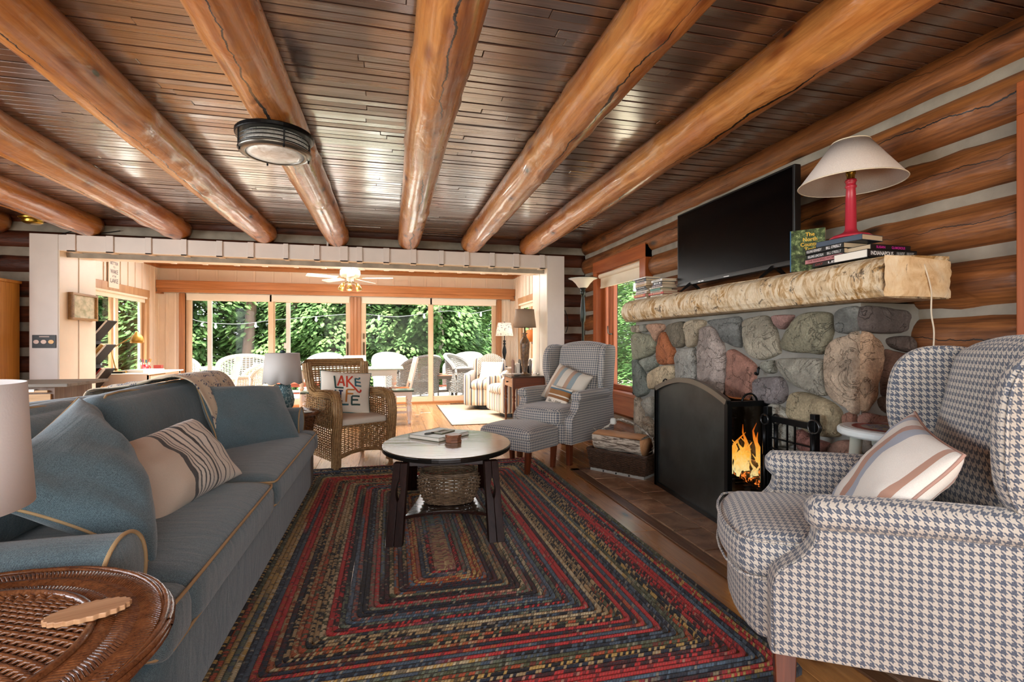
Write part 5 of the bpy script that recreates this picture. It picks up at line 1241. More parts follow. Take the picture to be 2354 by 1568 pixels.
# firewood basket
c0, c1_ = Vector((1.765, 4.20, 0)), Vector((2.04, 3.80, 0)); dv = (c1_ - c0); angb = math.atan2(dv.y, dv.x); Lb = dv.length * 1.08
FB = thing('firewood_basket', 'dark woven basket with twisted branch handle holding firewood on the hearth', 'basket', tuple((c0 + c1_) / 2 + Vector((.62, .42, 0)).normalized() * .14 + Vector((0, 0, .0142))), angb)
M_dkw = cane('dark_woven_bark', '#1d130e', '#5e4432')
hl, hw_ = Lb / 2, .14
def bs(u, v):
    per = 2 * (2 * hl + 2 * hw_); d = u * per; k = 1 + .10 * v
    if d < 2 * hl: p = (-hl + d, -hw_); nrm = (0, -1, 0)
    elif d < 2 * hl + 2 * hw_: p = (hl, -hw_ + d - 2 * hl); nrm = (1, 0, 0)
    elif d < 4 * hl + 2 * hw_: p = (hl - (d - 2 * hl - 2 * hw_), hw_); nrm = (0, 1, 0)
    else: p = (-hl, hw_ - (d - 4 * hl - 2 * hw_)); nrm = (-1, 0, 0)
    return Vector((p[0] * k, p[1] * k, .025 + .165 * v)), Vector(nrm)
mb = MB(); weave(mb, bs, 17, 64, .0062, .005, .005); mb.build('woven_side', M_dkw, FB, kind='stuff')
MB().box(-hl * .99, hl * .99, -hw_ * .96, hw_ * .96, .022, .18).build('liner', flat('dark_liner', '#120d0a'), FB)
mb = MB(); bundle(mb, [bs(i / 64, 1)[0] for i in range(65)], .009, 4, .006, twist=.4); mb.build('rim', M_dkw, FB, smooth=True)
bb = MB().box(-hl, hl, -hw_ - .004, hw_ + .004, 0, .024).build('base_board', flat('whitewashed_board', '#a8a8a2', .7, bumpy=.3), FB, bevel=.002)
for k in (-.3, 0, .3): MB().lathe([(.0, .008), (.006, .006), (.008, 0)], 10, M=Matrix.Translation((k * hl * 1.6, -hw_ - .004, .012)) @ Matrix.Rotation(pi / 2, 4, 'X')).build('stud', M_black, FB, smooth=True)
hp = cubic([(-hl * 1.05, 0, .17), (-hl * 1.12, .0, .26), (-hl * .75, .01, .37), (-hl * .2, 0, .455), (hl * .25, -.01, .445), (hl * .8, .01, .37), (hl * 1.1, 0, .26), (hl * 1.0, -.03, .16), (hl * .85, -.06, .17)], 6)
tw_ = NT('twisted_branch'); nb = tw_.noise(tw_.coord((1, 1, 1)), 30, 4, .7); tw_.set(Base_Color=tw_.ramp(nb, [(.35, '#33261c'), (.5, '#8c8478'), (.65, '#d8d4c8')]), Roughness=.6)
hm_ = MB(); hm_.tube(hp, [.008 + .003 * math.sin(i * 1.7) for i in range(len(hp))], 7)
hm_.tube([p + Vector((.003 * math.sin(i), .012 * math.cos(i * .8), .010 * math.sin(i * .8))) for i, p in enumerate(hp)], .004, 5); hm_.tube([p + Vector((0, .012 * math.cos(i * .7 + 3), .010 * math.sin(i * .7 + 3))) for i, p in enumerate(hp)], .0035, 5)
rr = random.Random(3)
for e in (-1, 1):
    for k in range(6):
        b0 = Vector((e * hl * 1.05, rr.uniform(-.03, .03), .18 + .03 * k)); hm_.tube(cubic([b0, b0 + Vector((e * rr.uniform(-.03, .04), rr.uniform(-.05, .05), .04)), b0 + Vector((e * rr.uniform(-.05, .03), rr.uniform(-.05, .05), -.01))], 5), .003, 4)
hm_.build('branch_handle', tw_.m, FB, smooth=True)
MB().rbox((-hl * .42, 0, .435), (.028, .022, .03), .02, 5).build('pale_knot', flat('pale_knot_wood', '#cfd0c8', .6, bumpy=.4), FB, smooth=True)
def split_log(loc, rz, L, r, lab, flip=0):
    T = thing('split_log', lab, 'firewood', loc, rz, 'split logs in the firewood basket')
    bark = NT('papery_bark'); a = bark.noise(bark.coord((6, 40, 40)), 1, 5, .7, 1.2); bark.set(Base_Color=bark.ramp(a, [(.40, '#4a3d33'), (.48, '#8f8070'), (.56, '#c9bba8'), (.7, '#a39482')]), Roughness=.85); bark.bump(a, .7, .01)
    arc = [(r * 1.0 * math.copysign(abs(math.cos(R_(x))) ** .5, math.cos(R_(x))), r * 1.15 * math.sin(R_(x))) for x in range(180, 361, 12)]
    mb = MB(); ns = 20
    def fn(u, v):
        a_, z_ = arc[int(round(v * (len(arc) - 1)))]; s = (u - .5) * L; k = 1 + .10 * nz((s * 9, a_ * 14, z_ * 9), 1, int(L * 99)); return Vector((s, a_ * k, z_ * k))
    mb.grid(fn, ns, len(arc)); mb.build('bark', bark.m, T, smooth=True)
    tp = MB(); tp.grid(lambda u, v: Vector(((u - .5) * L, (v - .5) * 2.0 * r, .004 + .022 * math.sin(v * pi) + .008 * nz((u * 6, v * 6, 1), 1))), ns, 8); tp.prism([(a_, z_) for a_, z_ in arc], -L / 2, -L / 2 + .002, 'x').prism([(a_, z_) for a_, z_ in arc], L / 2 - .002, L / 2, 'x')
    tp.build('split_face', wood('split_pine', '#dca778', '#b07a4c', 0, .6, var=.05), T, smooth=True)
    return T
Mw = FB.matrix_basis
Mb = Matrix.Translation(FB.location) @ Matrix.Rotation(angb, 4, 'Z')
split_log(tuple(Mb @ Vector((-.005, -.025, .325))), angb, .47, .125, 'large split log with pale shaggy bark, topmost in the firewood basket')
split_log(tuple(Mb @ Vector((.02, .085, .26))), angb + .1, .38, .06, 'split log half hidden at the back of the firewood basket')

# fireside tool set
TS = thing('fireside_tool_rack', 'black iron fireside tool rack right of the screen', 'tool rack', (2.19, 2.37, .0145))
tr_ = MB()
for yy in (-.17, .17): tr_.box(-.017, .017, yy - .017, yy + .017, 0, .76)
tr_.build('post', M_black, TS, bevel=.003)
MB().box(-.010, .010, -.17, .17, .675, .71).build('crossbar', M_black, TS, bevel=.002); MB().box(-.10, .10, -.20, .20, 0, .012).build('foot_plate', M_black, TS, bevel=.002)
lt = MB()
for z in (.52, .62 - .04): lt.bar((0, -.17, z), (0, .17, z), .008, .008)
for yy in (-.035, .02): lt.bar((0, yy, .36), (0, yy, .68), .008, .008)
lt.build('lattice_bar', M_black, TS)
def tool(name, lab, y, kind, x=-.028):
    T = thing(name, lab, 'fire tool', (2.19 + x, 2.37 + y, .07), 0, 'fireside tools on the rack')
    MB().tube([(0, 0, .05), (0, 0, .50)], .007, 8).tube([(0, 0, .42), (0, 0, .60)], [.011, .013], 8).build('shaft', M_black, T, smooth=True)
    R = .03 if kind != 'crook' else .036
    ring = [(0, R * math.cos(a), .63 + R * math.sin(a)) for a in [2 * pi * q / 16 for q in range(16)]]
    if kind == 'crook': ring = [(0, R * math.cos(a) * (1 - .5 * max(0, (a - 4) / 3)), .64 + R * math.sin(a) * (1 - .4 * max(0, (a - 4) / 3))) for a in [-pi / 2 + 6.6 * q / 24 for q in range(25)]]
    MB().tube(ring, .0055, 7, closed=kind != 'crook').build('loop_handle', flat('brushed_iron', '#4a4a4a', .3, .9), T, smooth=True)
    e = MB()
    if kind == 'brush': e.rbox((0, 0, .0), (.02, .035, .07), .015, 4)
    elif kind == 'shovel': e.box(-.004, .004, -.05, .05, -.06, .07)
    elif kind == 'crook': e.tube(cubic([(0, 0, .06), (0, 0, -.02), (0, .02, -.04), (0, .035, .0)], 5), .007, 6)
    else: e.tube([(0, 0, .06), (0, -.02, -.04)], .006, 6).tube([(0, 0, .06), (0, .02, -.04)], .006, 6)
    e.build('tool_end', M_black, T)
tool('hearth_brush', 'iron hearth brush hanging nearest the fire screen', .165, 'brush'); tool('ash_shovel', 'iron ash shovel hanging behind the left rack post', .14, 'shovel', .03)
tool('poker', 'iron poker with a scrolled handle on the right end of the rack', -.19, 'crook'); tool('tongs', 'iron tongs hanging behind the right rack post', -.15, 'tongs', .03)

# painted stool
ST = thing('painted_stool', 'round white stool with red and blue painted top beside the tool rack', 'stool', (2.285, 1.86, .0145), .4)
pt = NT('painted_top'); P_ = pt.n('SeparateXYZ', pt.n('TexCoord').outputs['Object']).outputs
rad = pt.math('SQRT', pt.math('ADD', pt.math('POWER', P_[0], 2.0), pt.math('POWER', P_[1], 2.0)))
pn = pt.noise(pt.coord((1, 1, 1)), 22, 3, .6, 1.5)
c_ = pt.mix(pt.math('LESS_THAN', rad, .155), (.62, .68, .70, 1), lin('#8e2f2c') + (1,)); c_ = pt.mix(pt.math('LESS_THAN', rad, .118), c_, pt.ramp(pn, [(.35, '#2f4d86'), (.5, '#8fa3b8'), (.56, '#cbbf7a'), (.62, '#3f6b58')]))
pt.set(Base_Color=c_, Roughness=.3)
MB().lathe([(0, .70), (.205, .70), (.215, .708), (.215, .728), (.205, .738), (0, .738)], 40).build('top', flat('pale_blue_white_paint', '#dfe6e4', .35, var=.02), ST, smooth=False, bevel=.003)
MB().lathe([(0, .7385), (.19, .7385), (.19, .7395), (0, .7395)], 40).build('painted_disc', pt.m, ST)
for k in range(4):
    a = pi / 4 + k * pi / 2; q0 = Vector((.15 * math.cos(a), .15 * math.sin(a), .70)); q1 = Vector((.20 * math.cos(a), .20 * math.sin(a), 0))
    MB().tube([q0, q0.lerp(q1, .5), q1], [.026, .024, .017], 14).build('leg', flat('sage_white_paint', '#b9bcae', .45, var=.03), ST, smooth=True)
MB().tube([(-.17, -.0, .25), (.17, 0, .25)], .010, 8).tube([(0, -.17, .32), (0, .17, .32)], .010, 8).build('stretcher', flat('sage_white_paint', ''), ST, smooth=True)

# television on the mantel
TV = thing('television', 'large black flat television standing on the mantel', 'television', (2.37, 3.14, 1.565), R_(0))
MB().box(-.018, .03, -.63, .63, .062, .665).build('housing', flat('tv_plastic', '#0c0c0d', .4, var=.05), TV, bevel=.006)
MB().box(-.0195, -.018, -.612, .612, .09, .650).build('screen', flat('tv_screen', '#020203', .25, var=0, Specular_IOR_Level=.12), TV)
MB().box(-.021, -.017, -.63, .63, .062, .078).build('bezel_strip', flat('tv_bezel', '#3a3b3b', .35, .5, var=.02), TV)
for yy in (-.45, .45): MB().prism([(-.11, 0), (-.10, 0), (.0, .066), (.10, 0), (.11, 0), (.012, .085), (-.012, .085)], yy - .012, yy + .012, 'y').build('foot', flat('tv_plastic', ''), TV)
MB().box(-.023, -.019, .30, .33, .068, .073).box(-.023, -.019, .26, .29, .068, .073).box(-.023, -.019, -.04, .02, .066, .071).build('badge', flat('silver', '#b8b8b8', .3, 1.0), TV)

# books ---------------------------------------------------------
M_pages = flat('paper_edges', '#cdb89a', .9, var=.05); M_pagesw = flat('white_paper_edges', '#e9e4da', .9, var=.02)
def book(label, loc, rz, L, D, T_, col, pages=None, group=None, words=None, wcol='#ffffff', rx=None, cat='book', wsize=None, ry=0):
    """lying flat: spine faces local -x, length along local y"""
    o = thing('book', label, cat, loc, rz, group)
    m = flat('cover_' + col.strip('#'), col, .45, var=.04)
    mb = MB(); mb.box(0, D, -L / 2, L / 2, 0, .0022).box(0, D, -L / 2, L / 2, T_ - .0022, T_).box(0, .003, -L / 2, L / 2, 0, T_); mb.build('cover', m, o)
    MB().box(.003, D - .003, -L / 2 + .003, L / 2 - .003, .0022, T_ - .0022).build('pages', pages or M_pages, o)
    if words:
        M = Matrix.Translation((-.0006, 0, T_ / 2)) @ Matrix(((0, 0, -1, 0), (-1, 0, 0, 0), (0, 1, 0, 0), (0, 0, 0, 1)))
        for (s, pos, wd, c) in (words if isinstance(words, list) else [(words, 0, L * .7, wcol)]):
            lettering(s, wsize or T_ * .72, flat('ink_' + c.strip('#'), c, .5, var=0), o, M @ Matrix.Translation((pos, -.0, 0)), width=wd, bold=.015, name='title')
    return o
def stack(x, y, z, items, group, places):
    for k, (dx, dy, rz, L, D, T_, col, words, wc, lab) in enumerate(items):
        book(lab + places, (x + dx, y + dy, z), rz, L, D, T_, col, group=group, words=words, wcol=wc); z += T_ + .0006
    return z
ZM = 1.563
stack(2.262, 4.235, ZM, [
 (0, 0, .03, .21, .15, .016, '#d9d2c2', 'SEARCHING', '#555555', 'cream thin book, lowest'), (-.01, .01, .0, .215, .15, .026, '#c8472f', 'THE RED DEER', '#e8c070', 'orange-red book, second from the bottom'), (-.004, -.01, -.04, .23, .15, .022, '#b9a99c', 'W LONG TIMES', '#3a3232', 'grey-pink book, third from the bottom'),
 (.006, -.012, .05, .22, .16, .012, '#cfc7b8', None, '', 'pale thin book above the grey-pink one'), (.008, .0, .0, .20, .14, .018, '#2f322d', 'NORTH', '#c8c8c0', 'dark green book, fifth from the bottom'), (.004, .01, .03, .18, .13, .018, '#23241f', 'LAKE', '#c8c8c0', 'black book with a white tab'),
 (0, 0, -.02, .215, .15, .022, '#c9a772', 'THE ISLAND', '#8a5a30', 'tan book'), (0, 0, .02, .20, .15, .020, '#d7cfc4', 'WHITE WATER', '#a03c34', 'cream book with red lettering'), (-.002, .004, 0, .205, .145, .024, '#1f2a3d', 'TREVOR', '#c9b58c', 'navy blue book, second from the top'), (-.01, .01, .0, .24, .15, .015, '#e9e7e2', None, '', 'white book, topmost')],
 'paperbacks in the left stack on the mantel', ' of the left stack on the mantel')
stack(2.262, 3.955, ZM, [
 (0, 0, .03, .19, .15, .014, '#d5c9b2', 'LOST TIME', '#6a5a4a', 'cream thin book, lowest'), (-.008, -.004, .05, .23, .16, .018, '#c23a2b', 'A SHORE', '#e8d0b0', 'bright red book, second from the bottom'), (0, .0, .02, .20, .15, .018, '#b6ab98', 'GREEN BAY', '#5a5a50', 'stone-coloured book, third from the bottom'), (0, .02, .04, .16, .12, .018, '#3f7d6c', None, '', 'small teal book'),
 (-.004, 0, .08, .20, .15, .012, '#e6dfd2', 'LAKES', '#7a6a4a', 'white-edged book'), (.002, 0, .0, .17, .14, .018, '#5c4a55', 'DR GUN', '#d8c8c8', 'dull purple book'), (.01, 0, .02, .15, .13, .024, '#2a2b2e', 'EI', '#e8e8e8', 'black book, second from the top'), (.0, -.004, -.06, .20, .14, .02, '#ebe8e1', 'CAMPUS LIFE', '#55554f', 'white book, topmost')],
 'paperbacks in the stack against the television', ' of the stack beside the television')
# right end stack: two piles under the lamp
zr = ZM
AB = on_x(1910, 600, 2.22)
xs, ysr = 2.225, 2.16
book('dark paperback with a lone white initial, lowest under the red lamp', (xs, ysr + .0, ZM), R_(-3), .19, .15, .022, '#1b1512', group='books under the red lamp', words=[('LE', .03, .04, '#eeeeee'), ('DAY', -.05, .05, '#8c2a20')])
book('dusty pink hardback spine second from the bottom under the red lamp', (xs - .006, ysr + .02, ZM + .0226), R_(-2), .235, .16, .022, '#bd7f82', group='books under the red lamp', words=[('THE READING WOMEN', 0, .20, '#7a3f44')])
book('black hardback with white lettering, third from the bottom under the red lamp', (xs, ysr + .015, ZM + .0452), R_(0), .235, .16, .027, '#121413', M_pages, 'books under the red lamp', words=[('KILLING LINCOLN', -.055, .10, '#e6e6e6'), ("BILL O'REILLY", .06, .085, '#d0d0d0')])
book('black hardback with red label and white lettering, upper left under the red lamp', (xs - .004, ysr + .015, ZM + .0728), R_(1), .235, .16, .027, '#151616', M_pages, 'books under the red lamp', words=[('KILLING KENNEDY', -.06, .095, '#e6e6e6'), ("BILL O'REILLY", .06, .09, '#f2f2f2')])
b5 = book('slate-blue hardback with bare page edges, topmost under the red lamp', (2.24, 2.12, ZM + .1004), R_(-78 + 180 - 0), .24, .16, .028, '#3d4b5c', M_pages, 'books under the red lamp')
b5.rotation_euler = (0, 0, R_(8)); b5.location = (2.235, 2.10, ZM + .1004)
# pile facing the camera (spines towards -y)
book('thick black book titled INDIANAPOLIS on the near end of the mantel', (2.36, 1.915, ZM), R_(90), .30, .19, .040, '#17191a', M_pagesw, 'books on the near mantel end', words=[('INDIANAPOLIS', -.065, .135, '#f0f0f0'), ('LYNN VINCENT', .048, .05, '#b8b8b8'), ('SARA VLADIC', .108, .045, '#b8b8b8')], wsize=.026)
book('black paperback with magenta title on top of the thick black one', (2.375, 1.935, ZM + .0406), R_(91), .25, .13, .028, '#151214', M_pages, 'books on the near mantel end', words=[('SUSAN', -.065, .055, '#d42aa0'), ('GLAMOROUS', .045, .085, '#d42aa0')], wsize=.017)
# trail book standing behind
TB = thing('guide_book', 'upright trail guide with leafy cover and yellow title behind the red lamp', 'book', (2.30, 2.36, ZM), R_(-52))
fm_ = NT('forest_cover'); fn_ = fm_.noise(fm_.coord((1, 1, 1)), 40, 5, .8); fm_.set(Base_Color=fm_.ramp(fn_, [(.35, '#141c10'), (.5, '#3a4f2a'), (.62, '#7d8f5c'), (.72, '#c3cda0')]), Roughness=.3)
MB().box(-.085, .085, -.001, .0, 0, .235).build('front_cover', fm_.m, TB); MB().box(-.082, .085, 0, .020, .002, .233).build('pages', M_pages, TB); MB().box(-.088, -.083, -.001, .022, 0, .235).build('spine', flat('bright_blue', '#2f6f9c', .4), TB)
for k, (s, w) in enumerate((('The', .045), ('North', .07), ('Country', .095), ('Trail', .055))):
    lettering(s, .03, flat('title_yellow', '#e0b53c', .5, var=0), TB, Matrix.Translation((.012, -.0018, .205 - .028 * k)) @ Matrix.Rotation(pi / 2, 4, 'X'), width=w, bold=.02, name='title')
# red candlestick lamp
RL = thing('table_lamp', 'red candlestick table lamp with a wide cream cone shade on the mantel books', 'lamp', (2.315, 2.10, ZM + .129))
M_red = flat('raspberry_paint', '#b02a3c', .35, var=.04)
MB().lathe([(0, 0), (.092, 0), (.095, .006), (.082, .016), (.05, .026), (.032, .036), (.026, .05), (.024, .20), (.021, .26), (.026, .265), (.026, .272), (.021, .278), (.0235, .292), (.027, .296), (.024, .306), (.0, .31)], 28).build('candlestick_base', M_red, RL, smooth=True)
MB().lathe([(0, .308), (.018, .308), (.018, .33), (.022, .332), (.022, .352), (.018, .354), (.017, .372), (.0, .374)], 20).tube([(-.018, 0, .345), (-.034, 0, .345)], .005, 8).build('brass_socket', flat('brass', '#a08438', .28, 1.0), RL, smooth=True)
sh_m = NT('linen_shade'); nS = sh_m.noise(sh_m.coord((1, 1, 1)), 250, 2); sh_m.set(Base_Color=sh_m.ramp(nS, [(.3, '#dcd2cc'), (.7, '#efe7e1')]), Roughness=.85)
_ts = sh_m.n('BsdfTranslucent', (.9, .85, .78, 1)); _mx = sh_m.n('MixShader', .25, sh_m.b, _ts); sh_m.nt.links.new(_mx.outputs[0], sh_m.out.inputs['Surface'])
M_shade = sh_m.m
def shade(parent, prof, mat=None, n=48, th=.002, rim=None, scallop=0):
    mb = MB(); m = len(prof); vs = []
    for r, z in prof:
        for k in range(n):
            a = 2 * pi * k / n; vs.append((r * math.cos(a), r * math.sin(a), z - (scallop * abs(math.sin(a * 4)) ** 1.4 * (1 if z == prof[0][1] else 0))))
    mb.add(vs, [(i * n + k, i * n + (k + 1) % n, (i + 1) * n + (k + 1) % n, (i + 1) * n + k) for i in range(m - 1) for k in range(n)])
    o = mb.build('shade', mat or M_shade, parent, smooth=True); sd = o.modifiers.new('t', 'SOLIDIFY'); sd.thickness = th
    if rim:
        MB().tube([(v[0], v[1], v[2]) for v in vs[:n]], .003, 5, closed=True).tube([(v[0], v[1], v[2]) for v in vs[-n:]], .003, 5, closed=True).build('shade_trim', rim, o)
    return o
shade(RL, [(.238, .285), (.155, .40), (.085, .498)], rim=flat('cream_binding', '#e6dac4', .8))
MB().tube([(0, 0, .372), (0, 0, .49)], .003, 6).tube([(-.083, 0, .49), (.083, 0, .49)], .002, 5).tube([(0, -.083, .49), (0, .083, .49)], .002, 5).rbox((0, 0, .376), (.022, .022, .01), .008, 4).build('shade_carrier', M_black, RL)
cp = cubic([on_y(2115, 592, 1.86) , on_y(2125, 610, 1.775), on_y(2140, 665, 1.77), on_y(2141, 720, 1.78), on_y(2147, 760, 1.79), on_y(2146, 800, 1.80)], 8)
tag(MB().tube(cp, .0035, 6).build('cord', flat('cream_cord', '#d9cdb6', .6), None, smooth=True), 'cream lamp cord hanging over the near end of the mantel', 'cord')

# torchiere floor lamp in the corner
FL = thing('floor_lamp', 'torchiere floor lamp with frosted glass bowl in the log corner', 'lamp', (2.29, 5.74, 0))
MB().lathe([(0, 0), (.14, 0), (.14, .015), (.05, .035), (.02, .06), (.016, .10), (.016, 1.40), (.03, 1.43), (.036, 1.50), (.028, 1.60), (.02, 1.70), (.018, 1.74), (.03, 1.75), (.032, 1.79), (.024, 1.80), (.045, 1.83), (0, 1.835)], 20).build('pole', flat('bronze_green', '#2b2f2b', .35, .7), FL, smooth=True)
fz = NT('frosted_bowl'); fz.set(Base_Color='#e9e4da', Roughness=.4); _t = fz.n('BsdfTranslucent', (.95, .9, .82, 1)); _m = fz.n('MixShader', .4, fz.b, _t); fz.nt.links.new(_m.outputs[0], fz.out.inputs['Surface'])
o = MB().lathe([(.035, 1.825), (.06, 1.84), (.09, 1.885), (.13, 1.925), (.178, 1.945)], 36).build('glass_bowl', fz.m, FL, smooth=True); sd = o.modifiers.new('t', 'SOLIDIFY'); sd.thickness = .004
MB().tube([(.178 * math.cos(a), .178 * math.sin(a), 1.947) for a in [2 * pi * q / 36 for q in range(36)]], .004, 6, closed=True).build('bowl_rim', flat('bronze_green', ''), FL)
fgn = thing('sill_figurine', 'small dark metal figurine on the sill of the window by the fireplace', 'figurine', (2.595, 5.02, .5905))
MB().tube([(0, 0, 0), (0, 0, .06)], .008, 8).rbox((0, 0, .075), (.012, .02, .016), .01, 4).tube([(0, -.035, .02), (0, 0, .035), (0, .03, .012)], .006, 6).build('body', flat('dark_pewter', '#4b4640', .4, .7), fgn, smooth=True)
# ================================================================ wicker tables and chair
M_glossw = cane('glossy_brown_cane', '#4a2716', '#8a5632', .2)
def wicker_table(label, loc, r, H, rz=0, detail=1.0, cat='table'):
    T = thing('wicker_side_table', label, cat, loc, rz)
    MB().lathe([(0, H - .022), (r - .01, H - .022), (r - .01, H - .008), (0, H - .008)], 48).build('top_board', flat('dark_brown_board', '#2a170d', .4), T)
    mb = MB(); bw = .036 if detail >= 1 else .045; k = 0; R = r - .012
    while R > r * .70:
        n = int(2 * pi * R / (.0085 if detail >= 1 else .022)); sl = (.55 if k % 2 else -.55) * bw / R * 1.3
        for i in range(n):
            a = 2 * pi * i / n; p = [(q * math.cos(a + sl * f), q * math.sin(a + sl * f), H - .006 + .004 * math.sin(f * pi)) for q, f in ((R, 0), (R - bw * .5, .5), (R - bw, 1))]
            mb.tube(p, .0040 if detail >= 1 else .009, 5, cap=False)
        R -= bw; k += 1
    mb.build('herringbone_band', M_glossw, T, smooth=True, kind='stuff')
    mb = MB(); bundle(mb, [(r * math.cos(a), r * math.sin(a), H - .012) for a in [2 * pi * q / 72 for q in range(73)]], .008, 5, .0062, twist=.18); mb.build('braided_rim', M_glossw, T, smooth=True)
    rin = r * .69 if detail >= 1 else r * .45
    mb = MB()
    nj = 22 if detail >= 1 else 12
    for j in range(-nj, nj + 1):
        y = j * rin / (nj + .5); hx_ = math.sqrt(max(0, rin * rin - y * y))
        if hx_ < .01: continue
        mb.tube([(-hx_ + 2 * hx_ * q / 36, y, H - .004 + .0035 * (1 if (q + j) % 2 else -1)) for q in range(37)], .0046 if detail >= 1 else .008, 5, cap=False)
    mb.build('woven_centre', M_glossw, T, smooth=True, kind='stuff')
    MB().tube([(rin * math.cos(a), rin * math.sin(a), H - .002) for a in [2 * pi * q / 60 for q in range(60)]], .009, 6, closed=True).build('centre_ring', M_glossw, T, smooth=True)
    def sk(u, v):
        a = 2 * pi * u; rr_ = r * (.86 - .10 * v); return Vector((rr_ * math.cos(a), rr_ * math.sin(a), H - .03 - (.42 * H) * v)), Vector((math.cos(a), math.sin(a), 0))
    mb = MB(); weave(mb, sk, int(26 * min(1, detail * 1.0)), 64, .0062, .006, .006); mb.build('woven_skirt', M_glossw, T, smooth=True, kind='stuff')
    for q in range(4):
        a = R_(40) + q * pi / 2; MB().tube([(r * .80 * math.cos(a), r * .80 * math.sin(a), H - .03), (r * .84 * math.cos(a), r * .84 * math.sin(a), 0)], .018, 10).build('leg', M_glossw, T, smooth=True)
    return T
TN = Vector((-.80, 1.02, 0))
wicker_table('round glossy brown wicker side table in the left foreground', tuple(TN), .385, .62, .2)
ws = on_z(203, 1408, .630)
mb = MB(); mb.prism([((.066 + .002 * math.cos(22 * a)) * math.cos(a), (.036 + .002 * math.cos(22 * a)) * math.sin(a)) for a in [2 * pi * q / 88 for q in range(88)]], 0, .010, 'z')
o = mb.build('wooden_coaster', wood('pale_maple', '#d9ad84', '#a97850', 0, .4, sc=1.6, var=.0), None, bevel=.0015); o.location = (ws.x, ws.y, .6265); o.rotation_euler = (0, 0, R_(22)); tag(o, 'pale oval wooden coaster with notched edge on the foreground wicker table', 'coaster')
# foreground lamp
LN = thing('table_lamp', 'table lamp with tall white drum shade at the left edge, cut off by the frame', 'lamp', (-.878, 1.172, .622))
MB().lathe([(0, 0), (.06, 0), (.06, .01), (.03, .02), (.05, .06), (.055, .10), (.03, .15), (.012, .18), (.012, .26), (0, .262)], 24).build('base', flat('dark_ceramic', '#2c2f33', .3), LN, smooth=True)
M_wshade = flat('white_linen', '#ece8e6', .85, var=.01, bumpy=.08, bs=200)
shade(LN, [(.178, .205), (.170, .33), (.165, .45)], M_wshade, 64)
# far table with teal lamp
wicker_table('round brown wicker side table between the sofa end and the wicker armchair', (-.905, 4.74, 0), .29, .55, .2, .6)
TL = thing('table_lamp', 'table lamp with crackled teal ceramic base and scalloped grey-white shade', 'lamp', (-.91, 4.70, .556))
tc_ = NT('teal_ceramic'); vv = tc_.coord((1, 1, 1)); vo = tc_.n('TexVoronoi', vv, _Scale=48, feature='DISTANCE_TO_EDGE'); n_ = tc_.noise(vv, 30, 4, .7, 2)
tc_.set(Base_Color=tc_.ramp(n_, [(.35, '#22464f'), (.5, '#5d8790'), (.62, '#b9d0cf')]), Roughness=.18); tc_.bump(tc_.math('ADD', vo.outputs['Distance'], n_), .9, .012)
MB().lathe([(0, 0), (.055, 0), (.06, .01), (.088, .05), (.097, .10), (.09, .15), (.072, .20), (.066, .235), (.05, .24), (0, .24)], 32).build('base', tc_.m, TL, smooth=True)
MB().lathe([(.0, .24), (.02, .24), (.014, .26), (.014, .50), (0, .50)], 12).lathe([(0, .512), (.02, .512), (.022, .53), (.012, .538), (0, .54)], 16).build('finial', flat('dark_teal', '#20383c', .4), TL, smooth=True)
M_gshade = flat('silver_grey_shade', '#c5bfb9', .8, var=.02)
shade(TL, [(.160, .265), (.150, .38), (.138, .512)], M_gshade, 64, scallop=.022)
cst = on_z(690, 943, .556); o = MB().prism(ell(.045, .045, 20), 0, .008, 'z').build('coaster', flat('white_stone', '#d8d3c8', .5), None, bevel=.001); o.location = (-.70, 4.62, .558); tag(o, 'round white coaster on the table beside the teal lamp', 'coaster')

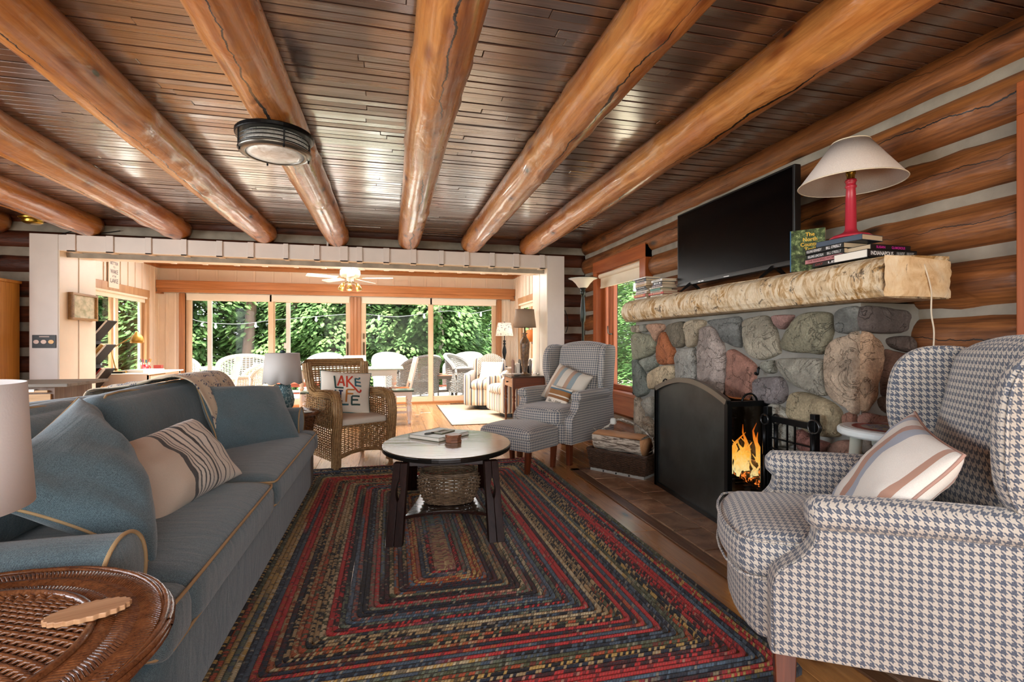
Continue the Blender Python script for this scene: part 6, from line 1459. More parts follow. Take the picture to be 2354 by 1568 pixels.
# brown wicker armchair
def lake_chair():
    T = thing('wicker_armchair', 'brown rattan armchair with cream seat cushion facing the coffee table', 'chair', (-.235, 4.90, 0), R_(29.5))
    hw, D = .305, .60
    ap = MB(); weave(ap, lambda u, v: (Vector((-hw + 2 * hw * u, -.005, .10 - .05 * math.cos((u - .5) * 2 * pi) * 0 + (.07 * (1 - (2 * u - 1) ** 2)) + (.30 - .07 * (1 - (2 * u - 1) ** 2)) * v)), Vector((0, -1, 0))), 15, 17, .0056, .007, .0055)
    ap.build('front_apron', M_cane, T, smooth=True, kind='stuff')
    e = MB(); bundle(e, [(-hw + 2 * hw * q / 20, -.005, .09 + .07 * (1 - (2 * q / 20 - 1) ** 2)) for q in range(21)], .011, 5, .006, twist=.3); e.build('apron_edge', M_cane, T, smooth=True)
    def backS(u, v):
        x = (-1 + 2 * u) * (.285 - .0 * v); z = .40 + .54 * v; y = D - .06 + .10 * v + .03 * (1 - (2 * u - 1) ** 2); return Vector((x, y, z)), Vector((0, -1, .15))
    b = MB(); weave(b, backS, 24, 15, .006, .007, .0065); b.build('back_panel', M_cane, T, smooth=True, kind='stuff')
    for s in (-1, 1):
        def sideS(u, v, s=s): return Vector((s * (hw + .012 * math.sin(v * pi)), .02 + (D + .02) * u, .08 + (.55 + .03 * u) * v)), Vector((s, 0, 0))
        m = MB(); weave(m, sideS, 25, 14, .006, .007, .006)
        def sideI(u, v, s=s): return Vector((s * (hw - .075), .05 + (D - .05) * u, .40 + (.24 + .02 * u) * v)), Vector((-s, 0, 0))
        weave(m, sideI, 11, 12, .0058, .006, .006)
        m.build('side_panel', M_cane, T, smooth=True, kind='stuff')
        path = cubic([(s * (hw - .03), .0, .03), (s * (hw - .03), -.01, .30), (s * (hw - .03), -.03, .52), (s * (hw - .035), .03, .655), (s * (hw - .04), .20, .675), (s * (hw - .04), .42, .66), (s * (hw - .03), .54, .70), (s * (hw - .015), .585, .80), (s * (hw + .0), .62, .955)], 6)
        a = MB(); bundle(a, path, .036, 11, .0125, twist=.045, flat_=.9); bundle(a, path, .018, 5, .013)
        a.build('arm_rim', M_cane, T, smooth=True)
        def topA(u, v, s=s):
            p = path[min(len(path) - 1, 14 + int(round(u * 22)))]; return Vector((p.x + s * (-.045 + .09 * v), p.y, p.z + .032)), Vector((0, 0, 1))
        a2 = MB(); weave(a2, lambda u, v: (topA(v, u)[0], topA(v, u)[1]), 26, 6, .006, .004, .005); a2.build('arm_top', M_cane, T, smooth=True, kind='stuff')
        MB().tube([(s * (hw - .03), .0, 0), (s * (hw - .03), .0, .12)], .022, 8).build('front_leg', M_cane, T); MB().tube([(s * (hw - .03), D, 0), (s * (hw - .03), D, .3)], .022, 8).build('rear_leg', M_cane, T)
    t_ = MB(); bundle(t_, [(x, .64 + .03 * (1 - (x / .30) ** 2), .955) for x in [-.30 + .6 * q / 14 for q in range(15)]], .030, 9, .0115, twist=.05); t_.build('top_rail', M_cane, T, smooth=True)
    sd = MB(); weave(sd, lambda u, v: (Vector((-hw + 2 * hw * u, .0 + D * v, .385)), Vector((0, 0, 1))), 20, 20, .006, .004); sd.build('seat_deck', M_cane, T, kind='stuff')
    MB().rbox((0, .285, .425), (.235, .29, .032), .022, 8, (0, 0, .014)).build('seat_cushion', flat('cream_canvas', '#ddd0bd', .9, var=.02, bumpy=.15, bs=250), T, smooth=True, merge=True)
    return T
lake_chair()
R3 = Matrix.Rotation(R_(29.5), 3, 'Z'); O3 = Vector((-.235, 4.90, 0))
lp, _ = pillow('slogan_pillow', 'cream pillow with the colourful words LAKE LIFE on the brown rattan armchair', 'pillow', tuple(O3 + R3 @ Vector((-.02, .37, .665))), tuple(R3 @ Vector((-.28, -.82, .42))), tuple(R3 @ Vector((.10, .4, 1))), .49, .44, .14, flat('cream_cotton', '#e6dccb', .9, var=.02, bumpy=.15, bs=250), flat('teal_piping', '#2f6a6c', .8), roll=R_(-7), seed=31)
def strokes(parent, M_, segs, w, fn, name='letter'):
    """flat painted strokes following the pillow's dome"""
    mb = MB()
    for (a, b) in segs:
        a, b = Vector(a).to_2d() if len(a) == 3 else Vector(a), Vector(b); d = (b - a); L = d.length; d.normalize(); n = Vector((-d.y, d.x)) * w / 2; k = max(2, int(L / .012))
        for i in range(k):
            p, q = a + d * L * i / k, a + d * L * (i + 1) / k
            mb.add([(c.x, c.y, fn(c.x, c.y)) for c in (p - n, q - n, q + n, p + n)], [(0, 1, 2, 3)])
    return mb.build(name, M_, parent)
bod = lp.children[0]; bod_vs = np.array([v.co[:] for v in bod.data.vertices]); bod_vs = bod_vs[bod_vs[:, 2] > 0]
def near_z(x, y):
    d = (bod_vs[:, 0] - x) ** 2 + (bod_vs[:, 1] - y) ** 2; i = np.argsort(d)[:4]; w = 1 / (d[i] + 1e-6); return float((bod_vs[i, 2] * w).sum() / w.sum()) + .0028
cD, cT, cRd, cOr, cNv = [flat('thread_' + n, c, .85, var=.02) for n, c in (('dark_green', '#2f4a45'), ('teal', '#2d6570'), ('red', '#c23d24'), ('ochre', '#b9742f'), ('navy', '#1f2f52'))]
def LT(px, py): # letters laid out on a 100 x 100 square, origin top left
    return ((px - 47) * .0031, (52 - py) * .0031)
def S(col, *pts): strokes(lp, col, [(LT(*a), LT(*b)) for a, b in pts], .0165, near_z)
S(cD, ((10, 4), (16, 44)), ((14, 44), (40, 44))); S(cRd, ((22, 38), (32, 2)), ((32, 2), (42, 38)), ((25, 26), (40, 26))); S(cRd, ((48, 2), (50, 42)), ((66, 2), (50, 24)), ((52, 20), (86, 58)), ((86, 58), (92, 56)), ((92, 56), (93, 48)))
S(cT, ((74, 10), (76, 36)), ((74, 36), (94, 36)), ((76, 23), (92, 23)), ((74, 10), (86, 12)), ((87, 12), (88, 4))); S(cT, ((16, 52), (18, 98)), ((16, 98), (58, 98))); S(cNv, ((32, 54), (32, 88)), ((26, 54), (39, 54)), ((26, 88), (39, 88)))
S(cOr, ((50, 50), (50, 90)), ((50, 50), (74, 50)), ((50, 64), (70, 64))); S(cD, ((66, 72), (67, 98)), ((66, 72), (90, 71)), ((67, 84), (86, 83)), ((66, 98), (93, 97)))

# ---------------------------------------------------------------- ceiling fixtures
CL = thing('ceiling_light', 'round black caged ceiling light with seeded glass on the second-nearest log beam', 'ceiling light', (-.645, 3.13, 2.36))
BZ = flat('oil_rubbed_bronze', '#15171a', .35, .7, var=.04)
MB().lathe([(.0, 0), (.205, 0), (.210, -.006), (.210, -.022), (.205, -.028), (0, -.028)], 48).build('ceiling_plate', BZ, CL, smooth=False, bevel=.002)
cg = MB()
for z, rr_ in ((-.048, .188), (-.070, .188), (-.092, .188)): cg.tube([(rr_ * math.cos(a), rr_ * math.sin(a), z) for a in [2 * pi * q / 48 for q in range(48)]], .0028, 6, closed=True)
for q in range(4):
    a = R_(25) + q * pi / 2; cg.bar((.19 * math.cos(a), .19 * math.sin(a), -.02), (.19 * math.cos(a), .19 * math.sin(a), -.118), .010, .008)
cg.build('cage', BZ, CL)
MB().lathe([(.190, -.100), (.196, -.104), (.190, -.116), (.160, -.124), (.152, -.120), (.160, -.108)], 48).build('bottom_ring', flat('satin_ring', '#77756f', .3, .8), CL, smooth=True)
sg = NT('seeded_glass'); ns_ = sg.noise(sg.coord((1, 1, 1)), 90, 4, .8); tr2 = sg.n('BsdfTransparent', (.95, .95, .93, 1)); sg.set(Base_Color=sg.ramp(ns_, [(.4, '#d9dad5'), (.6, '#ffffff')]), Roughness=.12, Metallic=.0)
mx = sg.n('MixShader', .35, tr2, sg.b); sg.nt.links.new(mx.outputs[0], sg.out.inputs['Surface']); sg.bump(ns_, .5, .004)
MB().lathe([(.168, -.03), (.168, -.105)], 48).build('glass_drum', sg.m, CL, smooth=True)
fd = NT('frosted_disc'); nf = fd.noise(fd.coord((1, 1, 1)), 14, 5, .7, 1.0); fd.set(Base_Color=fd.ramp(nf, [(.35, '#bfb2a0'), (.6, '#f2efe9')]), Roughness=.25)
fd.put(fd.b.inputs['Emission Color'], (1, .95, .88, 1)); fd.put(fd.b.inputs['Emission Strength'], .10)
MB().lathe([(0, -.136), (.06, -.134), (.12, -.127), (.155, -.118)], 48).build('glass_lens', fd.m, CL, smooth=True)
for q in range(4):
    a = R_(25) + q * pi / 2; MB().tube([(.185 * math.cos(a), .185 * math.sin(a), -.10), (.185 * math.cos(a), .185 * math.sin(a), -.132)], .005, 6).build('knob', BZ, CL)
BF = thing('brass_ceiling_lamp', 'small tiered brass ceiling lamp hanging in the dark far left corner', 'ceiling light', (-3.42, 5.9, 2.56))
MB().lathe([(0, 0), (.06, 0), (.06, -.02), (.02, -.04), (.02, -.10), (.06, -.115), (.085, -.13), (.07, -.145), (.09, -.16), (.11, -.178), (.095, -.19), (.075, -.20), (.085, -.215), (.06, -.23), (0, -.232)], 28).build('brass_body', flat('brass', ''), BF, smooth=True)
# sunroom fan
CF = thing('ceiling_fan', 'white ceiling fan with three brass spotlights in the sunroom', 'fan', (on_y(805, 640, 8.3).x, 8.3, 2.50))
M_fanw = flat('fan_white', '#efe6d8', .35, var=.02); M_br = flat('antique_brass', '#a98a4e', .3, .9)
MB().lathe([(0, 0), (.06, 0), (.055, -.05), (.018, -.06), (.018, -.15), (.08, -.165), (.15, -.19), (.155, -.25), (.14, -.29), (.06, -.31), (.05, -.36), (0, -.37)], 32).build('motor_housing', M_fanw, CF, smooth=True)
for k in range(5):
    a = R_(-12) + k * 2 * pi / 5; M = Matrix.Rotation(a, 4, 'Z') @ Matrix.Translation((0, 0, -.315)) @ Matrix.Rotation(R_(11), 4, 'X')
    MB().prism([(.20, -.05), (.62, -.068), (.66, -.05), (.665, .05), (.62, .068), (.20, .05)], -.004, .004, 'z', M=M).build('blade', M_fanw, CF, bevel=.002)
    MB().bar(M @ Vector((.10, 0, .005)), M @ Vector((.24, 0, .005)), .03, .006).build('blade_iron', M_br, CF)
for k in range(3):
    a = R_(-90) + (k - 1) * R_(75); q0 = Vector((.03 * math.cos(a), .03 * math.sin(a), -.37)); q1 = Vector((.10 * math.cos(a), .10 * math.sin(a), -.40)); q2 = q1 + Vector((.05 * math.cos(a), .05 * math.sin(a), -.11))
    MB().tube([q0, q1, q1 + Vector((0, 0, -.01))], .008, 6).tube([q1, q1.lerp(q2, .3), q2], [.022, .034, .046], 14).build('spotlight', M_br, CF, smooth=True)

light('fan_fill_light', 'POINT', (on_y(805, 640, 8.3).x, 8.16, 1.965), (0, 0, 0), 22, (1, .93, .82), shadow_soft_size=.035)  # point light added at the fan's spotlights to brighten the soffit
# ---------------------------------------------------------------- right side of the sunroom
M_walnut = wood('walnut_side', '#7b4426', '#4a2513', 0, .35, var=.04, coat=.3); M_walnutz = wood('walnut_leg', '#7b4426', '#43200f', 2, .3, var=.04, coat=.3)
SX0, SX1, SY0, SY1, SH = 1.615, 2.075, 6.60, 7.14, .705
SD = thing('side_table', 'brown wooden side table with turned legs and one drawer against the white opening', 'table', ((SX0 + SX1) / 2, (SY0 + SY1) / 2, 0))
hx_, hy_ = (SX1 - SX0) / 2, (SY1 - SY0) / 2
MB().box(-hx_ - .02, hx_ + .005, -hy_ - .02, hy_ + .02, SH - .02, SH).build('top', wood('dark_table_top', '#4b3a2c', '#2a1d14', 0, .25, coat=.4), SD, bevel=.003)
MB().box(-hx_ + .02, hx_ - .02, -hy_ + .008, -hy_ + .028, SH - .17, SH - .02).box(-hx_ + .02, hx_ - .02, hy_ - .028, hy_ - .008, SH - .17, SH - .02).box(hx_ - .028, hx_ - .008, -hy_ + .02, hy_ - .02, SH - .17, SH - .02).build('apron', M_walnut, SD, bevel=.002)
dd = MB().box(-hx_ + .004, -hx_ + .02, -hy_ + .05, hy_ - .05, SH - .155, SH - .03).build('drawer', wood('light_drawer_front', '#b98a5e', '#8a5c38', 1, .4, var=.02), SD, bevel=.004)
MB().lathe([(0, 0), (.008, 0), (.006, .012), (.014, .022), (.010, .03), (0, .032)], 14, M=Matrix.Translation((-hx_ + .004, 0, SH - .09)) @ Matrix.Rotation(-pi / 2, 4, 'Y')).build('knob', M_black, dd, smooth=True)
def turned(H, r, top=.17):
    return [(r * .5, 0), (r * .75, .02), (r * .55, .05), (r * .6, .10), (r * .95, H * .45), (r * .7, H * .62), (r * .55, H * .66), (r * 1.0, H * .70), (r * .6, H * .74), (r * 1.0, H * .80), (r * .65, H * .84), (r * .9, H - .01), (r * .9, H)]
for sx in (-1, 1):
    for sy in (-1, 1):
        x, y = sx * (hx_ - .025), sy * (hy_ - .025); MB().box(x - .022, x + .022, y - .022, y + .022, SH - .18, SH - .02).lathe(turned(SH - .18, .024), 14, (x, y, 0)).build('leg', M_walnutz, SD)
def table_lamp(label, loc, prof, bm, shp, sm, trim=None, neck=None, fin=True, sc=0):
    L = thing('table_lamp', label, 'lamp', loc); MB().lathe(prof, 28).build('base', bm, L, smooth=True)
    shade(L, shp, sm, 40, rim=trim); z = shp[-1][1]
    if fin: MB().lathe([(0, z - .25), (.004, z - .25), (.004, z), (.012, z + .004), (.012, z + .018), (0, z + .024)], 10).build('finial', M_black, L, smooth=True)
    return L
M_stonel = NT('mottled_bronze'); a_ = M_stonel.noise(M_stonel.coord((1, 1, 1)), 25, 4, .7); M_stonel.set(Base_Color=M_stonel.ramp(a_, [(.35, '#3a2a1c'), (.6, '#7a5a38')]), Roughness=.35)
table_lamp('tall urn-shaped bronze lamp with taupe drum shade on the brown side table', (1.845, 6.82, SH), [(0, 0), (.09, 0), (.09, .015), (.04, .03), (.035, .06), (.06, .25), (.072, .42), (.07, .47), (.035, .53), (.022, .57), (.045, .59), (.012, .60), (.012, .70), (0, .70)], M_stonel.m, [(.162, .675), (.145, .80), (.132, .925)], flat('taupe_silk', '#94806c', .75, var=.05, bumpy=.1, bs=120), flat('taupe_trim', '#7d6a58', .7))
pw_ = thing('glass_bowl', 'shallow clear glass bowl on the left end of the brown side table', 'bowl', (1.70, 6.70, SH))
MB().lathe([(0, 0), (.03, 0), (.05, .01), (.085, .032), (.082, .034), (.045, .014), (0, .006)], 24).build('bowl', flat('pressed_glass', '#b6aca0', .08, .3), pw_, smooth=True)
lr = thing('letter_rack', 'dark wooden rack with round-topped dividers behind the urn lamp', 'rack', (1.86, 7.05, SH))
for k, (x, c) in enumerate(((-.13, '#5a3526'), (-.03, '#3c3430'), (.13, '#55504c'))):
    MB().prism([(-.07, 0), (.07, 0)] + [(.07 * math.cos(a), .17 + .05 * math.sin(a)) for a in [pi * q / 10 for q in range(11)]], x - .006, x + .006, 'x').build('divider', flat('rack_' + c[1:], c, .5), lr, bevel=.002)
MB().box(-.13, .13, -.07, .07, 0, .012).box(-.13, .13, .062, .07, .012, .12).build('tray', flat('rack_3c3430', ''), lr)
MB().box(-.09, -.04, -.05, .05, .013, .16).box(-.12, -.10, -.05, .05, .013, .14).build('papers', flat('paper', ''), lr)
nk = MB(); nk.grid(lambda u, v: Vector((.10 * (u - .5), .08 * (v - .5), .002 + .05 * abs(nz((u * 3, v * 3, 1), 1)) + .02 * (1 - abs(2 * u - 1)))), 12, 12)
o = nk.build('napkin', flat('white_cloth', '#efe9df', .9), None, smooth=True); o.location = (1.99, 6.78, SH + .002); tag(o, 'crumpled white napkin right of the urn lamp on the side table', 'napkin')
M_strp = stripes('armchair_stripes', [(0, '#c9ad8e'), (.17, '#efe4d4'), (.30, '#4f5566'), (.40, '#c9ad8e'), (.52, '#8d97a8'), (.60, '#efe4d4'), (.70, '#b59878'), (.80, '#3c3f4a'), (.90, '#dfceb6')], 'box', (0, .20), repeat=True)
def tub_chair(label, loc, rz):
    T = thing('striped_armchair', label, 'chair', loc, rz, 'striped swivel armchairs in the sunroom'); S_ = M_strp
    MB().lathe([(0, 0), (.24, 0), (.24, .05), (.2, .07), (0, .07)], 28).build('swivel_base', flat('black_plinth', '#121314', .5), T)
    MB().rbox((0, .0, .225), (.31, .34, .155), .04, 6).build('seat_base', S_, T, smooth=True, merge=True)
    MB().rbox((0, -.04, .43), (.245, .32, .07), .05, 8, (0, .01, .02)).build('seat_cushion', S_, T, smooth=True, merge=True)
    for s in (-1, 1): MB().rbox((s * .305, -.01, .36), (.065, .35, .28), .055, 7, warp=lambda p: (p[0], p[1], p[2] + .05 * max(0, p[1] + .1) - .02 * max(0, -(p[1] + .1)))).build('arm', S_, T, smooth=True, merge=True)
    MB().rbox((0, .30, .53), (.30, .085, .33), .07, 8, (0, .02, 0), warp=lambda p: (p[0], p[1] + .10 * max(0, p[2] - .3), p[2] + .05 * math.cos(p[0] / .3 * pi / 2))).build('back', S_, T, smooth=True, merge=True)
    return T
tub_chair('striped armchair with a knitted throw over its back, beside the floral lamp', (1.68, 8.78, .008), R_(-18))
tub_chair('striped armchair behind the brown side table', (1.93, 7.74, .008), R_(-80))
Rt = Matrix.Rotation(R_(-18), 3, 'Z'); Ot = Vector((1.68, 8.78, 0))
pillow('plain_pillow', 'plain linen pillow on the striped armchair with the knitted throw', 'pillow', tuple(Ot + Rt @ Vector((.06, .13, .66))), tuple(Rt @ Vector((-.1, -.85, .45))), (0, 0, 1), .42, .36, .14, flat('linen_cover', '#ddd2c3', .9, bumpy=.2, bs=200), None, seed=41)
kt = NT('chunky_knit'); ka, kb = boxmap(kt, .035); kn_ = kt.math('SINE', kt.math('MULTIPLY', kt.math('ADD', ka, kt.math('ABSOLUTE', kt.math('SUBTRACT', kt.math('FRACT', kb), .5))), 6.28)); kt.set(Base_Color=kt.ramp(kn_, [(.0, '#b8aa98'), (.8, '#e6dccd')]), Roughness=.95); kt.bump(kn_, 1, .01)
KT = thing('knitted_throw', 'chunky cream knitted throw over the striped armchair by the floral lamp', 'blanket', tuple(Ot), R_(-18))
kp = cubic([(0, .44, .40), (0, .46, .70), (0, .44, .90), (0, .37, .965), (0, .27, .955), (0, .215, .86), (0, .20, .66)], 5)
mb = MB(); mb.grid(lambda u, v: Vector((-.20 + .44 * u, kp[int(round(v * (len(kp) - 1)))].y, kp[int(round(v * (len(kp) - 1)))].z - .10 * (2 * u - 1.05) ** 2 * min(1, v * 3))), 16, len(kp)); o = mb.build('cloth', kt.m, KT, smooth=True); sd = o.modifiers.new('t', 'SOLIDIFY'); sd.thickness = .014; sd.offset = 1
LT2 = thing('lamp_table', 'small white table under the floral lamp, hidden behind the striped armchair', 'table', (2.10, 9.34, 0))
MB().prism(ell(.19, .19, 28), .68, .70, 'z').lathe([(.10, 0), (.02, .03), (.02, .68), (.02, .68)], 14).build('pedestal_table', M_white, LT2)
fs_ = NT('floral_shade'); fv = fs_.n('TexVoronoi', fs_.coord((1, 1, 1)), _Scale=26); fq = fs_.noise(fs_.coord((1, 1, 1)), 40, 3); fs_.set(Base_Color=fs_.mix(fs_.math('MULTIPLY', fs_.ramp(fv.outputs['Distance'], [(.22, 1.0), (.34, 0.0)]), fs_.ramp(fq, [(.42, 0.0), (.5, 1.0)])), (.86, .80, .72, 1), lin('#4b4a55') + (1,)), Roughness=.8)
table_lamp('dark spindle lamp with blue floral shade beside the door casing', (2.12, 9.32, .70), [(0, 0), (.06, 0), (.06, .01), (.02, .03), (.016, .16), (.04, .28), (.035, .34), (.015, .42), (.03, .45), (.012, .47), (.03, .50), (.008, .52), (.008, .62), (0, .62)], M_black, [(.17, .60), (.15, .72), (.125, .845)], fs_.m, flat('white_trim', '#efe9df', .7))
OS = thing('wall_sconce', 'wall sconce with amber parchment shade on the right sunroom wall', 'lamp', (2.30, 8.04, 1.18))
am = NT('amber_parchment'); am.set(Base_Color='#cf8a45', Roughness=.6); _t2 = am.n('BsdfTranslucent', (1, .55, .2, 1)); _m2 = am.n('MixShader', .5, am.b, _t2); am.nt.links.new(_m2.outputs[0], am.out.inputs['Surface'])
shade(OS, [(.125, 0), (.09, .20)], am.m, 32); MB().tube([(0, 0, .22), (.0, 0, -.03), (.10, 0, -.05)], .008, 6).tube([(-.05, 0, .18), (-.05, 0, .26)], .008, 6).tube([(.05, 0, .18), (.05, 0, .26)], .008, 6).build('bracket', M_walnutz, OS)
rg2 = thing('jute_mat', 'plain beige mat with dark bound edge on the sunroom floor', 'rug', (1.52, 8.2, 0))
jt = NT('jute_weave'); jn = jt.noise(jt.coord((8, 60, 8)), 1, 4, .6); jt.set(Base_Color=jt.ramp(jn, [(.3, '#9f8d75'), (.7, '#bfae96')]), Roughness=.95); jt.bump(jn, .4, .003)
MB().box(-.67, .67, -1.16, 1.16, .0004, .006).build('field', jt.m, rg2); MB().box(-.685, -.67, -1.175, 1.175, .0004, .007).box(.67, .685, -1.175, 1.175, .0004, .007).box(-.67, .67, -1.175, -1.16, .0004, .007).box(-.67, .67, 1.16, 1.175, .0004, .007).build('binding', flat('dark_binding', '#3a2c22', .8), rg2)
fvn = thing('floor_register', 'dark slotted floor register before the right sliding door', 'vent', (1.27, 9.55, 0)); fm2 = MB()
for k in range(10): fm2.box(-.15 + .03 * k, -.135 + .03 * k, -.04, .04, .0, .004)
fm2.box(-.16, .16, -.05, -.04, 0, .005).box(-.16, .16, .04, .05, 0, .005); fm2.build('grille', flat('register_brown', '#3b2a1e', .4, .5), fvn, kind='stuff')

# dining set
M_green = flat('dark_green_top', '#4d5a50', .2, var=.06)
DT = thing('dining_table', 'white dining table with pale green top behind the rattan armchair', 'table', (-.60, 8.15, 0))
MB().rbox((0, 0, .765), (.80, .42, .014), .012, 4).build('top', flat('pale_green_top', '#aab3a0', .18, var=.04), DT, smooth=False)
MB().box(-.70, .70, -.34, -.32, .66, .75).box(-.70, .70, .32, .34, .66, .75).box(-.70, -.68, -.32, .32, .66, .75).box(.68, .70, -.32, .32, .66, .75).build('apron', M_white, DT)
for sx in (-1, 1):
    for sy in (-1, 1): MB().lathe(turned(.70, .04), 14, (sx * .66, sy * .30, 0)).box(sx * .66 - .035, sx * .66 + .035, sy * .30 - .035, sy * .30 + .035, .64, .75).build('leg', M_white, DT)
MB().tube([(.72, -.3, .70), (.55, -.2, .66), (.40, -.15, .71)], .006, 6).tube([(.74, -.25, .72), (.60, -.18, .68)], .005, 6).build('leaf_bracket', M_black, DT)
BN = thing('bench', 'white bench with turned legs and dark green top behind the rattan armchair', 'bench', (-.43, 7.42, 0))
MB().rbox((0, 0, .475), (.76, .16, .016), .008, 3).build('top', M_green, BN)
MB().box(-.70, .70, -.13, -.115, .40, .46).box(-.70, .70, .115, .13, .40, .46).box(-.66, .66, -.012, .012, .14, .17).build('apron', M_white2, BN)
for sx in (-1, 1):
    for sy in (-1, 1): MB().lathe(turned(.40, .036), 14, (sx * .70, sy * .11, 0)).box(sx * .70 - .034, sx * .70 + .034, sy * .11 - .034, sy * .11 + .034, .36, .46).build('leg', M_white2, BN)
def dining_chair(label, loc, rz, seat, frame=None):
    f = frame or M_white; T = thing('dining_chair', label, 'chair', loc, rz, None)
    MB().rbox((0, 0, .455), (.21, .21, .016), .01, 4).build('seat', seat, T)
    for sx in (-1, 1):
        MB().lathe(turned(.44, .022), 12, (sx * .18, -.18, 0)).build('leg', f, T); MB().bar((sx * .18, .19, 0), (sx * .18, .17, .45), .032, .032, (0, 1, 0)).build('leg', f, T)
        MB().bar((sx * .18, .17, .44), (sx * .17, .29, .93), .034, .026, (0, 1, 0)).build('back_post', f, T)
    MB().bar((-.18, .285, .90), (.18, .285, .90), .02, .09, (0, 0, 1)).build('top_rail', f, T, bevel=.003); MB().bar((-.18, .205, .56), (.18, .205, .56), .02, .04).build('lower_rail', f, T)
    for k in range(4): MB().bar((-.10 + .066 * k, .205, .56), (-.10 + .066 * k, .277, .86), .016, .026, (0, 1, 0)).build('slat', f, T)
    MB().box(-.17, .17, -.185, -.17, .20, .22).box(-.17, .17, .17, .185, .20, .22).box(-.185, -.17, -.17, .17, .18, .20).box(.17, .185, -.17, .17, .18, .20).build('stretcher', f, T)
    return T
M_orseat = wood('orange_seat_wood', '#c4713c', '#94491f', 0, .35)
dining_chair('white dining chair seen from the side at the right end of the table', (.10, 7.86, 0), R_(-84), M_orseat)
dining_chair('white dining chair facing us beyond the table, before the centre post', (-.60, 8.86, 0), R_(0), M_orseat)
dining_chair('white slat-back chair before the left sliding door', (-2.62, 8.75, 0), R_(-62), M_orseat)

# ---------------------------------------------------------------- left side of the sunroom: desk, lamp, mug, zigzag shelf
DK = thing('writing_desk', 'white writing desk with one drawer and turned legs under the left window', 'desk', (-3.44, 8.10, 0))
MB().box(-.36, .35, -.58, .58, .735, .755).build('top', M_white, DK, bevel=.004)
MB().box(-.33, .32, -.55, -.53, .60, .735).box(-.33, .32, .53, .55, .60, .735).box(.30, .32, -.55, -.47, .60, .735).box(.30, .32, .02, .55, .70, .735).box(.30, .32, -.47, .02, .595, .61).box(-.33, -.31, -.53, .53, .60, .735).build('apron', M_white, DK, bevel=.002)
dw = MB().box(.29, .325, -.46, .01, .62, .72).build('drawer', M_white, DK, bevel=.004); MB().lathe([(0, 0), (.008, 0), (.006, .012), (.016, .022), (.012, .032), (0, .034)], 14, M=Matrix.Translation((.325, -.22, .67)) @ Matrix.Rotation(pi / 2, 4, 'Y')).build('knob', M_white2, dw, smooth=True)
for sx in (-.30, .29):
    for sy in (-1, 1): MB().lathe(turned(.60, .03), 14, (sx, sy * .52, 0)).box(sx - .03, sx + .03, sy * .52 - .03, sy * .52 + .03, .58, .735).build('leg', M_white, DK)
DL = thing('desk_lamp', 'mustard yellow jointed desk lamp on the white writing desk', 'lamp', (-3.60, 7.78, .756))
M_must = flat('mustard_paint', '#b58a3a', .35, .3, var=.05)
MB().prism(ell(.085, .085, 32), 0, .022, 'z', M=Matrix.Translation((.06, 0, 0))).build('base', M_must, DL, bevel=.003)
J0 = Vector((.02, 0, .045)); J1 = Vector((-.035, 0, .32)); J2 = Vector((.23, 0, .50))
MB().tube([J0, J1], .007, 8).build('lower_arm', M_must, DL, smooth=True); MB().tube([J1, J2], .007, 8).build('upper_arm', M_must, DL, smooth=True)
for q in (J0, J1, J2): MB().lathe([(0, -.014), (.016, -.014), (.016, .014), (0, .014)], 16, M=Matrix.Translation(q) @ Matrix.Rotation(pi / 2, 4, 'X')).build('joint', flat('brass', ''), DL)
MB().lathe([(.078, -.12), (.076, -.07), (.06, -.02), (.03, .005), (.026, .03), (.0, .032)], 28, tuple(J2 + Vector((.04, 0, .02)))).build('shade', M_must, DL, smooth=True)
MB().tube(cubic([J2 + Vector((.0, 0, .03)), J2 + Vector((.02, 0, .075)), J2 + Vector((.05, 0, .07)), J2 + Vector((.06, 0, .03))], 5), .004, 6).build('cord', M_black, DL)
MG = thing('mug', 'red mug with white script holding pens on the writing desk', 'mug', (-3.44, 8.28, .756))
MB().lathe([(0, 0), (.040, 0), (.042, .004), (.042, .092), (.038, .092), (.038, .01), (0, .01)], 24).build('cup', flat('red_glaze', '#c6202a', .2, var=.02), MG, smooth=True)
MB().tube([(.042 + .024 * math.sin(a), 0, .047 + .028 * math.cos(a)) for a in [pi * q / 10 for q in range(11)]], .0055, 7).build('handle', flat('red_glaze', ''), MG, smooth=True)
lettering('Oh!', .04, flat('white_script', '#f2e8e8', .5), MG, Matrix.Translation((.012, -.0432, .045)) @ Matrix.Rotation(pi / 2, 4, 'X'), width=.04, bold=.0)
for k, (c, cn) in enumerate((('#d98a2b', 'orange'), ('#c9a13a', 'mustard'), ('#2c6f9e', 'blue'), ('#1d3b6a', 'navy'), ('#b83a5a', 'pink'), ('#d9d9d9', 'white'), ('#5aa38a', 'mint green'), ('#3a3a3a', 'black'), ('#8a3f7a', 'purple'), ('#2f8f8a', 'teal'), ('#c94a2a', 'red'))):
    a = k * 2 * pi / 11; P0 = Vector((.02 * math.cos(a), .02 * math.sin(a), .012)); P1 = Vector((.075 * math.cos(a), .04 * math.sin(a), .165 + .01 * math.sin(k * 2))); d = (P1 - P0).normalized()
    Pn = thing('marker_pen', 'white marker pen with %s cap standing in the red mug' % cn, 'pen', tuple(MG.location), 0, 'marker pens in the red mug')
    MB().tube([P0, P1 - d * .045], .0042, 7).build('barrel', flat('white_plastic', '#eceae4', .4), Pn); MB().tube([P1 - d * .045, P1], .0052, 7).build('cap', flat('cap_' + c[1:], c, .4), Pn)
o = MB().box(-.20, .20, -.13, .13, 0, .035).build('paper_stack', M_pagesw, None, bevel=.001); o.location = (-3.32, 7.98, .757); o.rotation_euler = (0, 0, R_(75)); tag(o, 'stack of white papers on the writing desk before the red mug', 'papers')
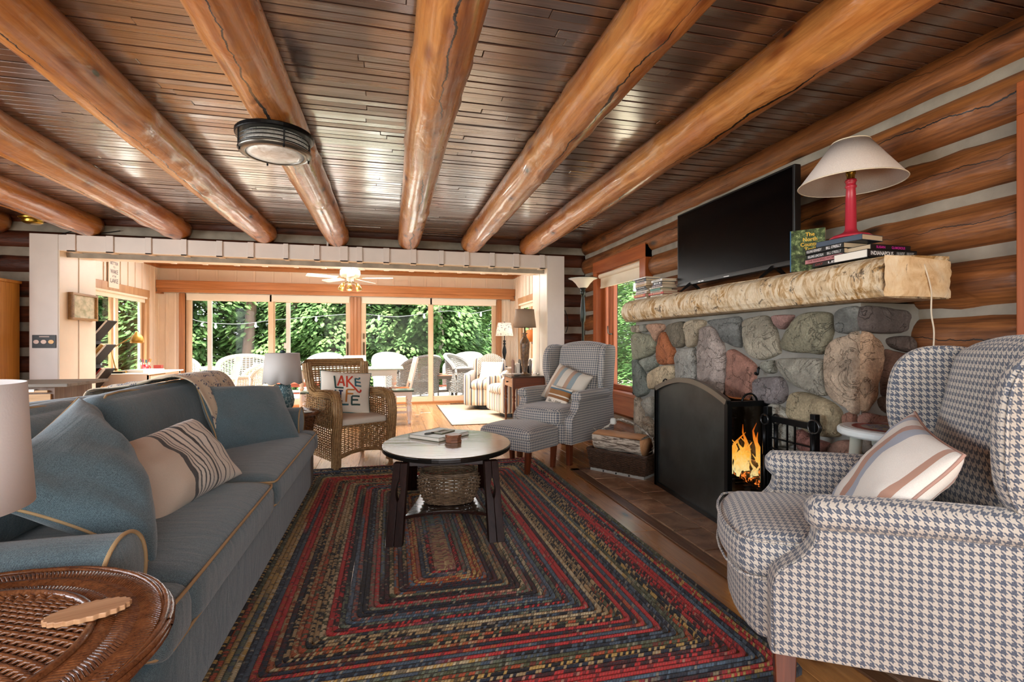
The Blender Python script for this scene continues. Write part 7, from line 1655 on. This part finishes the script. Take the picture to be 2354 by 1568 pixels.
o = MB().box(-.07, .07, -.04, .04, 0, .02).build('phone', M_black, None, bevel=.003); o.location = (-3.50, 7.66, .757); tag(o, 'black phone lying on the near end of the writing desk', 'phone')
o = MB().box(-.05, .05, -.04, .04, 0, .07).build('small_box', flat('small_red_box', '#8f2f24', .5), None, bevel=.002); o.location = (-3.40, 8.60, .757); tag(o, 'small dark red box at the far end of the writing desk', 'box')
ZS = thing('zigzag_shelf', 'black and white zigzag bookshelf just behind the left white opening', 'shelf', (-3.62, 7.40, 0))
M_sblk = flat('shelf_black', '#120e0c', .75); M_swht = flat('shelf_white', '#e8e4de', .5)
for k, z in enumerate((1.44, 1.135, .83, .525)):
    a, b = Vector((.175 - .012 * k, 0, z)), Vector((-.13, 0, z - .40)); M_ = MB(); M_.bar(a, b, .24, .016, (0, 0, 1)); M_.build('panel', M_sblk, ZS); MB().bar(a + Vector((0, -.122, 0)), b + Vector((0, -.122, 0)), .004, .018).build('front_edge', M_swht, ZS)
    c_, d_ = Vector((-.13, 0, z - .12)), Vector((.04, 0, z - .24)) + Vector((-.02, 0, -.06)); MB().bar(c_, d_, .24, .014, (0, 0, 1)).build('panel', M_sblk, ZS); MB().bar(c_ + Vector((0, -.122, 0)), d_ + Vector((0, -.122, 0)), .004, .016).build('front_edge', M_swht, ZS)
for k, z in enumerate((1.44, 1.135, .83, .525)): MB().prism([(.172 - .012 * k, z), (-.13, z), (-.13, z - .39)], .116, .122, 'y').build('back_board', M_sblk, ZS)
MB().box(-.145, -.13, -.12, .12, 0, 1.46).build('side_board', M_sblk, ZS)
for k, (z, cols, nm) in enumerate(((1.135, ('#c9a04a', '#b98a3a', '#d9c48a'), 'yellow'), (.83, ('#b3221f', '#d9cfc4', '#8f1d1a'), 'red'), (.525, ('#c4231f',), 'thick red'))):
    for j, c in enumerate(cols):
        d_ = Vector((.305, 0, .40)).normalized(); n_ = Vector((-d_.z, 0, d_.x)); th = .018 if len(cols) > 1 else .07
        base = Vector((-.13, 0, z - .40)) + d_ * (.25) + n_ * (.012 + j * (th + .002))
        B_ = thing('book', ('outermost ', 'middle ', 'innermost ')[j] * (len(cols) > 1) + nm + ' book leaning in the zigzag shelf', 'book', tuple(Vector((-3.62, 7.40, 0)) + base), 0, 'books in the zigzag shelf')
        B_.rotation_euler = (0, -math.atan2(d_.z, d_.x), 0)
        MB().box(0, .22, -.11, .08, 0, th).build('cover', flat('cover_' + c[1:], c, .4), B_, bevel=.001); MB().box(.218, .2205, -.108, .078, .002, th - .002).build('pages', M_pages, B_)

# wall things
PF = thing('framed_picture', 'deep gilt-edged picture frame with a pale landscape on the left reveal', 'picture', (-3.543, 6.93, 1.58))
for y_, a, b, c, d in ((0, -.25, .25, .13, .155), (0, -.25, .25, -.155, -.13), (0, -.25, -.225, -.13, .13), (0, .225, .25, -.13, .13)): MB().box(.002, .055, a, b, c, d).build('frame_bar', wood('gilt_wood', '#a8824e', '#6d4c28', 1, .4), PF, bevel=.002)
pc = NT('faded_landscape'); q_ = pc.noise(pc.coord((1, 2, 3)), 5, 4, .6); pc.set(Base_Color=pc.ramp(q_, [(.35, '#a9ad92'), (.55, '#d4d1bc'), (.7, '#e6dfca')]), Roughness=.25)
MB().box(.004, .03, -.225, .225, -.13, .13).build('picture', pc.m, PF)
a, b = on_y(74, 770, 6.53), on_y(129, 800, 6.53)
PL = thing('wall_plaque', 'small black plaque with three pale ovals on the left white post', 'plaque', (a.x, 6.534, b.z)); w_, h_ = b.x - a.x, a.z - b.z
MB().box(0, w_, -.008, 0, 0, h_).build('board', flat('plaque_black', '#121215', .4), PL, bevel=.002)
for k, c in enumerate(('#b89f94', '#bfa598', '#b98f60')):
    MB().prism([(w_ * (.18 + .31 * k) + .026 * math.cos(q), h_ * .47 + .022 * math.sin(q)) for q in [2 * pi * i / 24 for i in range(24)]], -.012, -.008, 'y').build('oval', flat('oval_' + c[1:], c, .3, .4), PL)
MB().box(w_ * .30, w_ * .72, -.010, -.008, h_ * .82, h_ * .92).build('label_strip', flat('plaque_strip', '#a89a94', .5), PL)
s0, s1 = on_x(248, 600, XL + .016), on_x(272, 655, XL + .016)
SG = thing('wall_sign', "white sign reading IT'S BETTER TO WAKE AT THE LAKE above the left window", 'sign', (XL + .016, (s0.y + s1.y) / 2, 2.16)); hw_ = (s1.y - s0.y) / 2
MB().box(0, .012, -hw_, hw_, -.22, .24).build('board', M_white, SG, bevel=.002)
for s, z, w, sz in (("IT'S", .185, .07, .04), ('BETTER', .13, hw_ * 1.5, .06), ('TO', .075, .05, .035), ('WAKE', .01, hw_ * 1.45, .085), ('AT THE', -.055, .10, .04), ('LAKE', -.12, hw_ * 1.45, .085)):
    lettering(s, sz, flat('sign_ink', '#3a3f46', .6), SG, Matrix.Translation((.0125, 0, z)) @ Matrix(((0, 0, 1, 0), (1, 0, 0, 0), (0, 1, 0, 0), (0, 0, 0, 1))), width=w, bold=.01)
o = MB().bar((on_y(753, 560, 6.6).x, 6.61, 2.36), (on_y(753, 560, 6.6).x, 6.61, 2.53), .035, .02).build('conduit_cover', M_white2, None, bevel=.002); tag(o, 'short white vertical conduit cover above the header, beside the second beam', 'conduit')
wire = cubic([(-3.6, 6.62, 2.36), (-3.4, 6.60, 2.42), (-3.2, 6.60, 2.40), (-3.0, 6.62, 2.44)], 5); tag(MB().tube(wire, .005, 6).build('wire', M_black, None), 'thin dark wire looping over the left end of the white header', 'wire')
wire = cubic([(2.37, 6.62, 1.62), (2.40, 6.60, 1.52), (2.41, 6.60, 1.40), (2.38, 6.61, 1.30)], 5); tag(MB().tube(wire, .005, 6).build('wire', M_black, None), 'thin dark wire hanging on the logs right of the white post', 'wire')

# cabinet desk and pine cupboard on the far left
CB = thing('drawer_desk', 'light oak drawer desk with a worn grey top at the left, behind the sofa', 'desk', (-3.75, 5.72, 0))
M_oak = wood('light_oak', '#c3a077', '#977248', 0, .5, var=.04); tp = wood('worn_grey_top', '#8a8276', '#5b5349', 0, .6, var=.02)
MB().box(-.90, .89, -.33, .36, .755, .785).build('top', tp, CB, bevel=.004)
MB().box(-.85, .76, -.27, .32, .0, .755).build('carcass', wood('oak_side', '#8a6a52', '#5f4636', 2, .5), CB)
MB().box(.10, .72, -.30, -.27, .705, .725).build('writing_slide', M_oak, CB, bevel=.002); MB().box(.42, .62, -.303, -.28, .712, .735).build('paper_tab', M_pagesw, CB)
for k in range(4):
    z1 = .69 - .165 * k; d_ = MB().box(.08, .74, -.292, -.268, z1 - .15, z1).build('drawer', M_oak, CB, bevel=.003)
    MB().box(.38, .48, -.312, -.29, z1 - .085, z1 - .055).box(.42, .50, -.318, -.308, z1 - .095, z1 - .05).build('cup_pull', flat('dark_bronze', '#3b342c', .35, .8), d_, bevel=.004)
PC = thing('pine_cupboard', 'tall honey pine cupboard with black hinges at the left edge of the frame', 'cupboard', (-4.27, 6.33, 0))
M_pine = wood('honey_pine', '#d79a44', '#a86c24', 2, .4, var=.02)
MB().box(-.38, .345, -.20, .24, 0, 1.80).build('carcass', M_pine, PC, bevel=.004); MB().box(-.40, .36, -.225, .25, 1.80, 1.83).build('top', M_pine, PC, bevel=.004)
for a, b, zz in ((-.35, -.005, .10), (.005, .335, .10)):
    dr_ = MB().box(a, b, -.222, -.202, zz, 1.76).build('door', M_pine, PC, bevel=.004)
    for z in (.35, 1.10, 1.58): MB().box((b - .03) if a > 0 else a, b if a > 0 else a + .03, -.232, -.220, z, z + .06).build('hinge', M_black, dr_)
bpy.context.view_layer.update()
